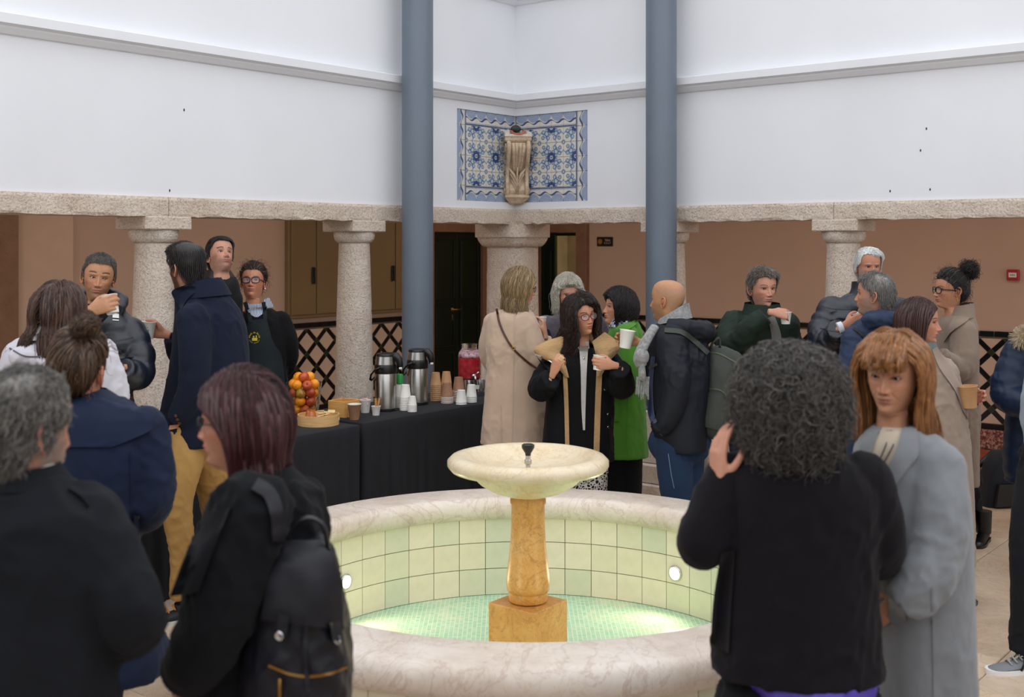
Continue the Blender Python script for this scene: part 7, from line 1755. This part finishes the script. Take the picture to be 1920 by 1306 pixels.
cup_at(C_kraft, c1, h['t'], 'kraft_cup', 'kraft paper cup held by the woman in the taupe coat').scale = (1.18, 1.18, 1.22)

# ---- 18 woman with black bun and glasses
p = Person('woman with a curly black bun and thick glasses in a brown wool coat, arms crossed', 7.4, 18, head=(1782, 543), yaw=-84, pitch=0, body_yaw=-60, quality=2, scale=.95, neck=.86, hairtype='tied', bun=(0, .108, .222), bunr=.042, buncurl=.010, wisps=260, hairname='curly_black_hair', haircol='#0c0a09', haircol2='#2b211d', strands=3600, skin='#c08a6c', age=.5, lipcol='#a85f55', browcol='#1d1512')
p.glasses(M_blk, mat('black_brown_frame', '#17100d', .25), 'thick', .025); p.earring(M_gold2, .010)
M_br = cloth('brown_grey_wool', '#877566', .95, .4, weave=300, var=.08)
rows = [(586, 1778, 1822, .16, .02), (600, 1766, 1828, .22), (625, 1760, 1830, .27), (670, 1756, 1831, .30), (720, 1760, 1831, .30), (780, 1768, 1832, .30), (860, 1774, 1830, .31), (905, 1774, 1830, .31)]
coat(p, 'brown_coat', M_br, rows, [[p.P3(1806, 625, -.12), p.P3(1808, 668, -.18), p.P3(1796, 692, -.22), p.P3(1762, 668, -.28)], [p.P3(1780, 630, .12), p.P3(1765, 690, .1), p.P3(1790, 690, -.18)]], .010, .005, 18, srad=(.085, .085, .078, .06), fold=.03, wr=.08)
p.shell('wide_collar', [(1790, 592), (1778, 612), (1770, 640)], [(1822, 590), (1812, 602), (1782, 622)], 'brown_coat', M_br, .016, 5)
collar(p, M_br, [(570, 1780, 1824, .16, .01), (582, 1776, 1826, .19, .01), (596, 1772, 1826, .22)], .016, name='coat_collar', lean=(.012, 0))
p.hand(p.P3(1757, 662, -.29), (-.6, .4, .5), (.3, .7, -.5), False, size=.93); 
k = [None, None]; hL, hR = p.P3(1790, 900, -.02), p.P3(1812, 900, .05)
p.legs('trousers', cloth('black_trouser_wool', '#101115'), [[hL, hL+Vector((0, -.03, -.3)), Vector((hL.x-.03, hL.y-.02, .12))], [hR, hR+Vector((.03, .0, -.25)), Vector((p.P3(1842, 0).x, hR.y+.05, .18))]], (.085, .07, .055), .014)
M_boot = mat('black_boot_leather', '#0c0c0e', .35); p.shoe((hL.x-.03, hL.y-.02, 0), -80, M_boot, boot=True); b_ = p.P3(1843, 990, -.05); p.shoe((b_.x, b_.y, 0), -35, M_boot, boot=True, z=.0)
done(p)
# ---- 19 woman with curly grey hair
p = Person('woman with a mass of dark grey curls and a black cardigan, back turned', 3.1, 19, head=(1480, 770), yaw=168, pitch=-2, body_yaw=176, quality=1, scale=.95, hairtype='curlymass', len=.085, curl=.016, droop=-.10, hairname='dark_grey_curls', haircol='#14110e', haircol2='#5d5751', strands=9000, sr=.0010, clumps=420, clump_r=.0075, skin='#c08c74', cap=.03)
M_cd = cloth('black_fine_knit', '#0f0c11', .92, .25, weave=260)
rows = [(838, 1432, 1530, .17, .0), (852, 1400, 1575, .22), (872, 1366, 1612, .26), (915, 1345, 1642, .29), (980, 1342, 1650, .31), (1060, 1352, 1640, .31), (1140, 1345, 1640, .32), (1210, 1338, 1650, .34), (1252, 1334, 1656, .35)]
W_ = p.P3(1347, 905, -.04)
coat(p, 'cardigan', M_cd, rows, [[p.P3(1375, 905), p.P3(1342, 965, -.02), p.P3(1318, 1018, -.03), p.P3(1322, 985, .06), tuple(W_+Vector((0, .0, -.045)))], [p.P3(1618, 905), p.P3(1640, 980), p.P3(1645, 1040, .05), p.P3(1600, 1040, .28)]], .0085, .005, 15, srad=(.082, .076, .066, .050), fold=.03)
p.shell('loose_front_panel', [(1352, 1035), (1338, 1120), (1332, 1205)], [(1378, 1030), (1372, 1120), (1366, 1225)], 'cardigan', M_cd, .012, 4)
p.band('back_seam', [(1372, 900), (1378, 960), (1382, 1040)], 3, 'cardigan', M_cd, .003)
p.hand(W_, (.0, .12, 1), (1, .5, .1), False, size=.95, curl=(14, 18, 12), thumb=(.9, .6))
M_pur = cloth('violet_satin', '#4a3a9a', .35, 0, weave=400)
mb = MB(); p.rows(mb, [(1225, 1385, 1640, .30, .0), (1262, 1388, 1640, .34, -.01), (1284, 1400, 1630, .345, -.01), (1292, 1410, 1620, .34, -.01)], fold=.03); p.garment('violet_blouse', mb, M_pur, .009, .004, 20)
std_legs(p, cloth('black_trouser_wool', '#101115'), 1435, 1560, 1330, (.135, .13, .10, .09, .085), yaw=175, vox=.013); done(p)

# ---- 20 woman with ginger hair
p = Person('woman with straight ginger hair and fringe in a long light grey coat, near right', 3.35, 20, head=(1674, 697), yaw=-34, pitch=-8, roll=3, body_yaw=-35, quality=2, scale=.93, neck=.86, hairtype='bob', len=.50, zend=-.075, zvar=.012, bangs=.145, wide=.145, vol=.022, cap=.014, part=.0, mess=.035, hold=1.2, cling=.5, fat=.5, hairname='ginger_hair', haircol='#5a351b', haircol2='#a8713e', hairrough=.34, strands=6500, sr=.0008, clumps=300, clump_r=.009, skin='#bd8a6c', age=.9, lipcol='#a06058', browcol='#5a4030', browamt=.6, smile=-.35, gaze=(-.12, -.05), open=1.15, iris='#1e120c')
M_grey = cloth('light_grey_wool', '#777a7e', .93, .4, weave=300, var=.07, vscale=20)
rows = [(800, 1640, 1724, .17, .0), (818, 1618, 1760, .22), (845, 1606, 1786, .27), (900, 1606, 1806, .30), (980, 1612, 1814, .32), (1080, 1625, 1815, .34), (1200, 1635, 1816, .37), (1320, 1640, 1818, .39), (1560, 1645, 1822, .42), (1700, 1645, 1825, .43)]
coat(p, 'grey_coat', M_grey, rows, [[p.P3(1755, 880, -.10), p.P3(1765, 965, -.16), p.P3(1757, 1040, -.19), p.P3(1728, 1095, -.22), p.P3(1695, 1132, -.20)], [p.P3(1640, 880, .10), p.P3(1630, 1000, .14), p.P3(1640, 1100, .08)]], .0085, .006, 15, srad=(.080, .076, .070, .060), fold=.04, wr=.09)
p.shell('sweater', [(1655, 800), (1632, 840), (1622, 880), (1640, 920)], [(1695, 802), (1682, 840), (1668, 880), (1650, 920)], 'grey_coat', cloth('cream_wool_knit', '#b9ab98', .95, .3, weave=120, bump=.5), .006, 5, 14)
p.shell('lapel', [(1692, 800), (1680, 845), (1662, 880), (1650, 925)], [(1718, 800), (1722, 850), (1700, 880), (1658, 940)], 'grey_coat', M_grey, .016, 5, 14)
p.shell('lapel', [(1625, 812), (1612, 840), (1614, 870)], [(1648, 808), (1634, 845), (1622, 880)], 'grey_coat', M_grey, .014, 4, 10)
p.shell('pocket_flap', [(1664, 1105), (1666, 1140), (1668, 1165)], [(1676, 1098), (1696, 1150), (1702, 1172)], 'grey_coat', M_grey, .014, 4, 8)
p.band('coat_seam', [(1748, 1100), (1750, 1200), (1752, 1320)], 2.5, 'grey_coat', M_grey, .004)
pts_n = [p.at(u, v, 'grey_coat', .014) for u, v in ((1668, 805), (1655, 840), (1645, 865), (1652, 868), (1668, 840), (1684, 805))]; mbn = MB(); mbn.tube([Vector(x) for x in catmull(pts_n, 20)], .0022, 6); mbn.sphere(pts_n[2]+Vector((.004, -.004, -.006)), .010, 10, 8); p.W('necklace', mbn, mat('dark_beads', '#4a4038', .3))
p.hand(p.P3(1700, 1118, -.13), (-.6, .3, -.8), (.3, 1, 0), False, size=.93, curl=(25, 30, 20))
std_legs(p, cloth('black_trouser_wool', '#101115'), 1690, 1775, 1500, yaw=-35); done(p)

# ---- 21 puffer at the right edge
p = Person('person in a navy puffer with a fur-trimmed hood, cut off by the right edge', 6.45, 21, head=(1972, 560), yaw=-40, quality=0, scale=.97, hairtype='long', len=.35, zend=-.1, hairname='long_dark_brown_hair', haircol='#1c1210', haircol2='#5a3a2a', skin='#c08c74', strands=1200)
M_np = cloth('navy_puffer_nylon', '#16243c', .45, 0, weave=150, bump=.08, spec=.5)
rows = [(612, 1940, 2005, .18, .0), (630, 1915, 2030, .24), (660, 1898, 2042, .29), (720, 1893, 2046, .31), (790, 1890, 2048, .32), (850, 1886, 2050, .33), (903, 1888, 2050, .33)]
coat(p, 'navy_puffer', M_np, rows, [[p.P3(1912, 660, -.04), p.P3(1893, 705, -.06), p.P3(1890, 742, -.10), p.P3(1925, 758, -.22), p.P3(1960, 745, -.25)], [p.P3(2030, 660), p.P3(2048, 740), p.P3(2000, 760, -.2)]], .0105, .003, 24, srad=(.085, .088, .08, .06), puff=.06, pitch=.085, spitch=.075, fold=.01)
r0 = []; 
for k in range(1600):
    t = p.rng.uniform(0, 1); c_ = p.P3(1905+30*t, 640-16*t, -.10+.04*t) if False else p.P3(1912+36*t, 634-10*math.sin(t*PI), -.13); dr = Vector(p.rng.normal(size=3)).normalized(); 
    r0.append([c_+dr*.02+dr*q_*.045+Vector((0, 0, -.006*q_)) for q_ in np.linspace(0, 1, 5)])
mb = MB(); mb.tube([p.P3(1910, 636, -.13), p.P3(1930, 626, -.14), p.P3(1950, 632, -.12)], .028, 10); fr = p.W('fur_trim', mb, hair_mats('cream_fur', '#a08a6c', '#ded0b4', .6)[0])
curves_obj('fur_strand', np.array(r0)-np.array([p.hc[0], p.hc[1], 0]), hair_mats('cream_fur', '', '')[1], .0012, fr)
p.hand(p.P3(1965, 742, -.25), (1, -.2, .1), (0, .7, -.4), True); std_legs(p, cloth('black_trouser_wool', '#101115'), 1950, 2000, 850); done(p)

# ---- 22 person with the grey sneaker
p = Person('person in black jeans and a striped grey sneaker stepping in at the right edge', 5.2, 22, head=(2010, 560), yaw=-80, quality=0, hairtype='short', len=.02, hairname='short_grey_hair', haircol='#565351', haircol2='#aaa6a1', strands=800, skin='#c08c74')
coat(p, 'grey_jacket', cloth('grey_sweat_fabric', '#7c8694', .9, .2), [(615, 1990, 2050, .18), (635, 1965, 2080, .24), (670, 1950, 2095, .28), (760, 1947, 2095, .29), (860, 1947, 2095, .30), (880, 1950, 2090, .3)], [[p.P3(1966, 670, -.05), p.P3(1944, 760, -.08), p.P3(1945, 840, -.1)], [p.P3(2070, 670), p.P3(2085, 760), p.P3(2080, 840)]], .012)
M_bjn = cloth('black_denim', '#17181c', .85, .1, weave=600)
a1 = p.P3(1926, 1222, -.05); p.legs('black_jeans', M_bjn, [[p.P3(1958, 860), p.P3(1940, 960, -.02), p.P3(1932, 1030, -.03), p.P3(1930, 1120, -.04), a1], [p.P3(2030, 860), p.P3(2040, 1000), p.P3(2050, 1200, .1)]], (.105, .098, .088, .08, .074), .011, .007)
M_gs = mat('grey_suede', '#75777c', .8, bump=.2, bscale=200)
sp = Vector((a1.x+.02, a1.y-.02, 0)); shoe_ = p.shoe((sp.x, sp.y, 0), -83, M_gs, M_wht, L=.30)
R_ = Matrix.Rotation(math.radians(-83), 3, 'Z')
for k in range(3):
    mb = MB(); y0 = -.035-.026*k
    for sg in (-1, 1): mb.tube([sp+R_@Vector((sg*.048, y0, .026)), sp+R_@Vector((sg*.042, y0+.018, .055)), sp+R_@Vector((sg*.030, y0+.030, .078))], .0055, 6, flat=.5)
    p.W('side_stripe', mb, M_blk, parent=shoe_)
for k in range(4):
    mb = MB(); y = -.045-.024*k; zt = .088-.010*k; mb.tube([sp+R_@Vector((-.028, y, zt-.012)), sp+R_@Vector((0, y-.006, zt+.004)), sp+R_@Vector((.028, y, zt-.012))], .0038, 6); p.W('shoelace', mb, mat('grey_lace', '#9a9ca0', .8), parent=shoe_)
p.shoe(p.P3(2055, 1200, .1), -80, M_gs, M_wht); p.hand(p.P3(1947, 850, -.1), (0, 0, -1), (1, 0, 0), False); done(p)

# ================================================================ bags and other carried things
def bag_rows(p, name, lab, m, rows, e=3.5, voxel=.009, amp=.003, fold=0):
    mb = MB(); p.rows(mb, rows, e=e, fold=fold, n=60); o = p.garment(name, mb, m, voxel, amp, 18, smooth=2); o.parent = None; o.location = (p.hc[0], p.hc[1], 0); o.name = name; return tag(o, lab, 'backpack')
# black backpack of the burgundy haired woman
p = P8; M_bp = cloth('black_nylon', '#13131a', .5, 0, weave=300, bump=.1, spec=.5)
bp = bag_rows(p, 'backpack', 'black nylon backpack with brass zip and flap, worn by the burgundy-haired woman', M_bp, [(1008, 515, 600, .14, -.10), (1030, 500, 622, .20, -.11), (1080, 490, 636, .24, -.12), (1160, 478, 646, .26, -.12), (1240, 462, 654, .28, -.12), (1330, 456, 656, .29, -.12), (1400, 470, 645, .26, -.12)], 2.8, amp=.005, fold=.02)
def rl(o): return o
p.shell('flap', [(518, 1012), (498, 1060), (496, 1110), (490, 1162)], [(600, 1012), (628, 1055), (640, 1110), (645, 1180)], 'backpack', M_bp, .014, 8, 16, parent=bp, bulge=.01)
for (u0, v0, u1, v1) in ((533, 1150, 528, 1192), (628, 1165, 634, 1200)):
    p.band('flap_tab', [(u0, v0), (u1, v1)], 20, 'backpack', M_bp, .022, parent=bp, N=8); p.button(u1, v1-8, ('backpack',), M_chrome, .011, parent=bp, name='snap_button')
for o in bp.children:
    if o.name.startswith('snap_button'): o.location = (0, -.024, 0)
p.band('brass_zip', [(503, 1247), (540, 1262), (580, 1268), (620, 1262), (652, 1250)], 5, 'backpack', M_brass, .006, parent=bp); p.band('cord', [(575, 1170), (572, 1220), (578, 1300)], 8, 'backpack', M_bp, .012, parent=bp)
q = p.at(526, 1270, 'backpack'); mb = MB(); mb.box(q+Vector((0, -.012, -.02)), (.008, .004, .045), bevel=.002); p.W('zip_pull', mb, M_brass, parent=bp)
mb = MB(); pts = [px(538, 1020, p.d-.14), px(548, 985, p.d-.15), px(578, 970, p.d-.15), px(606, 985, p.d-.14), px(616, 1030, p.d-.13)]; mb.tube([Vector(x) for x in catmull(pts, 20)], .009, 8, flat=.6); p.W('grab_handle', mb, mat('black_leather_handle', '#17171c', .3), parent=bp)
p.band('shoulder_strap', [(478, 905), (506, 925), (520, 965), (524, 1015)], 26, ('coat', 'backpack'), M_bp, .016, parent=bp, N=22, cols=4)
# grey backpack of the bald man
p = P13; M_gb = cloth('grey_green_cordura', '#40443f', .8, .05, weave=180, bump=.25)
bp = bag_rows(p, 'backpack', 'large grey-green backpack worn by the bald man', M_gb, [(650, 1328, 1362, .18, .06), (664, 1324, 1388, .24, .05), (690, 1322, 1394, .27, .04), (740, 1320, 1388, .28, .03), (785, 1312, 1374, .28, .03), (808, 1316, 1364, .24, .03), (820, 1328, 1352, .16, .03)], 3.4)
p.band('top_seam', [(1330, 660), (1352, 664), (1392, 686)], 2.2, 'backpack', mat('olive_piping', '#5a6048', .6), .004, parent=bp); p.band('pocket_zip', [(1325, 728), (1352, 732), (1364, 752), (1356, 812)], 2.0, 'backpack', mat('olive_piping', '#5a6048', .6), .004, parent=bp)
p.band('side_seam', [(1372, 672), (1376, 730), (1366, 790)], 1.6, 'backpack', M_blk, .003, parent=bp)
p.shell('front_pocket', [(1323, 735), (1320, 770), (1322, 800)], [(1352, 736), (1362, 765), (1352, 808)], 'backpack', M_gb, .014, 5, 12, parent=bp)
p.band('shoulder_strap', [(1246, 618), (1278, 622), (1304, 640), (1328, 662)], 9, 'jacket', M_gb, .012, parent=bp); p.band('chest_strap', [(1216, 690), (1232, 682)], 5, 'jacket', M_gb, .01, parent=bp, N=8)
mb = MB(); pts = [p.P3(1332, 652, .0), p.P3(1338, 640, -.02), p.P3(1348, 634, 0), p.P3(1350, 652, .02)]; mb.tube([Vector(x) for x in catmull(pts, 12)], .008, 8); p.W('grab_handle', mb, M_gb, parent=bp)
# strap of the blue jacket's backpack
p = P16; st = p.band('backpack_strap', [(1600, 614), (1616, 626), (1628, 644), (1618, 680), (1602, 720), (1592, 760)], 5.5, 'blue_jacket', mat('black_webbing', '#121216', .7), .010, N=34); st.parent = None; st.location = (p.hc[0], p.hc[1], 0); tag(st, 'black webbing strap curving over the blue jacket\'s shoulder', 'bag strap')
# folder held by the man in green
fo = empty('folder', px(1496, 690, 7.1), 'tan cardboard folder with white pages, held before the man in the green jacket', 'folder'); fo.rotation_euler = (0, 0, .25)
mb = MB(); mb.add([(-.065, 0, -.11), (.06, 0, -.11), (.065, 0, .085), (-.065, 0, .055), (-.065, .006, -.11), (.06, .006, -.11), (.065, .006, .085), (-.065, .006, .055)], [(0, 1, 2, 3), (7, 6, 5, 4), (0, 4, 5, 1), (1, 5, 6, 2), (2, 6, 7, 3), (3, 7, 4, 0)]); mb.build('cover', mat('tan_cardboard', '#c08a4a', .7), fo, False)
mb = MB(); mb.add([(.052, .004, -.11), (.066, .006, -.11), (.072, .006, .09), (.058, .004, .09), (.052, .012, -.11), (.066, .012, -.11), (.072, .012, .09), (.058, .012, .09)], [(0, 1, 2, 3), (7, 6, 5, 4), (0, 4, 5, 1), (1, 5, 6, 2), (2, 6, 7, 3), (3, 7, 4, 0)]); mb.build('pages', M_wht, fo, False)
# backpacks standing on the floor
def floor_bag(u, vb, w, h, th, lab, m, m2, lean=.0, rz=0):
    d = EYE*F_PX/(vb-HV); r = empty('backpack', px(u, vb, d), lab, 'backpack', rz=rz); mb = MB(); R = []
    for t in np.linspace(0, 1, 14):
        k = (1-.35*max(0, (t-.7)/.3)**2)*(.94+.06*math.sin(t*PI)); R.append([(lean*t*h+w/2*k*sx, th/2*k*sy, t*h) for sx, sy in [((abs(math.cos(a))**.45)*math.copysign(1, math.cos(a)), (abs(math.sin(a))**.45)*math.copysign(1, math.sin(a))) for a in np.linspace(0, 2*PI, 28, endpoint=False)]])
    mb.rings(R); mb.build('bag_body', m, r, True, sharp=60); mb = MB()
    mb.rings([[(lean*t*h+w*.36*sx, -th/2-.03+ (0 if sy < 0 else .05), t*h) for sx, sy in ((-1, -1), (1, -1), (1, 1), (-1, 1))] for t in (.05, .12, .38, .45)]); mb.build('front_pocket', m2, r, False)
    for s in (-1, 1):
        mb = MB(); mb.tube([(lean*h*.95+s*w*.2, th*.4, h*.93), (lean*h*.7+s*w*.42, th*.95, h*.6), (s*w*.36, th*.6, h*.1)], .012, 8, flat=2.0); mb.build('shoulder_strap', m2, r, True)
    mb = MB(); mb.tube([(lean*h-.04, 0, h*.97), (lean*h, 0, h*1.06), (lean*h+.04, 0, h*.97)], .008, 8); mb.build('grab_handle', m2, r, True); return r
floor_bag(1333, 906, .20, .36, .16, 'pale grey and black backpack standing on the floor behind the bald man', cloth('pale_grey_canvas', '#9a9289', .8), M_blk, .1, .4)
floor_bag(1874, 948, .30, .40, .18, 'dark slate backpack standing on the floor at far right', cloth('dark_slate_nylon', '#23262e', .6), M_blk, .15, .2)
